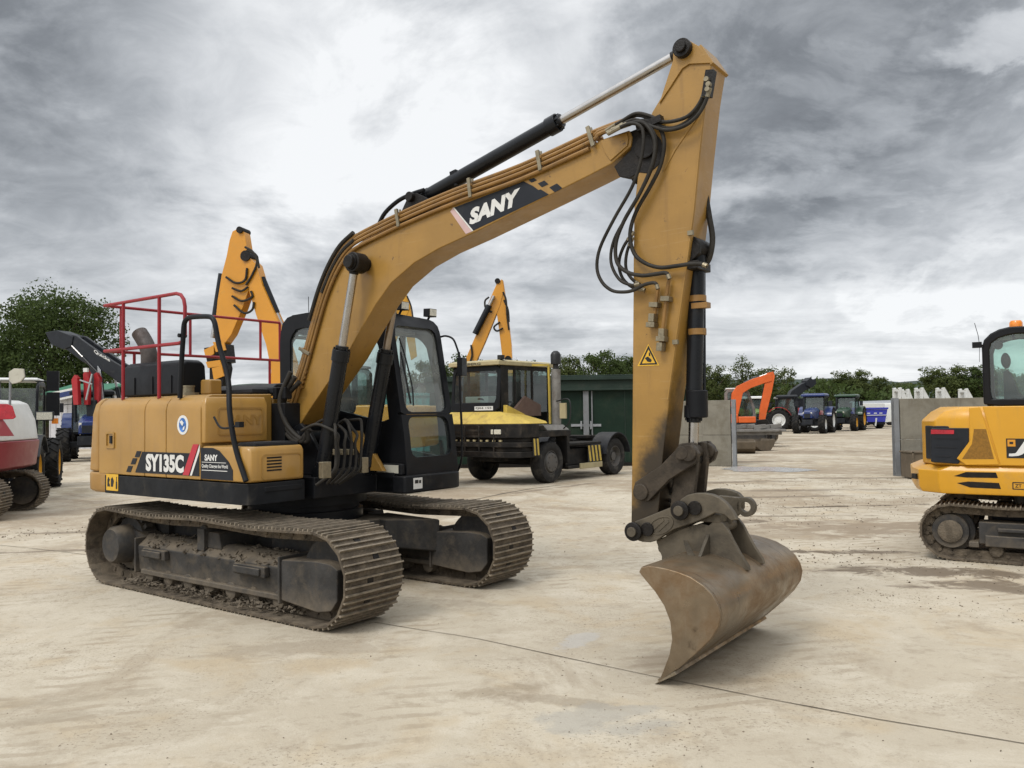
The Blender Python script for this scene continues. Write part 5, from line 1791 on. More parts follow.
# mounting ears on the bucket's back
e1 = [(656, 541), (666, 536), (678, 530), (690, 526), (702, 523.5), (708.5, 525.5), (713, 521.5), (718, 520.5), (723, 523.5), (728, 530), (733, 540), (740, 553), (748.5, 566), (749.5, 571), (741, 570), (728, 566), (712, 566), (694, 571), (680, 576), (664, 571), (661.5, 556)]
ears = S.xz(-0.22, e1)
for y0, y1 in ((-0.222, -0.187), (0.062, 0.097)):
    g = MB().use(M['hitch'])
    g.prism_xz(ears, y0, y1)
    g.build('bucket_ear', None, bucket, bevel=0.006)
g = MB().use(M['hitch'])
zz = min(z for x, z in ears)
for px_, py_ in ((637 + 24, 549), (717, 528)):
    q = S.on(1, -0.22, px_, py_)
    g.cyl((q.x, -0.186, q.z), (q.x, 0.061, q.z), 0.042, seg=18)
q = S.on(1, -0.22, 667, 549)
g.box(q.x - 0.06, q.x + 0.03, -0.186, 0.061, q.z - 0.13, q.z + 0.05)
b0 = back[4]
gus = S.xz(-0.24, [(682, 540), (672, 562), (690, 558), (700, 561)])
g.loft([[V((gus[0][0], -0.225, gus[0][1])), V((gus[0][0] + .03, -0.225, gus[0][1]))], [V((back[3][0], -0.42, back[3][1] - 0.01)), V((back[4][0], -0.42, back[4][1] - 0.01))], ], cap=False, close=False)
g.prism_yz([(-0.225, b0[1] + 0.13), (-0.40, b0[1] - 0.02), (-0.225, b0[1] - 0.02)], b0[0] - 0.012, b0[0] + 0.012)
g.build('ear_gusset', None, bucket, bevel=0.004)

# ---- hoses and manifold in front of the boom foot
g = MB().use(M['fitting'])
cpos = [S.on(0, 0.92, u, v) for u, v in ((336, 452), (342, 452), (348, 452), (353.5, 452))]
for c in cpos:
    g.obox(c, (1, 0, 0), (0, 1, 0), (0, 0, 1), 0.025, 0.022, 0.028)
g.build('hose_manifold', None, EX, bevel=0.006)
g = MB().use(M['fitting'])
c = S.on(0, 1.0, 325, 470); g.obox(c, (1, 0, 0), (0, 1, 0), (0, 0, 1), 0.03, 0.05, 0.075)
g.build('hose_manifold', None, EX, bevel=0.006)
g = MB().use(M['fitting'])
c = S.on(0, 0.95, 363.5, 465); g.obox(c, (1, 0, 0), (0, 1, 0), (0, 0, 1), 0.03, 0.04, 0.075)
g.build('hose_manifold', None, EX, bevel=0.006)
for k, c in enumerate(cpos + [cpos[0] + V((0.02, -0.05, 0)), cpos[3] + V((0, 0.06, 0))]):
    g = MB().use(M['hose'])
    w = 0.025 * (k - 1.5)
    g.tube(crv([c + V((-0.10, -0.06 - w, -0.30)), c + V((0.03, -0.03, -0.18)), c + V((0.035, 0, -0.05)), c + V((0.035, 0.012 * (k % 3 - 1), 0.08)), c + V((0.03, 0.02 * (k % 2), 0.16 + 0.02 * (k % 3))), c + V((-0.05, w, 0.22 + 0.04 * (k % 3))), c + V((-0.2, w * 2, 0.26 + 0.05 * (k % 2))), c + V((-0.38, w * 2.5, 0.2 + 0.05 * (k % 3)))], 5), 0.0145, 8)
    g.build('hydraulic_hose', None, EX)
for k in range(3):
    g = MB().use(M['hose'])
    g.tube(crv([(0.30 - 0.03 * k, -0.30 - 0.03 * k, 2.05 + .05 * k), (0.12, -0.34 - 0.03 * k, 1.88), (0.10 + 0.05 * k, -0.36 - 0.02 * k, 1.66), (0.22 + 0.06 * k, -0.38, 1.52), (0.40 + 0.07 * k, -0.40, 1.46), (0.55, -0.38 - 0.02 * k, 1.58)], 6), 0.024, 10)
    g.build('hydraulic_hose', None, EX)
g = MB().use(M['mustard'])
q = S.on(0, 0.80, 345, 435)
g.prism_xz([(0.45, 1.15), (0.95, 1.15), (0.62, 1.55), (0.50, 1.55)], 0.20, 0.24)
g.prism_xz([(0.50, 1.15), (0.90, 1.15), (0.70, 1.40), (0.58, 1.40)], 0.275, 0.30)
g.build('bracket_plate', None, EX, bevel=0.004)

# ================================================================== GENERIC MACHINES
def exc_body(root, cols, Lt=3.6, w=0.5, gauge=1.1, hw=1.2, tail=-1.9, front=1.1, z0=0.95, z1=1.9, cab=True, cab_side=1, cabtop=2.8, frame='under', uc=0.8):
    """tracked machine round the origin, looking along +X: tracks, house, counterweight, cab"""
    tmm = track_mesh(Lt, uc, w, 0.18, 0.02, 0.02, 9, holes=False)
    t1 = tmm.build('track', None, root)
    t1.location = (0, -gauge, 0)
    t2 = bpy.data.objects.new('track', t1.data); col.objects.link(t2); t2.parent = root; t2.location = (0, gauge, 0)
    for t in (t1, t2):
        f = MB().use(M[frame])
        f.box(-Lt * 0.34, Lt * 0.34, -w * 0.3, w * 0.3, uc * 0.22, uc * 0.62)
        for sx in (-1, 1):
            f.lathe((sx * (Lt / 2 - uc / 2), -w * 0.3, uc / 2), (0, 1, 0), [(uc * 0.36, 0), (uc * 0.38, w * 0.1), (uc * 0.38, w * 0.5), (uc * 0.2, w * 0.56), (uc * 0.2, w * 0.62)], 20)
        for k in range(6):
            f.cyl((-Lt * .3 + Lt * .6 * k / 5, -w * .25, uc * 0.17), (-Lt * .3 + Lt * .6 * k / 5, w * .25, uc * 0.17), uc * 0.09, seg=10)
        f.build('track_frame', None, t, bevel=0.01)
    g = MB().use(M['black'])
    g.box(-0.6, 0.6, -gauge, gauge, uc * 0.45, uc * 0.75); g.cyl((0, 0, uc * .7), (0, 0, z0), 0.5, seg=30)
    g.build('slewing_ring', None, root)
    g = MB().use(M[cols[1]])
    g.box(tail + 0.3, front, -hw * 0.98, hw * 0.98, z0, z0 + 0.18)
    g.build('revolving_frame', None, root, bevel=0.02)
    g = MB().use(M[cols[0]])
    g.prism_xy([(tail + 0.35, -hw), (tail + 0.12, -hw * 0.93), (tail, -hw * 0.5), (tail, hw * 0.5), (tail + 0.12, hw * 0.93), (tail + 0.35, hw)], z0 + 0.02, z1)
    g.build('counterweight', None, root, bevel=0.06, seg=3)
    g = MB().use(M[cols[0]])
    g.box(tail + 0.36, -0.1, -hw, hw, z0 + 0.185, z1 + 0.02)
    g.box(-0.09, front - 0.05, *((-hw, -hw * 0.4) if cab_side > 0 else (hw * 0.4, hw)), z0 + 0.185, z1 - 0.1)
    g.build('engine_cover', None, root, bevel=0.05, seg=3)
    g = MB().use(M['grease'])
    for k in range(6):
        g.box(tail + 0.7, tail + 1.3, -hw - 0.004, -hw + 0.002, z0 + 0.35 + k * 0.07, z0 + 0.38 + k * 0.07)
    g.build('vent_grille', None, root)
    if cab:
        y0, y1 = (0.28, hw - 0.02) if cab_side > 0 else (-hw + 0.02, -0.28)
        out = [(-0.65, z0 + .19), (front + 0.1, z0 + .19), (front + 0.05, z0 + 0.9), (front - 0.25, cabtop - 0.1), (front - 0.45, cabtop), (-0.5, cabtop), (-0.65, cabtop - 0.15)]
        inn = [(-0.52, z0 + .5), (front - 0.06, z0 + .5), (front - 0.1, z0 + 0.95), (front - 0.36, cabtop - 0.2), (front - 0.5, cabtop - 0.12), (-0.42, cabtop - 0.12), (-0.52, cabtop - 0.2)]
        g = MB().use(M[cols[2]])
        a, b = dense(out, 56), dense(inn, 56)
        for y in (y0, y1 - 0.05):
            g.ringplate([V((x, y, z)) for x, z in a], [V((x, y, z)) for x, z in b], (0, 0.05, 0))
        g.box(-0.64, front - 0.46, y0 + 0.051, y1 - 0.051, cabtop - 0.06, cabtop - 0.004)
        g.box(-0.64, front + 0.08, y0 + 0.051, y1 - 0.051, z0 + 0.19, z0 + 0.25)
        g.box(front + 0.02, front + 0.075, y0 + 0.051, y1 - 0.051, z0 + 0.25, z0 + 0.5)
        g.box(-0.645, -0.6, y0 + 0.051, y1 - 0.051, z0 + 0.25, z0 + 0.9)
        c = g.build('cab', None, root, bevel=0.012)
        g = MB().use(M['glass_dark'])
        for y in (y0 + 0.025, y1 - 0.025):
            g.poly([(x, y, z) for x, z in b])
        g.poly([(front + 0.02, y0 + .05, z0 + .5), (front + 0.02, y1 - .05, z0 + .5), (front - 0.01, y1 - .05, z0 + .9), (front - 0.01, y0 + .05, z0 + .9)])
        g.poly([(front - 0.01, y0 + .05, z0 + .9), (front - 0.01, y1 - .05, z0 + .9), (front - 0.42, y1 - .05, cabtop - .08), (front - 0.42, y0 + .05, cabtop - .08)])
        g.poly([(-0.62, y0 + .05, z0 + .9), (-0.62, y1 - .05, z0 + .9), (-0.62, y1 - .05, cabtop - .1), (-0.62, y0 + .05, cabtop - .1)])
        g.build('cab_window', None, c)
        g = MB().use(M['seat'])
        ym = (y0 + y1) / 2
        g.box(-0.3, 0.15, ym - .22, ym + .22, z0 + .5, z0 + .62); g.box(-0.38, -0.27, ym - .22, ym + .22, z0 + .6, z0 + 1.25)
        g.build('seat', None, c, bevel=0.03)


def plate(root, name, m, xz, y0, y1, bevel=0.01):
    g = MB().use(M[m])
    g.prism_xz(xz, y0, y1)
    return g.build(name, None, root, bevel=bevel)


def ram2(root, a, b, r, frac=0.6):
    a, b = V(a), V(b)
    m = a.lerp(b, frac)
    g = MB().use(M['cyl'])
    g.cyl(a, m, r, seg=14)
    g.use(M['chrome']).cyl(m, b, r * 0.55, seg=12)
    return g.build('hydraulic_cylinder', None, root)


def hose2(root, pts, r=0.02):
    g = MB().use(M['hose'])
    g.tube(crv(pts, 5), r, 7)
    return g.build('hydraulic_hose', None, root)


# ------------------------------------------------------------------ yellow excavator with folded boom standing behind
F1 = Frame(-4.4, 19.0, R(168))
e1 = thing('excavator', 'bright yellow excavator behind, its folded boom rising over the red guard rail', 'excavator', (-3.75, 19.0, 0), R(168), 'yellow machines with raised booms')
F1 = Frame(-3.75, 19.0, R(168))
exc_body(e1, ('amberyellow', 'black', 'black_clean'), front=0.75)
plate(e1, 'boom', 'amberyellow', F1.xz(0.16, [(246, 262), (250, 258), (256, 264), (262, 285), (272, 308), (282, 330), (289, 352), (296, 376), (284, 400), (270, 400), (271, 370), (266, 345), (256, 315), (250, 295), (246, 280)]), -0.16, 0.16)
plate(e1, 'arm', 'amberyellow', F1.xz(0.16, [(236, 229), (240, 228), (244, 233), (246, 246), (251, 268), (250, 285), (242, 308), (231, 334), (224, 344), (217, 341), (214, 330), (217, 300), (221, 275), (226, 256), (229, 240), (232, 231)]), -0.14, 0.14)
g = MB().use(M['grease'])
q = F1.on(1, 0.16, 246, 256); g.cyl((q.x, -0.2, q.z), (q.x, 0.2, q.z), 0.13)
g.build('boom_pin', None, e1)
g = MB().use(M['grease'])
q = F1.on(1, 0.16, 240, 230); g.cyl((q.x, -0.2, q.z), (q.x, 0.2, q.z), 0.08)
g.build('boom_pin', None, e1)
ram2(e1, F1.on(1, 0.0, 223, 274), F1.on(1, 0.0, 213, 338), 0.11, 0.75)
ram2(e1, F1.on(1, 0.0, 262, 278), F1.on(1, 0.0, 283, 328), 0.08, 0.7)
for pts in ([(245, 247), (253, 252), (257, 262), (252, 275), (246, 285)], [(226, 277), (236, 283), (245, 280), (247, 268)], [(232, 288), (241, 291), (248, 287)], [(232, 296), (242, 301), (252, 297), (251, 291)], [(234, 305), (244, 313), (252, 310), (254, 302)], [(247, 250), (256, 255), (259, 268)]):
    hose2(e1, [F1.on(1, 0.19, u, v) for u, v in pts], 0.028)
b = plate(e1, 'bucket', 'grease', F1.xz(0.2, [(209, 362), (217, 352), (223, 354), (226, 368), (223, 386), (215, 390), (209, 382)]), -0.12, 0.2, 0.03)
g = MB().use(M['amberyellow'])
for pts in ([(206, 362), (220, 360), (222, 366), (208, 368)], [(204, 350), (214, 345), (214, 354), (206, 358)], [(212, 368), (222, 366), (224, 376), (214, 380)], [(213, 342), (224, 342), (226, 350), (216, 352)]):
    g.prism_xz(F1.xz(0.23, pts), 0.202, 0.24)
g.use(M['grease']).prism_xz(F1.xz(0.2, [(204, 348), (226, 344), (228, 362), (208, 366)]), -0.15, 0.2)
g.build('tipping_link', None, b)

# ------------------------------------------------------------------ yellow machine behind the tractor unit
F2 = Frame(-2.6, 30.0, R(176))
e2 = thing('excavator', 'yellow excavator with upright folded boom behind the terminal tractor cab', 'excavator', (-2.6, 30.0, 0), R(176), 'yellow machines with raised booms')
exc_body(e2, ('amberyellow', 'black', 'black_clean'))
plate(e2, 'boom', 'amberyellow', F2.xz(0.16, [(497, 283), (502, 279), (504, 290), (500, 305), (494, 320), (485, 342), (476, 362), (474, 382), (462, 382), (466, 358), (478, 330), (488, 304), (493, 292)]), -0.16, 0.16)
plate(e2, 'arm', 'amberyellow', F2.xz(0.16, [(499, 281), (503, 280), (506, 300), (509, 322), (511.5, 345), (512, 358), (506, 361), (502, 355), (499, 330), (496.5, 312), (496, 300)]), -0.14, 0.14)
ram2(e2, F2.on(1, 0.25, 475, 334), F2.on(1, 0.25, 494, 296), 0.11, 0.75)
g = MB().use(M['grease'])
q = F2.on(1, 0.16, 497.5, 281); g.cyl((q.x, -0.2, q.z), (q.x, 0.2, q.z), 0.10)
g.build('boom_pin', None, e2)
g = MB().use(M['grease'])
q = F2.on(1, 0.16, 508, 359); g.cyl((q.x, -0.16, q.z), (q.x, 0.16, q.z), 0.12)
g.build('boom_pin', None, e2)
for pts in ([(489, 297), (485, 301), (486, 309), (492, 312)], [(503, 292), (506, 300), (507, 315), (509, 330)], [(500, 322), (494, 327), (497, 331), (503, 328)], [(504, 300), (508, 310), (509, 322)], [(471, 345), (472, 356), (468, 366)]):
    hose2(e2, [F2.on(1, 0.2, u, v) for u, v in pts], 0.035)
plate(e2, 'bucket', 'jcb_yellow', F2.xz(0.4, [(498, 372), (512, 368), (516, 380), (510, 394), (500, 392)]), -0.4, 0.4, 0.03)

# third boom seen past the cab roof
F3 = Frame(-5.2, 36.0, R(185))
e3 = thing('excavator', 'yellow excavator whose boom peak shows just above the black cab roof', 'excavator', (-5.2, 36.0, 0), R(185), 'yellow machines with raised booms')
exc_body(e3, ('amberyellow', 'black', 'black_clean'))
plate(e3, 'boom', 'jcb_yellow', F3.xz(0.16, [(402, 292), (406, 293), (411, 306), (408, 312), (400, 330), (392, 352), (386, 380), (376, 380), (384, 345), (394, 314)]), -0.16, 0.16)
plate(e3, 'arm', 'jcb_yellow', F3.xz(0.16, [(403, 293), (406, 292), (410, 304), (414, 330), (417, 356), (411, 360), (406, 335), (402, 312)]), -0.14, 0.14)
for pts in ([(398, 305), (395, 310), (397, 316)], [(407, 296), (411, 306), (413, 318)]):
    hose2(e3, [F3.on(1, 0.2, u, v) for u, v in pts], 0.035)

# ------------------------------------------------------------------ yellow excavator at the right edge
JX, JY, JT = 4.77, 9.23, R(-33)
J = Frame(JX, JY, JT)
jc = thing('excavator', 'compact bright yellow excavator cut off by the right edge, seen from its rear corner', 'excavator', (JX, JY, 0), JT)
tmm = track_mesh(2.75, 0.64, 0.45, 0.135, 0.02, 0.02, 12)
t1 = tmm.build('track', None, jc); t1.location = (1.165, 0.225, 0)
t2 = bpy.data.objects.new('track', t1.data); col.objects.link(t2); t2.parent = jc; t2.location = (1.165, 1.95, 0)
for t in (t1, t2):
    f = MB().use(M['under'])
    f.box(-0.78, 0.85, -0.16, 0.13, 0.20, 0.44); f.box(-0.72, 0.85, -0.21, -0.16, 0.18, 0.30); f.box(-0.60, 0.85, -0.215, -0.15, 0.345, 0.385)
    f.box(-0.88, -0.78, -0.19, 0.12, 0.16, 0.22)
    f.build('track_frame', None, t, bevel=0.012)
    s_ = MB().use(M['under'])
    s_.lathe((-1.06, 0.1, 0.32), (0, -1, 0), [(0.24, 0), (0.24, 0.12), (0.19, 0.13), (0.185, 0.24)], 26)
    s_.use(M['mud']).lathe((-1.06, 0.1, 0.32), (0, -1, 0), [(0.125, 0.2405), (0.125, 0.265), (0.10, 0.275), (0.001, 0.278)], 22)
    s_.build('sprocket', None, t)
    for k in range(5):
        x = -0.62 + 0.33 * k
        r_ = MB().use(M['mud'])
        r_.lathe((x, -0.15, 0.13), (0, 1, 0), [(0.04, 0), (0.065, 0.01), (0.075, 0.06), (0.05, 0.09), (0.05, 0.2), (0.075, 0.24), (0.04, 0.3)], 14)
        r_.build('roller', None, t)
g = MB().use(M['black'])
g.box(0.5, 1.9, 0.45, 1.75, 0.3, 0.52); g.cyl((1.15, 1.1, 0.5), (1.15, 1.1, 0.80), 0.45, seg=30)
g.build('slewing_ring', None, jc)
g = MB().use(M['jcb_yellow'])
# lower skirt with the swept tail
lowp = [(0.02, 0.0), (-0.20, 0.16), (-0.30, 0.5), (-0.40, 1.1), (-0.36, 1.7), (-0.24, 2.06), (-0.06, 2.18)]
g.loft([[V((x + 0.03, y, 0.745)) for x, y in lowp + [(2.3, 2.18), (2.3, 0.02)]], [V((x, y, 0.80)) for x, y in lowp + [(2.3, 2.18), (2.3, 0.0)]], [V((x - 0.01, y, 1.00)) for x, y in lowp + [(2.3, 2.18), (2.3, 0.0)]],
        [V((x + 0.12, y + (0.03 if y < 1 else -0.03), 1.06)) for x, y in lowp + [(2.2, 2.18), (2.2, 0.0)]]])
g.build('rear_skirt', None, jc, bevel=0.012, angle=24)
upp = [(0.28, 0.0), (-0.02, 0.06), (-0.18, 0.35), (-0.24, 1.1), (-0.18, 1.85), (-0.02, 2.14), (0.30, 2.2), (2.2, 2.2), (2.2, 0.0)]
g = MB().use(M['jcb_yellow'])
g.loft([[V((x, y, 1.062)) for x, y in upp], [V((x, y, 1.56)) for x, y in upp], [V((x + (0.10 if x < 0.25 else 0), y + (0.02 if y < 1 else -.02), 1.66)) for x, y in upp], [V((x + (0.2 if x < 0.25 else 0), y + (0.08 if y < 1 else -.08), 1.715)) for x, y in upp]])
g.build('engine_cover', None, jc, bevel=0.02)
g = MB().use(M['jcb_yellow'])
g.prism_xz([(0.29, 1.07), (0.20, 1.14), (0.335, 1.34), (0.335, 1.70), (0.44, 1.71), (0.60, 1.08)], -0.022, -0.0005)
g.prism_xz([(0.615, 1.075), (2.2, 1.075), (2.2, 1.70), (0.465, 1.712)], -0.012, -0.0005)
g.build('side_door', None, jc, bevel=0.008)
g = MB().use(mat('dark_yellow_mesh_grille', (0.22, 0.105, 0.012), 0.6, var=0.2, scale=60))  # mesh grille in a darker yellow than the panels round it
g.prism_xz(J.xz(-0.023, [(974, 429), (986, 429), (994, 459), (962, 459), (972, 444)]), -0.0245, -0.0225)
g.build('side_grille', None, jc)
g = MB().use(M['charcoal'])
lc = J.xz(-0.006, [(931, 428), (969, 428), (969, 441), (958.5, 464), (931, 462)])
g.prism_xz(lc, -0.012, 0.10)
g.loft([[V((0.0, 0.03, 1.12)), V((0.0, 0.03, 1.50)), V((0.2, 0.03, 1.50)), V((0.2, 0.03, 1.12))], [V((-0.125, 0.22, 1.12)), V((-0.125, 0.22, 1.50)), V((0.1, 0.22, 1.50)), V((0.1, 0.22, 1.12))], [V((-0.21, 0.6, 1.12)), V((-0.21, 0.6, 1.50)), V((0.1, 0.6, 1.50)), V((0.1, 0.6, 1.12))]])
lt = g.build('light_cluster', None, jc, bevel=0.008)
g = MB().use(M['plastic'])
for pts in ([(935, 437), (960, 437.5), (960, 439), (935, 438.5)], [(935, 446), (957, 446.5), (956, 448), (935, 447.5)], [(935, 455), (951, 455.5), (950, 457), (935, 456.5)], [(962, 442), (964, 442), (957, 459), (955, 459)]):
    g.prism_xz(J.xz(-0.012, pts), -0.018, -0.0125)
g.build('lamp_rib', None, lt)
g = MB().use(M['redlens'])
g.prism_xz(J.xz(-0.012, [(931, 429.5), (954, 430), (954, 434), (931, 434)]), -0.020, -0.0125)
g.build('tail_light', None, lt)
g = MB().use(M['grease'])
for pts in ([(954, 476), (966, 472), (996, 472.5), (998, 478), (966, 477.5)], [(957, 483), (968, 481.5), (999, 483), (1001, 489), (970, 487.5)]):
    g.prism_xz(J.xz(-0.001, pts), -0.003, 0.001)
g.build('vent_slot', None, jc)
g = MB().use(M['ink'])
a, b_ = J.on(1, -0.013, 1006, 438.5), J.on(1, -0.013, 1006, 458)
x0, zt, zb = a.x, a.z, b_.z
g.prism_xz([(x0, zb), (x0 + 0.80, zb), (x0 + 0.80, zt), (x0, zt)], -0.0155, -0.0125)
g.use(M['amberyellow']).prism_xz([(x0 + 0.012, zt - 0.085), (x0 + 0.085, zt - 0.085), (x0 + 0.085, zt - 0.012), (x0 + 0.012, zt - 0.012)], -0.0175, -0.0158)
g.use(M['ink']).prism_xz([(x0 + 0.03, zt - 0.06), (x0 + 0.065, zt - 0.06), (x0 + 0.065, zt - 0.035), (x0 + 0.03, zt - 0.035)], -0.019, -0.0177)
g.use(M['decal_white']).text('JCB', (x0 + 0.02, -0.0158, zb + 0.02), (1, 0, 0), (0, 0, 1), h=zt - zb - 0.045, w=0.72, bold=0.04, shear=0.25, thick=0.002)
g.build('brand_decal', None, jc)
g = MB().use(M['ink'])
c = J.on(1, -0.001, 1020, 486)
g.ringplate([V((x, -0.0005, z)) for x, z in rrect(c.x - 0.07, c.x + 0.10, c.z - 0.04, c.z + 0.04, 0.008, 2)], [V((x, -0.0005, z)) for x, z in rrect(c.x - 0.06, c.x + 0.09, c.z - 0.03, c.z + 0.03, 0.006, 2)], (0, -0.002, 0))
g.text('ZT', (c.x - 0.045, -0.0005, c.z - 0.018), (1, 0, 0), (0, 0, 1), h=0.036, w=0.06, bold=0.02, thick=0.001)
g.build('zone_decal', None, jc)
g = MB().use(M['ink'])
c = J.on(1, 0.3, 923, 479)
g.obox((-0.255, 0.27, 0.91), (0.55, -0.83, 0), (0.83, 0.55, 0), (0, 0, 1), 0.05, 0.022, 0.03)
g.build('step_mark', None, jc)
# cab
jy0, jy1 = 1.02, 2.02
out = [(0.42, 1.716), (2.05, 1.716), (2.0, 2.2), (1.8, 2.62), (0.72, 2.66), (0.58, 2.63), (0.47, 2.56), (0.42, 2.47)]
inn = [(0.50, 1.80), (1.93, 1.80), (1.88, 2.2), (1.72, 2.53), (0.76, 2.57), (0.66, 2.55), (0.55, 2.51), (0.50, 2.44)]
g = MB().use(M['black_clean'])
aa, bb2 = dense(out, 56), dense(inn, 56)
for y in (jy0, jy1 - 0.06):
    g.ringplate([V((x, y, z)) for x, z in aa], [V((x, y, z)) for x, z in bb2], (0, 0.06, 0))
g.box(0.74, 1.78, jy0 + 0.061, jy1 - 0.061, 2.58, 2.63)
g.box(0.45, 0.50, jy0 + 0.061, jy1 - 0.061, 1.716, 1.80); g.box(0.52, 0.72, jy0 + 0.061, jy1 - 0.061, 2.56, 2.60)
jcab = g.build('cab', None, jc, bevel=0.02)
g = MB().use(glass('tinted_glass', (0.62, 0.80, 0.74), 0.06))
for y in (jy0 + 0.03, jy1 - 0.03):
    g.poly([(x, y, z) for x, z in bb2])
g.poly([(0.475, jy0 + .05, 1.80), (0.475, jy1 - .05, 1.80), (0.475, jy1 - .05, 2.5), (0.475, jy0 + .05, 2.5)])
g.build('cab_window', None, jcab)
g = MB().use(M['seat'])
def ell(u, v, ru, rv, y=1.5):
    c = J.on(1, y, u, v); k = (J.on(1, y, u + 1, v) - c).x; kz = (c - J.on(1, y, u, v + 1)).z
    return [(c.x + ru * k * math.cos(t), c.z + rv * kz * math.sin(t)) for t in (2 * math.pi * i / 20 for i in range(20))]
g.prism_xz(ell(1006, 361, 4.6, 7.5), 1.30, 1.62)
g.prism_xz(J.xz(1.5, [(1004, 372), (1009, 370), (1013, 378), (1018, 392), (1028, 398), (1028, 408), (1005, 408)]), 1.25, 1.72)
g.prism_xz(ell(998, 345, 5, 4.5), 1.45, 1.55)
g.build('seat', None, jcab, bevel=0.02)
g = MB().use(M['black_clean'])
bp2 = J.on(1, 1.3, 1016, 326)
g.cyl((bp2.x, 1.3, 2.63), (bp2.x, 1.3, bp2.z - 0.01), 0.075, seg=16)
bc = g.build('beacon_base', None, jcab)
g = MB().use(M['amber'])
g.lathe((bp2.x, 1.3, bp2.z - 0.01), (0, 0, 1), [(0.072, 0), (0.07, 0.05), (0.055, 0.075), (0.001, 0.08)], 20)
g.build('beacon', None, bc)
g = MB().use(M['black_clean'])
m0 = J.on(1, 1.0, 977, 345)
g.obox(m0, (1, 0, 0), (0, 1, 0), (0, 0, 1), 0.05, 0.03, 0.035)
g.cyl(m0, (0.45, 1.04, m0.z - 0.01), 0.012, seg=8)
g.tube([J.on(1, 1.0, 980, 348), J.on(1, 1.0, 978, 335), J.on(1, 1.0, 974.5, 323)], 0.004, 6)
g.tube([J.on(1, 1.0, 979.5, 348), J.on(1, 1.0, 979.5, 362)], 0.003, 6)
g.build('rear_camera', None, jcab, bevel=0.005)
# boom beyond the frame
plate(jc, 'boom', 'jcb_yellow', [(2.0, 1.2), (2.4, 1.3), (2.6, 2.2), (3.4, 3.0), (3.3, 3.25), (2.4, 2.6), (2.0, 1.6)], 0.75, 1.0, 0.015)

# ------------------------------------------------------------------ red and white excavator at the left edge
LXF, LYF, LT = -8.75, 14.8, R(10)
Lf = Frame(LXF, LYF, LT)
lx = thing('excavator', 'faded red and white excavator cut off by the left edge', 'excavator', (LXF, LYF, 0), LT)
tmm = track_mesh(2.9, 0.74, 0.45, 0.15, 0.025, 0.02, 15)
t1 = tmm.build('track', None, lx); t1.location = (-1.45, -0.85, 0)
t2 = bpy.data.objects.new('track', t1.data); col.objects.link(t2); t2.parent = lx; t2.location = (-1.45, 0.85, 0)
for t in (t1, t2):
    f = MB().use(M['under'])
    f.box(-1.0, 1.0, -0.14, 0.14, 0.2, 0.5)
    for sx in (-1.08, 1.08):
        f.lathe((sx, -0.16, 0.37), (0, 1, 0), [(0.26, 0), (0.28, 0.05), (0.28, 0.27), (0.14, 0.30), (0.14, 0.34)], 22)
    f.build('track_frame', None, t, bevel=0.012)
g = MB().use(M['black'])
g.box(-2.2, -0.6, -0.7, 0.7, 0.3, 0.6); g.cyl((-1.4, 0, 0.55), (-1.4, 0, 0.8), 0.5, seg=28)
g.use(M['rim_yellow']).box(-0.45, -0.38, -0.80, -0.70, 0.60, 0.78)
g.build('slewing_ring', None, lx)
def tailplan(k=1.0, x1=0.62):
    x1 -= 0.70
    return [(-2.6, -1.12 * k), (x1 - 0.42, -1.12 * k), (x1 - 0.16, -1.02 * k), (x1 - 0.03, -0.7 * k), (x1, 0), (x1 - 0.03, 0.7 * k), (x1 - 0.16, 1.02 * k), (x1 - 0.42, 1.12 * k), (-2.6, 1.12 * k)]
def bottom_cut(x): return x
g = MB().use(M['maroon'])
g.loft([[V((x - (0.22 if x > -2 else 0), y * 0.97, 0.80)) for x, y in tailplan()], [V((x, y, 0.86)) for x, y in tailplan(1, 0.60)], [V((x, y, 1.33)) for x, y in tailplan(1, 0.66)]])
g.build('counterweight', None, lx, bevel=0.03, seg=3)
g = MB().use(M['white'])
g.loft([[V((x, y, 1.335)) for x, y in tailplan(1, 0.63)], [V((x, y, 1.70)) for x, y in tailplan(1, 0.58)], [V((x - (.06 if x > -2 else 0), y * 0.97, 2.0)) for x, y in tailplan(1, 0.52)], [V((x - (.16 if x > -2 else 0), y * 0.9, 2.06)) for x, y in tailplan(1, 0.48)]])
g.build('engine_cover', None, lx, bevel=0.03, seg=3)
g = MB().use(M['maroon'])
g.prism_xz(Lf.xz(-1.12, [(-60, 412), (0, 416), (6, 424), (14, 436), (-60, 437)]), -1.126, -1.10)
g.build('side_stripe', None, lx, bevel=0.005)
g = MB().use(M['redlens'])
g.prism_xz(Lf.xz(-1.12, [(-20, 403.5), (8, 404), (13, 406), (16.5, 417), (14, 419), (-4, 420), (-20, 416)]), -1.15, -1.127)
g.build('tail_light', None, lx, bevel=0.01)
g = MB().use(mat('silver_badge', (0.45, 0.43, 0.40), 0.4, 0.3, var=0.1))
bq = [Lf.on(0, 0.60, u, v) for u, v in ((23, 408.5), (33, 408.5), (33, 424), (23, 424))]
pl = Lf.xz(-0.985, [(22.5, 408.5), (32, 408.5), (32.5, 423.5), (22.5, 423.5)])
cxm = sum(p[0] for p in pl) / 4
g.obox((-0.20, -1.055, 1.62), (0.93, 0.36, 0), (0.36, -0.93, 0), (0, 0, 1), 0.085, 0.012, 0.13)
g.use(M['decal_red']).text('145', (-0.255, -1.087, 1.60), (0.93, 0.36, 0), (0, 0, 1), h=0.055, w=0.10, bold=0.03, thick=0.003)
g.build('model_badge', None, lx)
g = MB().use(M['postgrey'])
mb0 = Lf.on(1, -0.55, 10, 392); mb1 = Lf.on(1, -0.55, 10.5, 376); mbc = Lf.on(1, -0.55, 17.5, 376)
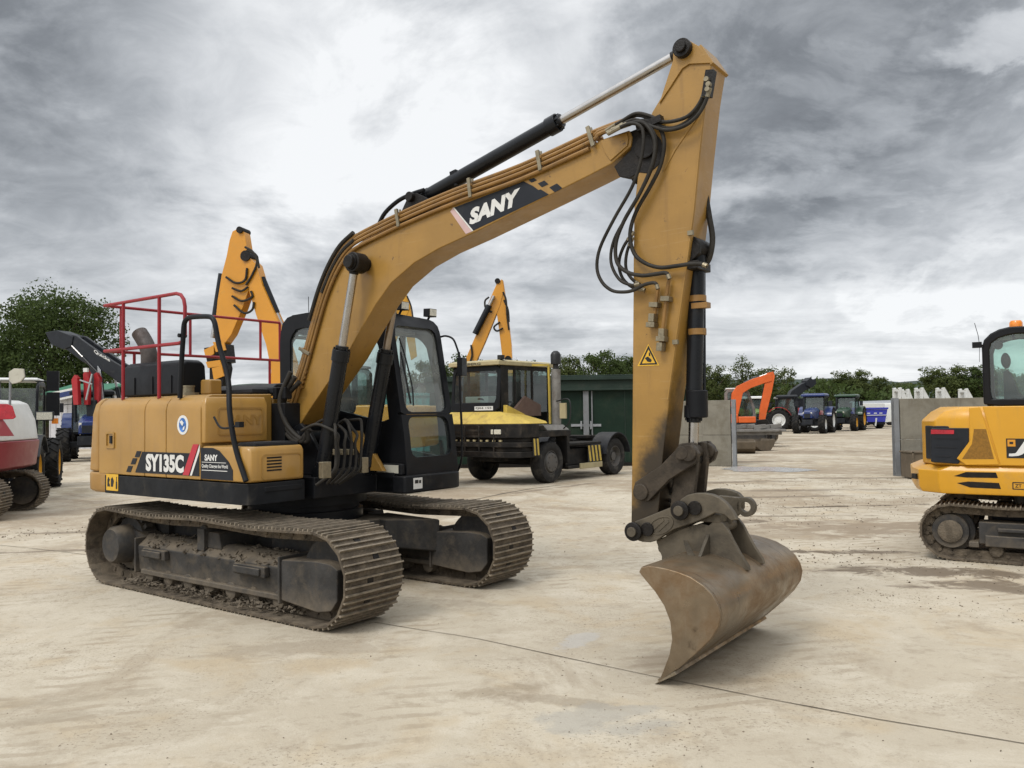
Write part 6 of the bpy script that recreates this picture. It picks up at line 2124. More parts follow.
g.tube([V((mb0.x, -0.55, 1.95)), mb1], 0.022, 8)
oct_ = Lf.xz(-0.55, [(10, 372), (15, 368.6), (24.5, 369), (25.5, 377), (21, 382.5), (13, 384), (9.8, 380)])
g.use(M['sticker_cream']).prism_xz(oct_, -0.60, -0.555)
g.use(M['charcoal']).prism_xz(oct_, -0.5545, -0.53)
g.build('mirror', None, lx, bevel=0.01)
g = MB().use(M['white'])
g.box(-0.60, -0.38, -0.75, -0.45, 2.06, 2.13)
g.build('filler_lid', None, lx, bevel=0.02)
g = MB().use(M['charcoal'])
g.box(-2.4, -1.0, 0.2, 1.1, 1.6, 2.75)
g.build('cab', None, lx, bevel=0.05)

# ------------------------------------------------------------------ telehandler beyond it, yellow wheel rims
pA, pB = ground_at(31, 500), ground_at(47.5, 487)
hd = (pA - pB); hd.z = 0
wb = hd.length
TA = math.atan2(hd.y, hd.x) - R(1.5)
hd.normalize()
lat = V((-math.sin(TA), math.cos(TA), 0))                                        # the machine's left (screen right)
to = pA - lat * 0.85
th = thing('telehandler', 'charcoal telehandler with yellow wheel rims behind the red and white excavator', 'telehandler', to, TA)
TF = Frame(to.x, to.y, TA)
for x in (0, -wb):
    for sy in (-1, 1):
        tyre_wheel(th, (x, sy * 0.85, 0.62), 0.62, 0.38, M['rim_yellow'], 0, 16, 0.56, face=sy)
g = MB().use(M['charcoal'])
g.box(-wb - 0.7, 0.75, -0.42, 0.42, 0.55, 0.95); g.box(-wb + 0.2, -0.85, -0.95, -0.42, 0.5, 1.35)
g.box(-wb - 0.75, -wb + 0.6, -0.62, 0.62, 0.95, 1.5)
g.build('chassis', None, th, bevel=0.03)
for sy in (-1, 1):
    g = MB().use(M['charcoal'])
    g.loft([[V((0.75 * math.cos(a) * (1 + d), sy * 0.85 + w, 0.62 + 0.72 * math.sin(a) * (1 + d))) for w, d in ((-0.24, 0), (0.24, 0), (0.24, 0.05), (-0.24, 0.05))] for a in (R(25 + 14 * k) for k in range(10))])
    g.build('mudguard', None, th)
g = MB().use(M['black_clean'])
cy0, cy1 = -0.10, 0.86
co = [(-0.75, 1.0), (-1.0, 2.42), (-1.15, 2.56), (-2.1, 2.56), (-2.2, 2.4), (-2.25, 0.8), (-0.9, 0.8)]
ci = [(-0.86, 1.1), (-1.07, 2.36), (-1.17, 2.45), (-2.05, 2.45), (-2.12, 2.36), (-2.14, 1.0), (-0.95, 1.0)]
a, b_ = dense(co, 48), dense(ci, 48)
for y in (cy0, cy1 - 0.06):
    g.ringplate([V((x, y, z)) for x, z in a], [V((x, y, z)) for x, z in b_], (0, 0.06, 0))
g.box(-0.98, -0.78, cy0 + 0.061, cy1 - 0.061, 0.95, 1.12)
tcab = g.build('cab', None, th, bevel=0.02)
g = MB().use(M['white'])
g.box(-2.15, -1.12, cy0 + 0.02, cy1 - 0.02, 2.562, 2.64)
g.build('roof', None, tcab, bevel=0.04)
g = MB().use(M['glass'])
for y in (cy0 + 0.03, cy1 - 0.03):
    g.poly([(x, y, z) for x, z in b_])
g.poly([(-0.80, cy0 + .06, 1.1), (-0.80, cy1 - .06, 1.1), (-1.02, cy1 - .06, 2.4), (-1.02, cy0 + .06, 2.4)])
g.build('cab_window', None, tcab)
g = MB().use(M['galv'])
for k in (0, 0.09):
    g.bar((-0.76, 0.75 - k, 1.75), (-0.70, 0.05 - k, 1.12), 0.03, 0.03)
g.build('grab_bar', None, tcab)
g = MB().use(M['black_clean'])
q = TF.on(0, -0.75, 53, 381); g.obox(q, (1, 0, 0), (0, 1, 0), (0, 0, 1), 0.05, 0.12, 0.22)
g.cyl(q, (-1.0, 0.8, q.z), 0.015, seg=8)
q = TF.on(0, -0.72, 53, 404); g.obox(q, (1, 0, 0), (0, 1, 0), (0, 0, 1), 0.04, 0.13, 0.26)
g.build('mirror', None, tcab, bevel=0.02)
g = MB().use(M['charcoal'])
q = TF.on(0, -0.4, 45, 416); g.obox(q, (1, 0, 0), (0, 1, 0), (0, 0, 1), 0.09, 0.17, 0.10)
hl = g.build('headlight', None, th, bevel=0.02)
g = MB().use(M['lens']); g.obox(q + V((0.095, 0, 0)), (1, 0, 0), (0, 1, 0), (0, 0, 1), 0.006, 0.15, 0.08); g.build('lens', None, hl)
g = MB().use(M['amber']); q = TF.on(0, -0.4, 55, 421); g.obox(q, (1, 0, 0), (0, 1, 0), (0, 0, 1), 0.05, 0.06, 0.06); g.build('indicator', None, th)
plate(th, 'lifting_boom', 'charcoal', [(-wb - 0.5, 1.9), (-wb - 0.5, 1.55), (0.9, 0.75), (1.3, 0.5), (1.4, 0.7), (1.0, 1.1)], -0.42, -0.12, 0.02)
g = MB().use(M['charcoal'])
g.box(0.55, 0.75, 0.1, 0.62, 0.45, 0.75); g.use(M['galv'])
for z in (0.55, 0.75, 0.95): g.cyl((-0.95, 0.93, z), (-0.95, 0.93, z + 0.1), 0.05, seg=10)
g.build('step', None, th, bevel=0.01)


# ------------------------------------------------------------------ tractors
def tractor(label, px, py, y, rz, cols, loader=None, group=None, sc_=1.0, rim='rim_white', roof=None):
    """two-axle farm tractor looking along +X; cols = bonnet, cab roof"""
    p = ground_at(px, py) if y is None else V((at_depth(px, py, y).x, y, 0))
    t = thing('tractor', label, 'tractor', p, rz, group)
    t.scale = (sc_,) * 3
    for sy in (-1, 1):
        tyre_wheel(t, (-1.25, sy * 0.88, 0.86), 0.86, 0.52, M[rim], 0, 18, 0.56, face=sy)
        tyre_wheel(t, (1.25, sy * 0.86, 0.64), 0.64, 0.44, M[rim], 0, 16, 0.55, face=sy)
    g = MB().use(M['charcoal'])
    g.box(-1.6, 1.7, -0.26, 0.26, 0.62, 1.02); g.box(-1.35, -1.15, -0.7, 0.7, 0.75, 0.98); g.box(1.15, 1.35, -0.68, 0.68, 0.52, 0.74); g.box(1.7, 2.0, -0.35, 0.35, 0.62, 0.95)
    g.build('chassis', None, t, bevel=0.02)
    g = MB().use(M[cols[0]])
    g.loft([[V((0.1, y_, z)) for y_, z in ((-0.40, 1.0), (0.40, 1.0), (0.42, 1.60), (0.28, 1.78), (-0.28, 1.78), (-0.42, 1.60))],
            [V((1.5, y_, z)) for y_, z in ((-0.36, 1.0), (0.36, 1.0), (0.36, 1.50), (0.24, 1.66), (-0.24, 1.66), (-0.36, 1.50))],
            [V((1.95, y_, z)) for y_, z in ((-0.30, 1.05), (0.30, 1.05), (0.30, 1.35), (0.18, 1.50), (-0.18, 1.50), (-0.30, 1.35))]])
    bo = g.build('bonnet', None, t, bevel=0.04, seg=3)
    g = MB().use(M['charcoal'])
    g.box(1.955, 1.985, -0.20, 0.20, 1.08, 1.36)
    g.build('grille', None, bo, bevel=0.01)
    for sy in (-1, 1):
        g = MB().use(M['lens'])
        g.obox((1.91, sy * 0.25, 1.36), (1, sy * .3, 0), (-sy * .3, 1, 0), (0, 0, 1), 0.03, 0.05, 0.10)
        g.build('headlight', None, bo, bevel=0.01)
        g = MB().use(M[cols[0]])
        g.loft([[V((-1.25 + 0.95 * math.cos(a), sy * 0.86 + w, 0.86 + 0.95 * math.sin(a) + d)) for w, d in ((-0.26, 0), (0.26, 0), (0.26, 0.04), (-0.26, 0.04))] for a in (R(20 + 15 * k) for k in range(9))])
        g.build('mudguard', None, t)
        g = MB().use(M['charcoal'])
        g.obox((-0.1, sy * 1.12, 2.05), (1, 0, 0), (0, 1, 0), (0, 0, 1), 0.04, 0.11, 0.18)
        g.cyl((-0.25, sy * 0.7, 2.2), (-0.1, sy * 1.12, 2.15), 0.015, seg=8)
        g.build('mirror', None, t, bevel=0.01)
    g = MB().use(M['black_clean'])
    co = [(0.10, 1.0), (-0.12, 2.55), (-1.30, 2.55), (-1.55, 1.7), (-1.3, 1.0)]
    ci = [(0.0, 1.12), (-0.20, 2.45), (-1.22, 2.45), (-1.42, 1.72), (-1.2, 1.12)]
    a, b_ = dense(co, 40), dense(ci, 40)
    for y_ in (-0.72, 0.66):
        g.ringplate([V((x, y_, z)) for x, z in a], [V((x, y_, z)) for x, z in b_], (0, 0.06, 0))
    g.box(-1.3, 0.08, -0.659, 0.659, 1.0, 1.1); g.box(-1.29, -0.13, -0.659, 0.659, 2.46, 2.54)
    cb = g.build('cab', None, t, bevel=0.01)
    g = MB().use(M['glass_dark'])
    for y_ in (-0.69, 0.69):
        g.poly([(x, y_, z) for x, z in b_])
    g.poly([(0.05, -0.66, 1.1), (0.05, 0.66, 1.1), (-0.15, 0.66, 2.46), (-0.15, -0.66, 2.46)])
    g.poly([(-1.48, -0.66, 1.7), (-1.48, 0.66, 1.7), (-1.27, 0.66, 2.46), (-1.27, -0.66, 2.46)])
    g.build('cab_window', None, cb)
    g = MB().use(M[cols[1]])
    g.loft([[V((x, y_, z)) for x, y_ in ((0.12, -0.80), (0.12, 0.80), (-1.45, 0.80), (-1.45, -0.80))] for z in (2.552, 2.68)] + [[V((x, y_, 2.76)) for x, y_ in ((0.0, -0.68), (0.0, 0.68), (-1.32, 0.68), (-1.32, -0.68))]])
    g.build('roof', None, cb, bevel=0.03)
    g = MB().use(M['seat'])
    g.box(-1.0, -0.5, -0.25, 0.25, 1.45, 1.6); g.box(-1.08, -0.95, -0.25, 0.25, 1.55, 2.1)
    g.tube([(-0.1, 0, 1.3), (-0.25, 0, 1.75)], 0.03, 8)
    g.build('seat', None, cb, bevel=0.03)
    g = MB().use(M['charcoal'])
    g.cyl((0.05, -0.58, 1.5), (0.0, -0.62, 2.75), 0.06, seg=12)
    g.build('exhaust_pipe', None, t)
    return t


# blue tractor behind the left machines, its loader raised
bl = tractor('blue tractor with dark loader arms raised high, left of the big excavator', 92, 452, 34.0, R(-67), ('blue', 'charcoal'), rim='rim_grey', sc_=1.05)
BF = Frame(at_depth(88, 452, 34.0).x, 34.0, R(-20))
o_ = BF.on(1, 0, 88, 452)
root = thing('loader', 'dark grey front loader arm reaching up against the big tree', 'loader', (BF.x, BF.y, 0), R(-20))
for y0, y1 in ((-0.30, -0.18), (0.18, 0.30)):
    LPX = [(55, 338), (60, 332), (82, 336), (96, 346), (118, 361), (136, 372), (142, 384), (142, 400), (134, 400), (126, 384), (109, 372), (98, 367), (88, 362), (72, 350), (62, 346)]
    plate(root, 'loader_arm', 'charcoal', BF.xz(0, LPX), y0, y1, 0.03)
plate(root, 'headstock', 'charcoal', BF.xz(0, [(52, 333), (64, 331), (80, 337), (78, 347), (70, 350), (58, 345)]), -0.34, 0.34, 0.02)
plate(root, 'loader_mast', 'charcoal', BF.xz(0, [(94, 360), (103, 364), (106, 385), (108, 420), (100, 420), (98, 388)]), -0.29, -0.1, 0.02)
plate(root, 'loader_mast', 'galv', BF.xz(0, [(104, 366), (107, 370), (110, 398), (110, 418), (106, 418), (105, 396)]), -0.34, -0.31, 0.01)
g = MB().use(M['decal_white'])
a0_, a1_ = BF.on(1, -0.303, 94, 353), BF.on(1, -0.303, 110, 362.5)
g.text('Quicke', a0_, a1_ - a0_, (0, 0, 1), w=(a1_ - a0_).length, h=0.16, bold=0.02, thick=0.004)
g.build('maker_decal', None, root)
ram2(root, BF.on(1, 0.3, 124, 420), BF.on(1, 0.3, 112, 366), 0.08, 0.6)
ram2(root, BF.on(1, -0.3, 100, 375), BF.on(1, -0.3, 72, 346), 0.07, 0.6)

# folded red implement
RF = Frame(at_depth(87, 420, 33).x, 33, R(-8))
ri = thing('farm_implement', 'folded red farm implement standing in front of the grey loader arm', 'implement', (RF.x, RF.y, 0), R(-8))
for k, pts in enumerate(([(79, 405), (77, 380), (80, 375), (83, 378), (84, 405)], [(85, 405), (84, 374), (87, 369), (90, 374), (89, 405)], [(91, 405), (90, 374), (93, 372), (96, 378), (95, 405)])):
    plate(ri, 'folding_arm', 'red', RF.xz(0, pts), -0.35 + 0.28 * k, -0.15 + 0.28 * k, 0.02)
plate(ri, 'base_frame', 'charcoal', RF.xz(0, [(84, 400), (94, 400), (93, 440), (86, 440)]), 0.1, 0.3, 0.02)
g = MB().use(M['galv'])
g.bar(RF.on(1, -0.37, 86, 400), RF.on(1, -0.37, 92, 374), 0.05, 0.05); g.bar(RF.on(1, -0.37, 80, 380), RF.on(1, -0.37, 92, 384), 0.05, 0.05)
g.use(M['white']).obox(RF.on(1, -0.2, 86, 370), (1, 0, 0), (0, 1, 0), (0, 0, 1), 0.09, 0.05, 0.08)
g.build('linkage', None, ri)

# pale store with a green sheeted roof and a blue and white banner
def bld_at(u0, u1, vt, vb, y):
    a, b_ = at_depth(u0, 400, y), at_depth(u1, 400, y)
    return a.x, b_.x, at_depth(u0, vt, y).z, max(0, at_depth(u0, vb, y).z)


x0, x1, zt, _ = bld_at(50, 96, 390, 430, 46)
st = thing('store_shed', 'low pale store with green roof and blue and white banner under the tree', 'shed', ((x0 + x1) / 2, 46, 0))
hw_ = (x1 - x0) / 2
g = MB().use(M['offwhite']); g.box(-hw_, hw_, 0, 6, 0, zt - 0.3)
for k in range(9): g.box(-hw_ + k * hw_ / 4 - 0.02, -hw_ + k * hw_ / 4 + 0.02, -0.03, -0.001, 0, zt - 0.32)
g.build('wall', None, st)
g = MB().use(mat('green_roof_sheet', (0.035, 0.15, 0.085), 0.5, var=0.1, scale=2))
g.prism_yz([(-0.4, zt - 0.29), (3, zt + 0.35), (6.4, zt - 0.29), (6.4, zt - 0.2), (3, zt + 0.45), (-0.4, zt - 0.2)], -hw_ - 0.3, hw_ + 0.3)
g.build('roof', None, st)
g = MB().use(M['white']); g.obox((-0.1, -0.5, zt - 0.25), (1, 0, 0.20), (0, 1, 0), (-0.20, 0, 1), 0.75, 0.02, 0.26)
ban = g.build('banner', None, st)
g = MB().use(M['blue']); g.obox((-0.05, -0.525, zt - 0.24), (1, 0, 0.20), (0, 1, 0), (-0.20, 0, 1), 0.6, 0.004, 0.14)
g.build('lettering', None, ban)

# ------------------------------------------------------------------ terminal tractor
TX, TY, TT = 0.03, 20.53, R(232)
U = Frame(TX, TY, TT)
tt = thing('terminal_tractor', 'weathered yellow and black terminal tractor with upright grey exhaust stack', 'truck', (TX, TY, 0), TT)
for x in (0, -3.0):
    for sy in (-1, 1):
        tyre_wheel(tt, (x, sy * 1.0, 0.50), 0.50, 0.32, M['rim_grey'], 0, 0, 0.56, rub='rubber_grey', face=sy, dish=(-0.15 if x == 0 else 0.35))
g = MB().use(M['truck_black'])
g.box(-3.6, 1.1, -0.42, 0.42, 0.55, 0.85); g.box(-0.05, 0.05, -0.9, 0.9, 0.42, 0.56); g.box(-3.06, -2.94, -0.9, 0.9, 0.42, 0.56)
g.prism_xy([(-3.2, -0.45), (-2.6, -0.45), (-2.4, -0.3), (-2.4, 0.3), (-2.6, 0.45), (-3.2, 0.45)], 0.98, 1.06)
g.box(-3.3, -2.2, -0.3, 0.3, 0.85, 0.98)
g.build('chassis', None, tt, bevel=0.015)
# front end: bumper and grille
g = MB().use(M['truck_black'])
fp = [(0.62, -1.22), (1.26, -1.22), (1.36, -1.05), (1.36, 0.75), (1.20, 1.15), (0.80, 1.22), (0.62, 1.22)]
g.prism_xy(fp, 0.66, 0.80)
g.prism_xy([(x - 0.07, y * 0.97) for x, y in fp], 0.80, 0.90)
g.prism_xy(fp, 0.90, 1.02)
g.prism_xy([(x - 0.10, y * 0.96) for x, y in fp], 1.02, 1.12)
g.prism_xy([(x - 0.02, y) for x, y in fp], 1.12, 1.44)
g.box(-0.78, 0.62, 0.80, 1.20, 1.12, 1.26)
g.box(-0.72, -0.60, 0.85, 1.2, 0.45, 1.12)
for y in (-0.9, -0.45, 0, 0.45): g.box(1.33, 1.365, y - 0.02, y + 0.02, 0.70, 1.4)
bump = g.build('bumper', None, tt, bevel=0.02)
g = MB().use(M['grease'])
for z, y0_, y1_ in ((1.19, -0.95, 0.15), (1.33, -0.95, 0.15), (1.21, 0.32, 0.70), (0.70, -1.0, 0.1)):
    g.box(1.338 if z > 1 else 1.358, 1.344 if z > 1 else 1.366, y0_, y1_, z, z + 0.085)
g.build('grille', None, bump)
g = MB().use(M['truck_cream'])
for k in range(9): g.box(1.30, 1.345, -1.0 + k * 0.2, -0.93 + k * 0.2, 1.035, 1.075)
g.build('tow_rail_marking', None, bump)
for yy in (0.52, -0.98):
    g = MB().use(M['lens']); g.box(1.345, 1.36, yy - 0.15, yy + 0.15, 1.21, 1.32); g.build('headlight', None, bump, bevel=0.01)
# hazard stripes behind the front corner
def stripes(parent, x0_, x1_, z0_, z1_, y, n, slope, name='hazard_stripes'):
    q = MB().use(M['ink']); q.box(x0_, x1_, y, y + 0.004, z0_, z1_)
    q.use(M['truck_yellow'])
    w_ = (x1_ - x0_) / n
    for k in range(n):
        a_ = x0_ + k * w_
        q.loft([[V((a_ + slope * 0.8, yy, z1_ - .005)), V((a_ + slope * 0.8 + w_ * 0.5, yy, z1_ - .005)), V((min(a_ + w_ * 0.5, x1_), yy, z0_ + .005)), V((a_, yy, z0_ + .005))] for yy in (y + 0.0045, y + 0.007)])
    return q.build(name, None, parent)


stripes(tt, 0.60, 0.86, 0.70, 1.10, 1.222, 2, 0.05)
# yellow nose slope and cab
cy0, cy1 = -1.22, 0.32
g = MB().use(M['truck_yellow'])
g.loft([[V((1.33, -1.22, 1.445)), V((1.33, 0.55, 1.445)), V((0.90, 1.20, 1.445)), V((0.2, 1.20, 1.445)), V((0.2, -1.22, 1.445))],
        [V((1.30, -1.22, 1.50)), V((1.30, 0.52, 1.50)), V((0.88, 1.14, 1.50)), V((0.2, 1.14, 1.50)), V((0.2, -1.22, 1.50))],
        [V((1.02, -1.20, 1.74)), V((1.02, 0.36, 1.74)), V((0.80, 0.50, 1.70)), V((0.2, 0.50, 1.66)), V((0.2, -1.20, 1.74))]])
g.build('nose_panel', None, tt, bevel=0.015)
g = MB().use(M['truck_grey'])
g.loft([[V((0.18, 0.4, 1.27)), V((0.18, 1.18, 1.27)), V((-0.75, 1.18, 1.27)), V((-0.75, 0.4, 1.27))], [V((0.15, 0.4, 1.40)), V((0.15, 1.02, 1.40)), V((-0.70, 1.02, 1.40)), V((-0.70, 0.4, 1.40))]])
g.build('engine_lid', None, tt, bevel=0.01)
g = MB().use(M['black_clean'])
def wring(outer, inner, fn, off):
    g.ringplate([fn(p) for p in dense(outer, 40)], [fn(p) for p in dense(inner, 40)], off)
wring([(cy0, 1.745), (cy1, 1.745), (cy1, 2.86), (cy0, 2.86)], rrect(cy0 + 0.08, cy1 - 0.10, 1.96, 2.74, 0.04, 2), lambda p: V((1.0 - (p[1] - 1.745) * 0.10, p[0], p[1])), (-0.05, 0, 0))
wring([(0.84, 1.70), (0.83, 2.86), (-1.15, 2.86), (-1.15, 1.70)], rrect(0.28, 0.73, 1.90, 2.72, 0.05, 2), lambda p: V((p[0], cy1 - 0.05, p[1])), (0, 0.05, 0)) if False else None
tc_ = g.build('cab', None, tt, bevel=0.01)
g = MB().use(M['truck_black'])
for x0_, x1_ in ((0.60, 0.885), (0.30, 0.36), (-0.42, -0.36), (-1.14, -1.06)):
    g.box(x0_, x1_, cy1 - 0.05, cy1 - 0.001, 1.70, 2.86); g.box(x0_, x1_, cy0, cy0 + 0.05, 1.30, 2.86)
g.box(-1.14, 0.885, cy1 - 0.045, cy1 - 0.005, 2.76, 2.86); g.box(-1.14, 0.885, cy0 + 0.005, cy0 + 0.045, 2.76, 2.86)
g.box(-1.14, -1.09, cy0 + 0.06, cy1 - 0.06, 1.30, 2.45)
g.build('window_frame', None, tc_, bevel=0.008)
g = MB().use(M['truck_black'])
g.box(-1.10, 0.90, cy0 + 0.051, cy1 - 0.051, 1.28, 1.44)
g.build('cab_floor', None, tc_)
g = MB().use(M['glass'])
g.use(M['glass_dark']).poly([(0.955, cy0 + .06, 1.94), (0.955, cy1 - .08, 1.94), (0.87, cy1 - .08, 2.76), (0.87, cy0 + .06, 2.76)])
g.build('windscreen', None, tc_)
g = MB().use(M['glass_dark'])
for y in (cy1 - 0.025, cy0 + 0.025):
    g.poly([(0.62, y, 1.72), (-1.1, y, 1.72), (-1.1, y, 2.78), (0.62, y, 2.78)])
g.poly([(-1.115, cy0 + .06, 1.95), (-1.115, cy1 - .06, 1.95), (-1.115, cy1 - .06, 2.78), (-1.115, cy0 + .06, 2.78)])
g.build('side_window', None, tc_)
g = MB().use(M['truck_cream'])
g.loft([[V((x, y, z)) for x, y in ((1.02, cy0 - 0.04), (1.02, cy1 + 0.05), (-1.25, cy1 + 0.05), (-1.25, cy0 - 0.04))] for z in (2.865, 2.96)] + [[V((x, y, 3.0)) for x, y in ((0.9, cy0 + 0.05), (0.9, cy1 - 0.04), (-1.15, cy1 - 0.04), (-1.15, cy0 + 0.05))]])
rf = g.build('roof', None, tc_, bevel=0.015)
g = MB().use(M['ink'])
q = U.on(0, 0.95, 505, 361); g.cyl((0.85, 0.30, 3.0), (0.85, 0.30, 3.10), 0.09, seg=14)
g.build('beacon', None, rf)
g = MB().use(M['ink']); g.text('TERBERG', (1.022, -0.95, 2.885), (0, 1, 0), (0, 0, 1), h=0.055, w=0.75, bold=0.02, thick=0.002)
g.build('maker_lettering', None, rf)
g = MB().use(M['white']); g.box(1.005, 1.012, -0.42, 0.16, 1.775, 1.875)
g.use(M['ink']).text('FJ04 155', (1.0125, -0.38, 1.795), (0, 1, 0), (0, 0, 1), h=0.06, w=0.50, bold=0.02, thick=0.001)
g.build('number_plate', None, tc_)
# brown slanted panel, cab guard frame, exhaust stack, mirror
g = MB().use(M['truck_brown'])
g.prism_xz([(0.58, 1.74), (0.05, 2.12), (-0.60, 1.90), (-0.60, 1.62), (0.2, 1.62)], cy1 + 0.03, cy1 + 0.10)
g.build('side_panel', None, tt, bevel=0.01)
g = MB().use(M['truck_yellow'])
g.prism_xz([(0.84, 1.68), (0.84, 1.90), (0.10, 1.66)], cy1 + 0.02, cy1 + 0.14)
g.build('nose_fillet', None, tt, bevel=0.01)
g = MB().use(M['truck_yellow'])
ga = [(-0.30, 0.34, 2.90), (-0.62, 0.66, 2.90), (-0.62, 0.68, 1.42)]
for a_, b2 in zip(ga, ga[1:]): g.bar(a_, b2, 0.045, 0.045)
g.build('guard_frame', None, tt)
sx_, sy_ = -0.56, 0.92
g = MB().use(M['truck_grey']); g.cyl((sx_, sy_, 1.26), (sx_, sy_, 2.78), 0.115, seg=20); g.box(sx_ - 0.14, sx_ + 0.14, sy_ - 0.14, sy_ + 0.14, 1.262, 1.34)
ss = g.build('exhaust_stack', None, tt)
g = MB().use(M['ink']); g.lathe((sx_, sy_, 2.78), (0, 0, 1), [(0.07, 0), (0.07, 0.12), (0.125, 0.13), (0.13, 0.36), (0.10, 0.42), (0.05, 0.46)], 18)
g.build('rain_cap', None, ss)
g = MB().use(M['ink']); m1 = (-0.30, 1.30, 1.62)
g.tube(crv([(-0.45, 1.0, 1.98), (-0.42, 1.40, 2.0), (-0.40, 1.42, 1.5), (-0.42, 1.22, 1.30)], 5), 0.018, 8)
g.use(M['truck_cream']).obox((-0.42, 1.22, 1.74), (1, 0, 0), (0, 1, 0), (0, 0, 1), 0.03, 0.09, 0.19)
g.build('mirror', None, tt, bevel=0.006)
# rear mudguards with stripes, tanks
for sy in (-1, 1):
    g = MB().use(M['plastic'])
    g.loft([[V((-3.0 + 0.62 * math.cos(a_) * k, sy * 1.0 + w_, 0.50 + 0.62 * math.sin(a_) * k)) for w_, k in ((-0.28, 1), (0.24, 1), (0.24, 1.05), (-0.28, 1.05))] for a_ in (R(8 + 164 * i / 12) for i in range(13))])
    g.build('mudguard', None, tt)
g = MB().use(M['truck_black'])
g.box(-2.28, -0.75, 0.48, 1.12, 0.28, 0.36); g.box(-2.1, -0.8, 0.55, 1.0, 0.36, 0.78); g.box(-2.3, -0.7, 0.5, 1.14, 0.86, 0.93)
g.build('side_tank', None, tt, bevel=0.02)
g = MB().use(M['truck_cream']); g.box(-2.30, -1.25, 1.12, 1.16, 0.26, 0.40); g.build('side_step', None, tt, bevel=0.01)
stripes(tt, -2.28, -1.62, 0.42, 0.84, 1.145, 4, 0.10)
g = MB().use(M['seat']); g.box(-0.5, 0, -0.7, -0.2, 1.7, 1.85); g.box(-0.6, -0.48, -0.7, -0.2, 1.8, 2.5); g.cyl((0.6, -0.45, 1.95), (0.7, -0.45, 1.90), 0.2, seg=20)
g.use(M['decal_white']).prism_xy([(0.55, -1.05), (0.8, -0.9), (0.75, -0.2), (0.5, -0.1)], 1.96, 2.12)
g.build('seat', None, tc_, bevel=0.02)

# teal container end seen between the cab and the tractor unit
a_ = at_depth(440, 400, 27.0)
cn = thing('skip_container', 'teal steel container half hidden between the black cab and the terminal tractor', 'container', (a_.x - 0.6, 27.0, 0), R(6))
g = MB().use(M['teal']); g.box(-1.2, 1.25, 0, 2.4, 0.15, 2.3)
for k in range(11): g.box(-1.15 + k * 0.22, -1.07 + k * 0.22, -0.04, 0.001, 0.25, 2.2)
g.build('shell', None, cn, bevel=0.01)
g = MB().use(M['teal']); g.box(-1.28, 1.33, -0.06, 2.45, 2.302, 2.40); g.box(-1.28, 1.33, -0.06, 2.45, 0.02, 0.149); g.build('frame', None, cn, bevel=0.01)

# ------------------------------------------------------------------ dark green shed
SYD = 25.6
xa = at_depth(430, 420, SYD).x; xb = at_depth(692, 420, SYD).x
zr = at_depth(600, 375, SYD).z; ze = at_depth(600, 390.5, SYD).z
sh = thing('shed', 'long dark green steel shed with flat roof band and grey door post', 'shed', (xb, SYD, 0), R(0))
w_ = xb - xa
g = MB().use(M['shed_green'])
g.box(-w_, 0, 0, 5.5, 0.12, ze)
for u in (548, 625, 656): 
    x = at_depth(u, 420, SYD).x - xb
    g.use(M['shed_trim']).box(x - 0.012, x + 0.012, -0.015, -0.001, 0.14, ze - 0.01)
g.use(M['shed_green'])
g.build('wall', None, sh)
g = MB().use(M['shed_trim'])
g.box(-w_ - 0.1, 0.1, -0.16, 5.6, ze + 0.001, zr - 0.16); g.box(-w_ - 0.16, 0.14, -0.26, 5.7, zr - 0.158, zr - 0.05); g.box(-w_ - 0.13, 0.11, -0.2, 5.65, zr - 0.048, zr)
g.box(-w_ - 0.1, 0.1, -0.19, -0.161, ze + 0.002, ze + 0.06)
g.build('roof', None, sh, bevel=0.01)
g = MB().use(M['grease']); g.box(-w_, 0, -0.02, 5.5, 0.0, 0.119); g.build('plinth', None, sh)
g = MB().use(M['postgrey'])
x = at_depth(586, 420, SYD).x - xb
g.box(x - 0.085, x + 0.085, -0.09, -0.001, 0.121, ze - 0.005)
x2 = at_depth(592, 420, SYD).x - xb
g.box(x2 - 0.02, x2 + 0.02, -0.06, -0.001, 0.121, ze - 0.006)
g.build('door_post', None, sh, bevel=0.006)
for u, s_ in ((578, -1), (594, 1)):
    x = at_depth(u, 425, SYD).x - xb
    g = MB().use(M['galv']); g.box(x - 0.22, x + 0.22, -0.035, -0.002, at_depth(u, 426.5, SYD).z, at_depth(u, 424, SYD).z); g.cyl((x - 0.1 * s_, -0.05, at_depth(u, 429, SYD).z), (x - 0.1 * s_, -0.05, at_depth(u, 421, SYD).z), 0.03, seg=10)
    g.build('door_latch', None, sh)


# ------------------------------------------------------------------ concrete panel bay walls
def bay_wall(label, p, q, h, post_at, pm='panel', lower='panel', nb=3):
    p, q = V(p), V(q)
    d = q - p
    t = thing('concrete_wall', label, 'wall', p, math.atan2(d.y, d.x), 'concrete bay walls')
    L_ = d.length
    pw = L_ / nb
    for k in range(nb):
        for z0_, z1_, m in ((0.02, h * 0.47, lower), (h * 0.475, h, pm)):
            g = MB().use(M[m])
            g.box(k * pw + 0.09, (k + 1) * pw - 0.09, -0.07, 0.07, z0_, z1_)
            g.build('panel', None, t, bevel=0.012)
    for k in range(nb + 1):
        if k not in post_at: continue
        g = MB().use(M['postgrey'])
        x = k * pw
        g.box(x - 0.06, x + 0.06, -0.085, -0.072, 0, h + 0.02); g.box(x - 0.06, x + 0.06, 0.072, 0.085, 0, h + 0.02); g.box(x - 0.012, x + 0.012, -0.071, 0.071, 0, h + 0.015)
        g.build('post', None, t)
    return t


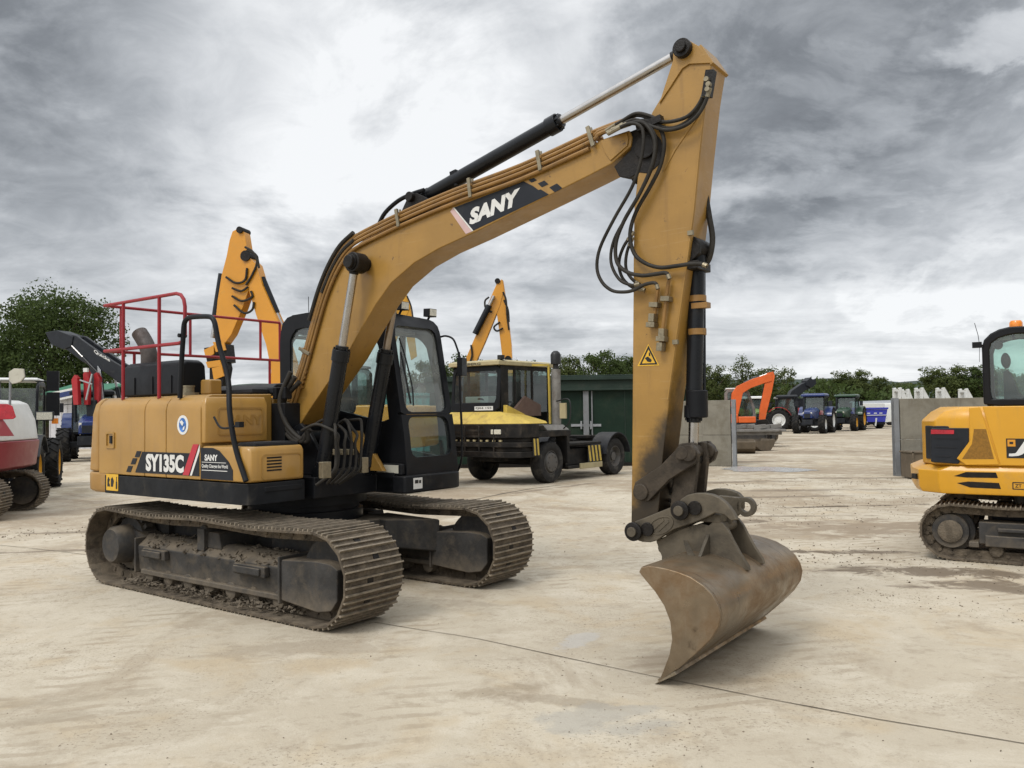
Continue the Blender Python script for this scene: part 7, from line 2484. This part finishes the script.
A0 = ground_at(735, 466.5); A1 = V((A0.x - 2.6, A0.y + 1.1, 0))
bay_wall('grey concrete panel wall beside the green shed, left of the gateway', A1, A0, 2.0, (0, 1), nb=1)
B0 = ground_at(897, 476)
bd = V((1, -0.02, 0)).normalized()
bay_wall('grey concrete panel wall right of the gateway, behind the compact yellow excavator', B0, B0 + bd * 7.8, 1.93, (0, 1, 2, 3), nb=3)
# stained steel stillage in front of the right wall
c = ground_at(899, 477)
bx = thing('steel_crate', 'rusty brown steel crate standing against the right concrete wall', 'crate', (c.x - 0.06, c.y - 0.75, 0))
g = MB().use(M['panel_dark']); g.box(0.02, 1.5, 0, 0.55, 0.03, 0.62); g.build('body', None, bx, bevel=0.01)
g = MB().use(M['panel_dark'])
for x in (0.02, 0.5, 1.0, 1.46): g.box(x, x + 0.05, -0.03, -0.001, 0.03, 0.66)
g.box(0.0, 1.53, -0.03, 0.58, 0.622, 0.66)
g.build('rim_frame', None, bx, bevel=0.006)
g = MB().use(M['ink']); q = at_depth(914.5, 449, c.y - 0.1); g.box(0.42, 0.72, -0.032, -0.0305, 0.45, 0.50); g.build('slot', None, bx)

# white galvanised frames stacked behind the right wall
rnd = random.Random(4)
for k, (u, v) in enumerate(((899.5, 388), (907.5, 389.5), (921.5, 388), (943, 388), (966, 389))):
    p = at_depth(u, v, 24.5 + 0.15 * k)
    f = thing('galvanised_trestle', 'pale galvanised A shaped frame standing up behind the right concrete wall', 'frame', (p.x, p.y, 0), 0, 'pale frames behind the right wall')
    g = MB().use(M['white'])
    tw = 0.44 if k != 1 else 0.30
    for yy in (0, 0.35):
        g.bar((-0.05, yy, 0), (0.0, yy, p.z), 0.09, 0.06); g.prism_xz([(-0.05, p.z), (0.04, p.z + 0.02), (tw * 1.3, p.z - 1.0), (tw * 0.75, p.z - 1.0), (tw * 0.28, p.z - 0.52)], yy - 0.03, yy + 0.03); g.bar((0.05, yy, p.z - 0.42), (tw * 0.5, yy, p.z - 0.42), 0.05, 0.04)
    g.box(-0.03, 0.1, 0.04, 0.31, p.z - 0.10, p.z - 0.03)
    g.bar((tw * 1.5, 0.17, p.z - 1.33), (tw * 1.5, 0.17, 0), 0.06, 0.06)
    g.build('bars', None, f)

# ------------------------------------------------------------------ orange excavator with its loose buckets
OF = Frame(at_depth(739, 430, 42).x, 42.0, R(-12))
oe = thing('excavator', 'orange excavator with bent boom beyond the gateway', 'excavator', (OF.x, OF.y, 0), R(-12))
exc_body(oe, ('orange', 'charcoal', 'truck_grey'), cab_side=1, tail=-2.0, cabtop=2.75, front=0.8, z0=0.85, z1=1.45)
g = MB().use(M['white']); g.box(-0.60, 0.45, 0.26, 1.22, 2.753, 2.83); g.build('roof', None, oe, bevel=0.03)
plate(oe, 'boom', 'orange', OF.xz(-0.2, [(731, 404), (732, 393), (737, 386), (752, 379), (766, 374.5), (772, 373.5), (772, 381), (765, 383), (751, 388), (743, 393), (741, 402), (738, 416), (733, 416)]), -0.2, 0.16, 0.02)
plate(oe, 'arm', 'orange', OF.xz(-0.2, [(767, 373), (773.5, 371.5), (775, 376), (772, 392), (767, 412), (765, 422), (759, 422), (760, 408), (764, 388)]), -0.16, 0.12, 0.02)
ram2(oe, OF.on(1, -0.05, 744, 383), OF.on(1, -0.05, 768, 373.5), 0.09, 0.65)
ram2(oe, OF.on(1, -0.05, 765, 385), OF.on(1, -0.05, 760, 420), 0.08, 0.7)
plate(oe, 'bucket', 'grease', OF.xz(-0.3, [(757, 420), (767, 419), (770, 425), (766, 434), (758, 433), (754, 427)]), -0.45, 0.45, 0.03)


def loose_bucket(label, u, v, y, w_, r, rz, m='steel'):
    p = at_depth(u, v, y)
    t = thing('digger_bucket', label, 'bucket', (p.x, y, 0), rz, 'loose digger buckets by the gateway')
    prof = [(-r, 0.9 * r), (-0.9 * r, 0.4 * r), (-0.5 * r, 0.08 * r), (0.1 * r, 0.01), (0.6 * r, 0.05 * r), (1.0 * r, 0.5 * r), (1.15 * r, 1.0 * r)]
    g = MB().use(M[m])
    g.loft([[V((x, yy, z)) for x, z in prof] + [V((x * 0.95, yy, z + 0.03)) for x, z in prof[::-1]] for yy in (-w_ / 2, w_ / 2)])
    g.prism_xz(prof, -w_ / 2 - 0.02, -w_ / 2 - 0.001); g.prism_xz(prof, w_ / 2 + 0.001, w_ / 2 + 0.02)
    o = g.build('shell', None, t)
    g = MB().use(M['hitch'])
    for yy in (-0.12, 0.12):
        g.prism_xz([(0.5 * r, 0.05 * r), (1.2 * r, 0.3 * r), (1.5 * r, 0.8 * r), (1.15 * r, 1.0 * r)], yy - 0.02, yy + 0.02)
    g.build('ear', None, t)
    return t


loose_bucket('rounded brown digger bucket on the ground beside the left concrete wall', 744, 452, 32.0, 0.8, 0.50, R(75), 'panel_dark')
loose_bucket('square brown digger bucket behind the rounded one, under the pallet stack', 758, 446, 34.0, 0.9, 0.45, R(20), 'panel_dark')
# flat trailer deck with clutter
p = at_depth(757, 428, 37.5)
fb = thing('flat_trailer', 'low grey trailer deck loaded with parts in front of the orange excavator', 'trailer', (p.x, 37.5, 0), R(-6))
g = MB().use(M['truck_grey']); g.box(-1.6, 1.15, -0.7, 0.7, 0.70, 0.80); g.box(-1.5, 1.0, -0.5, -0.42, 0.55, 0.699)
g.build('deck', None, fb, bevel=0.01)
g = MB().use(M['truck_grey'])
rnd = random.Random(8)
for k in range(7):
    x = -1.4 + k * 0.36
    g.obox((x, rnd.uniform(-.4, .3), 0.90 + rnd.uniform(0, .06)), (1, rnd.uniform(-.5, .5), 0.1), (0, 1, 0), (-0.1, 0, 1), rnd.uniform(.15, .28), .12, .09)
g.build('load', None, fb, bevel=0.01)
for x in (-1.3, 0.5):
    g = MB().use(M['charcoal']); g.box(x, x + 0.1, -0.3, 0.3, 0, 0.70); g.build('leg', None, fb)

# ------------------------------------------------------------------ tractors across the far yard
tractor('blue tractor with blue roof facing the camera beyond the gateway', 814, 433, 57.0, R(-122), ('blue', 'blue'), rim='rim_white')
tractor('green tractor with yellow wheels parked right of the blue tractor', 846, 431, 62.0, R(-124), ('green', 'green'), rim='rim_yellow')
tractor('red tractor with white wheels parked left of the blue tractor', 797, 432, 62.0, R(-20), ('red', 'charcoal'), rim='rim_white')
tractor('pale cabbed tractor behind the orange excavator arm', 784, 430, 70.0, R(-120), ('limegreen', 'truck_grey'), rim='rim_grey')
tractor('light green tractor half hidden behind the orange boom', 754, 430, 66.0, R(-95), ('limegreen', 'white'), rim='rim_yellow')
# dark telescopic boom raised behind the red tractor
QF = Frame(at_depth(800, 430, 70).x, 70.0, R(8))
tb2 = thing('telehandler', 'black telehandler with its boom raised behind the red tractor', 'telehandler', (QF.x, QF.y, 0), R(8))
plate(tb2, 'lifting_boom', 'charcoal', QF.xz(0, [(787, 398), (790, 391), (800, 384), (810, 380), (813, 383), (811, 387), (803, 391), (797, 397), (794, 404)]), -0.3, 0.3, 0.03)
plate(tb2, 'carriage', 'charcoal', QF.xz(0, [(804, 381), (808, 377.5), (810, 380), (813, 379), (813.5, 384), (809, 388), (804, 386)]), -0.5, 0.5, 0.03)
g = MB().use(M['charcoal']); g.box(-2.2, 2.2, -0.9, 0.9, 0.6, 1.5); g.box(-1.2, 0.4, 0.0, 0.9, 1.5, 2.6); g.build('body', None, tb2, bevel=0.05)
for x in (-1.5, 1.5):
    for sy in (-1, 1): tyre_wheel(tb2, (x, sy * 0.95, 0.6), 0.6, 0.45, M['rim_grey'], 0, 0, 0.5, face=sy)
# blue bulk trailer and silver tanker
p = at_depth(876, 428, 66.0)
bt_ = thing('bulk_trailer', 'royal blue tipping trailer seen from behind at the far side of the yard', 'trailer', (p.x, 66.0, 0), R(4))
def zat(v, y=66.0): return at_depth(876, v, y).z
hwid = 12.0 * 66 / FPX
g = MB().use(M['violetblue'])
g.loft([[V((x, yy, z)) for x, z in ((-hwid * 0.82, zat(422)), (hwid * 0.82, zat(422)), (hwid * 1.05, zat(409.5)), (-hwid * 1.05, zat(409.5)))] for yy in (0, 5.0)])
g.box(-hwid * 1.1, hwid * 1.1, -0.06, 5.05, zat(409.4), zat(407.5))
g.box(-hwid * 0.95, hwid * 0.95, -0.05, -0.001, zat(416), zat(415))
bd_ = g.build('body', None, bt_, bevel=0.03)
g = MB().use(M['white']); g.box(-hwid * .97, hwid * .97, -0.075, -0.0505, zat(415.4), zat(414.8))
for x in (-0.6, -0.02, 0.45): g.box(x * hwid - 0.12, x * hwid + 0.12, -0.02, -0.001, zat(413.6), zat(412.7))
g.build('trim_line', None, bd_)
g = MB().use(M['white'])
for sx in (-1, 1): g.loft([[V((sx * (0.95), yy, zat(417))), V((sx * 1.25, yy, zat(421.5))), V((sx * 0.75, yy, zat(422.5)))] for yy in (-0.12, -0.02)])
g.bar((-0.1, -0.1, zat(426)), (0.0, -0.1, zat(418)), 0.16, 0.05); g.build('mudflap', None, bt_)
for sx in (-1, 1):
    tyre_wheel(bt_, (sx * 0.9, 1.2, 0.5), 0.5, 0.45, M['rim_grey'], R(90), 0, 0.5, face=1)
g = MB().use(M['charcoal']); g.box(-0.9, 0.9, 0.2, 5.5, zat(424.5), zat(422.4)); g.build('chassis', None, bt_)
p = at_depth(868, 428, 80.0)
tk = thing('tanker', 'silver slurry tanker behind the blue trailer', 'tanker', (p.x, 80.0, 0), R(3))
g = MB().use(M['galv']); cz_ = at_depth(868, 411, 80.0).z
g.lathe((-1.6, 0, cz_), (1, 0, 0.02), [(0.3, -0.3), (0.8, -0.15), (0.95, 0), (0.95, 5.2), (0.8, 5.4), (0.3, 5.5)], 24); g.build('tank', None, tk)
g = MB().use(M['charcoal']); g.box(-1.4, 3.6, -0.5, 0.5, 0.6, 0.95); g.build('chassis', None, tk)
for x in (0.4, 1.8):
    for sy in (-1, 1): tyre_wheel(tk, (x, sy * 1.0, 0.6), 0.6, 0.45, M['rim_grey'], 0, 0, 0.5, face=sy)
p = at_depth(886, 427, 72.0)
wv_ = thing('van', 'white van parked behind the blue trailer', 'van', (p.x, 73.5, 0), R(100))
g = MB().use(M['white'])
g.prism_xz([(-2.4, 0.45), (2.4, 0.45), (2.5, 1.0), (1.7, 1.25), (1.1, 1.95), (0.9, 2.1), (-2.3, 2.1), (-2.4, 1.9)], -0.9, 0.9); vb = g.build('body', None, wv_, bevel=0.06)
g = MB().use(M['glass_dark']); g.loft([[V((1.69, yy, 1.28)), V((1.15, yy, 1.93)), V((1.16, yy, 1.94)), V((1.71, yy, 1.285))] for yy in (-0.75, 0.75)]); g.build('windscreen', None, vb)
for x in (-1.5, 1.6):
    for sy in (-1, 1): tyre_wheel(wv_, (x, sy * 0.82, 0.34), 0.34, 0.22, M['rim_grey'], 0, 0, 0.6, face=sy)


# ================================================================== TREES
def tree_meshes(seed, w, h, leaf, nclump, per, lm, trunk_frac=0.25, open_=0.0):
    """unit built trees: returns (trunk builder, crown builder)"""
    rnd = random.Random(seed)
    tg = MB().use(M['bark'])
    tz = h * trunk_frac
    tips = []
    base = V((0, 0, 0))
    tops = [V((rnd.uniform(-.04, .04) * w, rnd.uniform(-.04, .04) * w, tz)), V((rnd.uniform(-.06, .06) * w, rnd.uniform(-.06, .06) * w, h * 0.62))]
    r0 = 0.022 * h + 0.05
    tg.tube(crv([base, tops[0], tops[1]], 5), [r0 * (1 - 0.075 * k) for k in range(11)], 9)
    clumps = []
    for k in range(nclump):
        for _ in range(40):
            d = V((rnd.gauss(0, 1), rnd.gauss(0, 1), rnd.gauss(0, 1))).normalized()
            rr = rnd.uniform(0.30, 1.0) ** 0.6
            c = V((d.x * rr * w / 2, d.y * rr * w / 2, h * (0.5 + trunk_frac * 0.42) + d.z * rr * h * (0.5 - trunk_frac * 0.42)))
            lump = noise.noise(V((d.x * 1.6 + seed * 3.7, d.y * 1.6, d.z * 1.6)))
            c.x *= 0.86 + 0.34 * lump; c.y *= 0.86 + 0.34 * lump
            c.z *= 0.95 + 0.10 * lump
            if all((c - q).length > 0.055 * (w + h) * (0.75 + open_) for q, _ in clumps): break
        clumps.append((c, rnd.uniform(0.055, 0.105) * (w + h) / 2))
    for c, s in clumps[:: max(1, len(clumps) // 26)]:
        j = tops[0].lerp(tops[1], rnd.random())
        m = j.lerp(c, 0.55) + V((0, 0, 0.05 * h))
        tg.tube(crv([j, m, c], 4), [0.34 * r0 * (1 - 0.1 * k) for k in range(9)], 5)
    cg = MB().use(M[lm])
    for c, s in clumps:
        for _ in range(per):
            d = V((rnd.gauss(0, 1), rnd.gauss(0, 1), rnd.gauss(0, .75)))
            if d.length > 1.9: d *= 1.9 / d.length
            p = c + d * s * 0.62
            n = (d.normalized() * 0.6 + V((rnd.gauss(0, 1), rnd.gauss(0, 1), rnd.gauss(0.5, 1))).normalized()).normalized()
            t = n.orthogonal().normalized()
            t = Matrix.Rotation(rnd.uniform(0, 6.28), 3, n) @ t
            b_ = n.cross(t)
            L_ = leaf * rnd.uniform(0.6, 1.35)
            W_ = L_ * rnd.uniform(0.45, 0.7)
            cg.f([cg.bm.verts.new(q) for q in (p - t * L_, p + b_ * W_ - t * 0.1 * L_, p + t * L_ + n * 0.15 * L_, p - b_ * W_ + t * 0.1 * L_)])
    return tg, cg


def build_noweld(mb, name, parent):
    me = bpy.data.meshes.new(name)
    mb.bm.to_mesh(me); mb.bm.free()
    for x in mb.mats: me.materials.append(x)
    o = bpy.data.objects.new(name, me)
    col.objects.link(o); o.parent = parent
    return o


def plant(label, u, vtop, y, wpx, seed, lm, nclump=60, per=60, leaf=0.16, trunk=0.2, open_=0.0, group=None, cat='tree', name='tree', src=None):
    top_ = at_depth(u, vtop, y)
    h = top_.z * 1.07
    w = wpx * y / FPX
    t = thing(name, label, cat, (top_.x, y, 0), random.Random(seed).uniform(0, 6.28), group)
    if src is None:
        tg, cg = tree_meshes(seed, w, h, leaf, nclump, per, lm, trunk, open_)
        tg.build('trunk', None, t)
        build_noweld(cg, 'crown', t)
        t['_wh'] = (w, h)
    else:
        w0, h0 = src['_wh']
        t.scale = (w / w0, w / w0, h / h0)
        for ch in src.children:
            c_ = bpy.data.objects.new(ch.name.split('.')[0], ch.data); col.objects.link(c_); c_.parent = t
    return t


big = plant('big dark green tree standing at the left edge of the yard', 52, 291, 58, 136, 21, 'leaf_dark', 190, 230, 0.105, 0.12, 0.0)
plant('dark bushy tree at the far left behind the mirror', -8, 338, 60, 60, 22, 'leaf_dark', 60, 90, 0.16, 0.1)
far_ = [  # u, vtop, depth, width px, label, material, openness
    (430, 356, 95, 60, 'rounded tree behind the mirror of the black cab', 'leaf_dark'),
    (466, 352, 92, 44, 'dark tree showing between the folded yellow booms and terminal tractor roof', 'leaf_dark'),
    (520, 357, 96, 54, 'low tree rising just above the terminal tractor roof', 'leaf_dark'),
    (566, 357, 92, 50, 'tree directly right of the exhaust stack, over the green shed roof', 'leaf_mid'),
    (600, 348, 90, 66, 'tallest tree above the green shed roof', 'leaf_dark'),
    (633, 354, 94, 50, 'tree half hidden behind the excavator arm above the shed', 'leaf_dark'),
    (672, 360, 96, 46, 'tree between the excavator arm and its bucket cylinder', 'leaf_mid'),
    (712, 366, 100, 44, 'thin tree just right of the bucket cylinder', 'leaf_mid'),
    (744, 360, 104, 36, 'slender pale tree above the orange boom, taller than its neighbours', 'leaf_mid'),
    (768, 369, 100, 30, 'small pale tree behind the orange arm', 'leaf_mid'),
    (785, 368, 108, 32, 'open pale tree right of the orange arm', 'leaf_pale'),
    (826, 379, 112, 32, 'tree behind the raised black telehandler boom', 'leaf_mid'),
    (853, 371, 108, 44, 'broad tree behind the blue and green tractors', 'leaf_mid'),
    (878, 378, 112, 40, 'bushy tree behind the blue trailer', 'leaf_mid'),
    (893, 384, 118, 36, 'low tree at the left post of the right concrete wall', 'leaf_pale'),
    (908, 384, 115, 36, 'small rounded tree over the pale frames', 'leaf_pale'),
    (948, 367, 82, 56, 'large rounded tree above the right concrete wall', 'leaf_mid'),
    (985, 363, 80, 50, 'dark tree behind the compact excavator cab pillar', 'leaf_dark'),
    (1015, 370, 84, 50, 'tree seen through the compact excavator cab glass', 'leaf_dark'),
    (1050, 366, 86, 60, 'tree just beyond the right edge', 'leaf_dark'),
]
protos = {}
for i, (u, vt, y, w, lb, lm) in enumerate(far_):
    thin = 740 < u < 790
    key = (lm, thin, i % 2)
    src = protos.get(key)
    t = plant(lb, u, vt, y, w, 40 + i, lm, 46 if thin else 70, 80 if thin else 150, 0.125, 0.12 if not thin else 0.2, 0.25 if thin else 0.03, 'trees along the far boundary', src=src)
    protos.setdefault(key, t)
# far hedge that closes the yard below the crowns
rnd = random.Random(31)
cg = MB().use(M['leaf_dark'])
for k in range(12000):
    x = rnd.uniform(-70, 95)
    y = rnd.gauss(101, 1.3) + 0.02 * x
    hh = 3.0 + (1.6 if x > 12 else 0) + 1.3 * noise.noise(V((x * 0.12, 0, 5))) + 0.8 * noise.noise(V((x * 0.5, 0, 9)))
    p = V((x, y, rnd.random() ** 0.7 * max(1, hh)))
    n = V((rnd.gauss(0, 1), rnd.gauss(-.5, 1), rnd.gauss(0.5, 1))).normalized()
    t = n.orthogonal().normalized(); b_ = n.cross(t); s = rnd.uniform(0.18, 0.42)
    cg.f([cg.bm.verts.new(q) for q in (p - t * s, p + b_ * s * .6, p + t * s, p - b_ * s * .6)])
hg = build_noweld(cg, 'hedge', None)
tag(hg, 'long dark overgrown hedge closing the far side of the yard', 'hedge', kind='stuff')
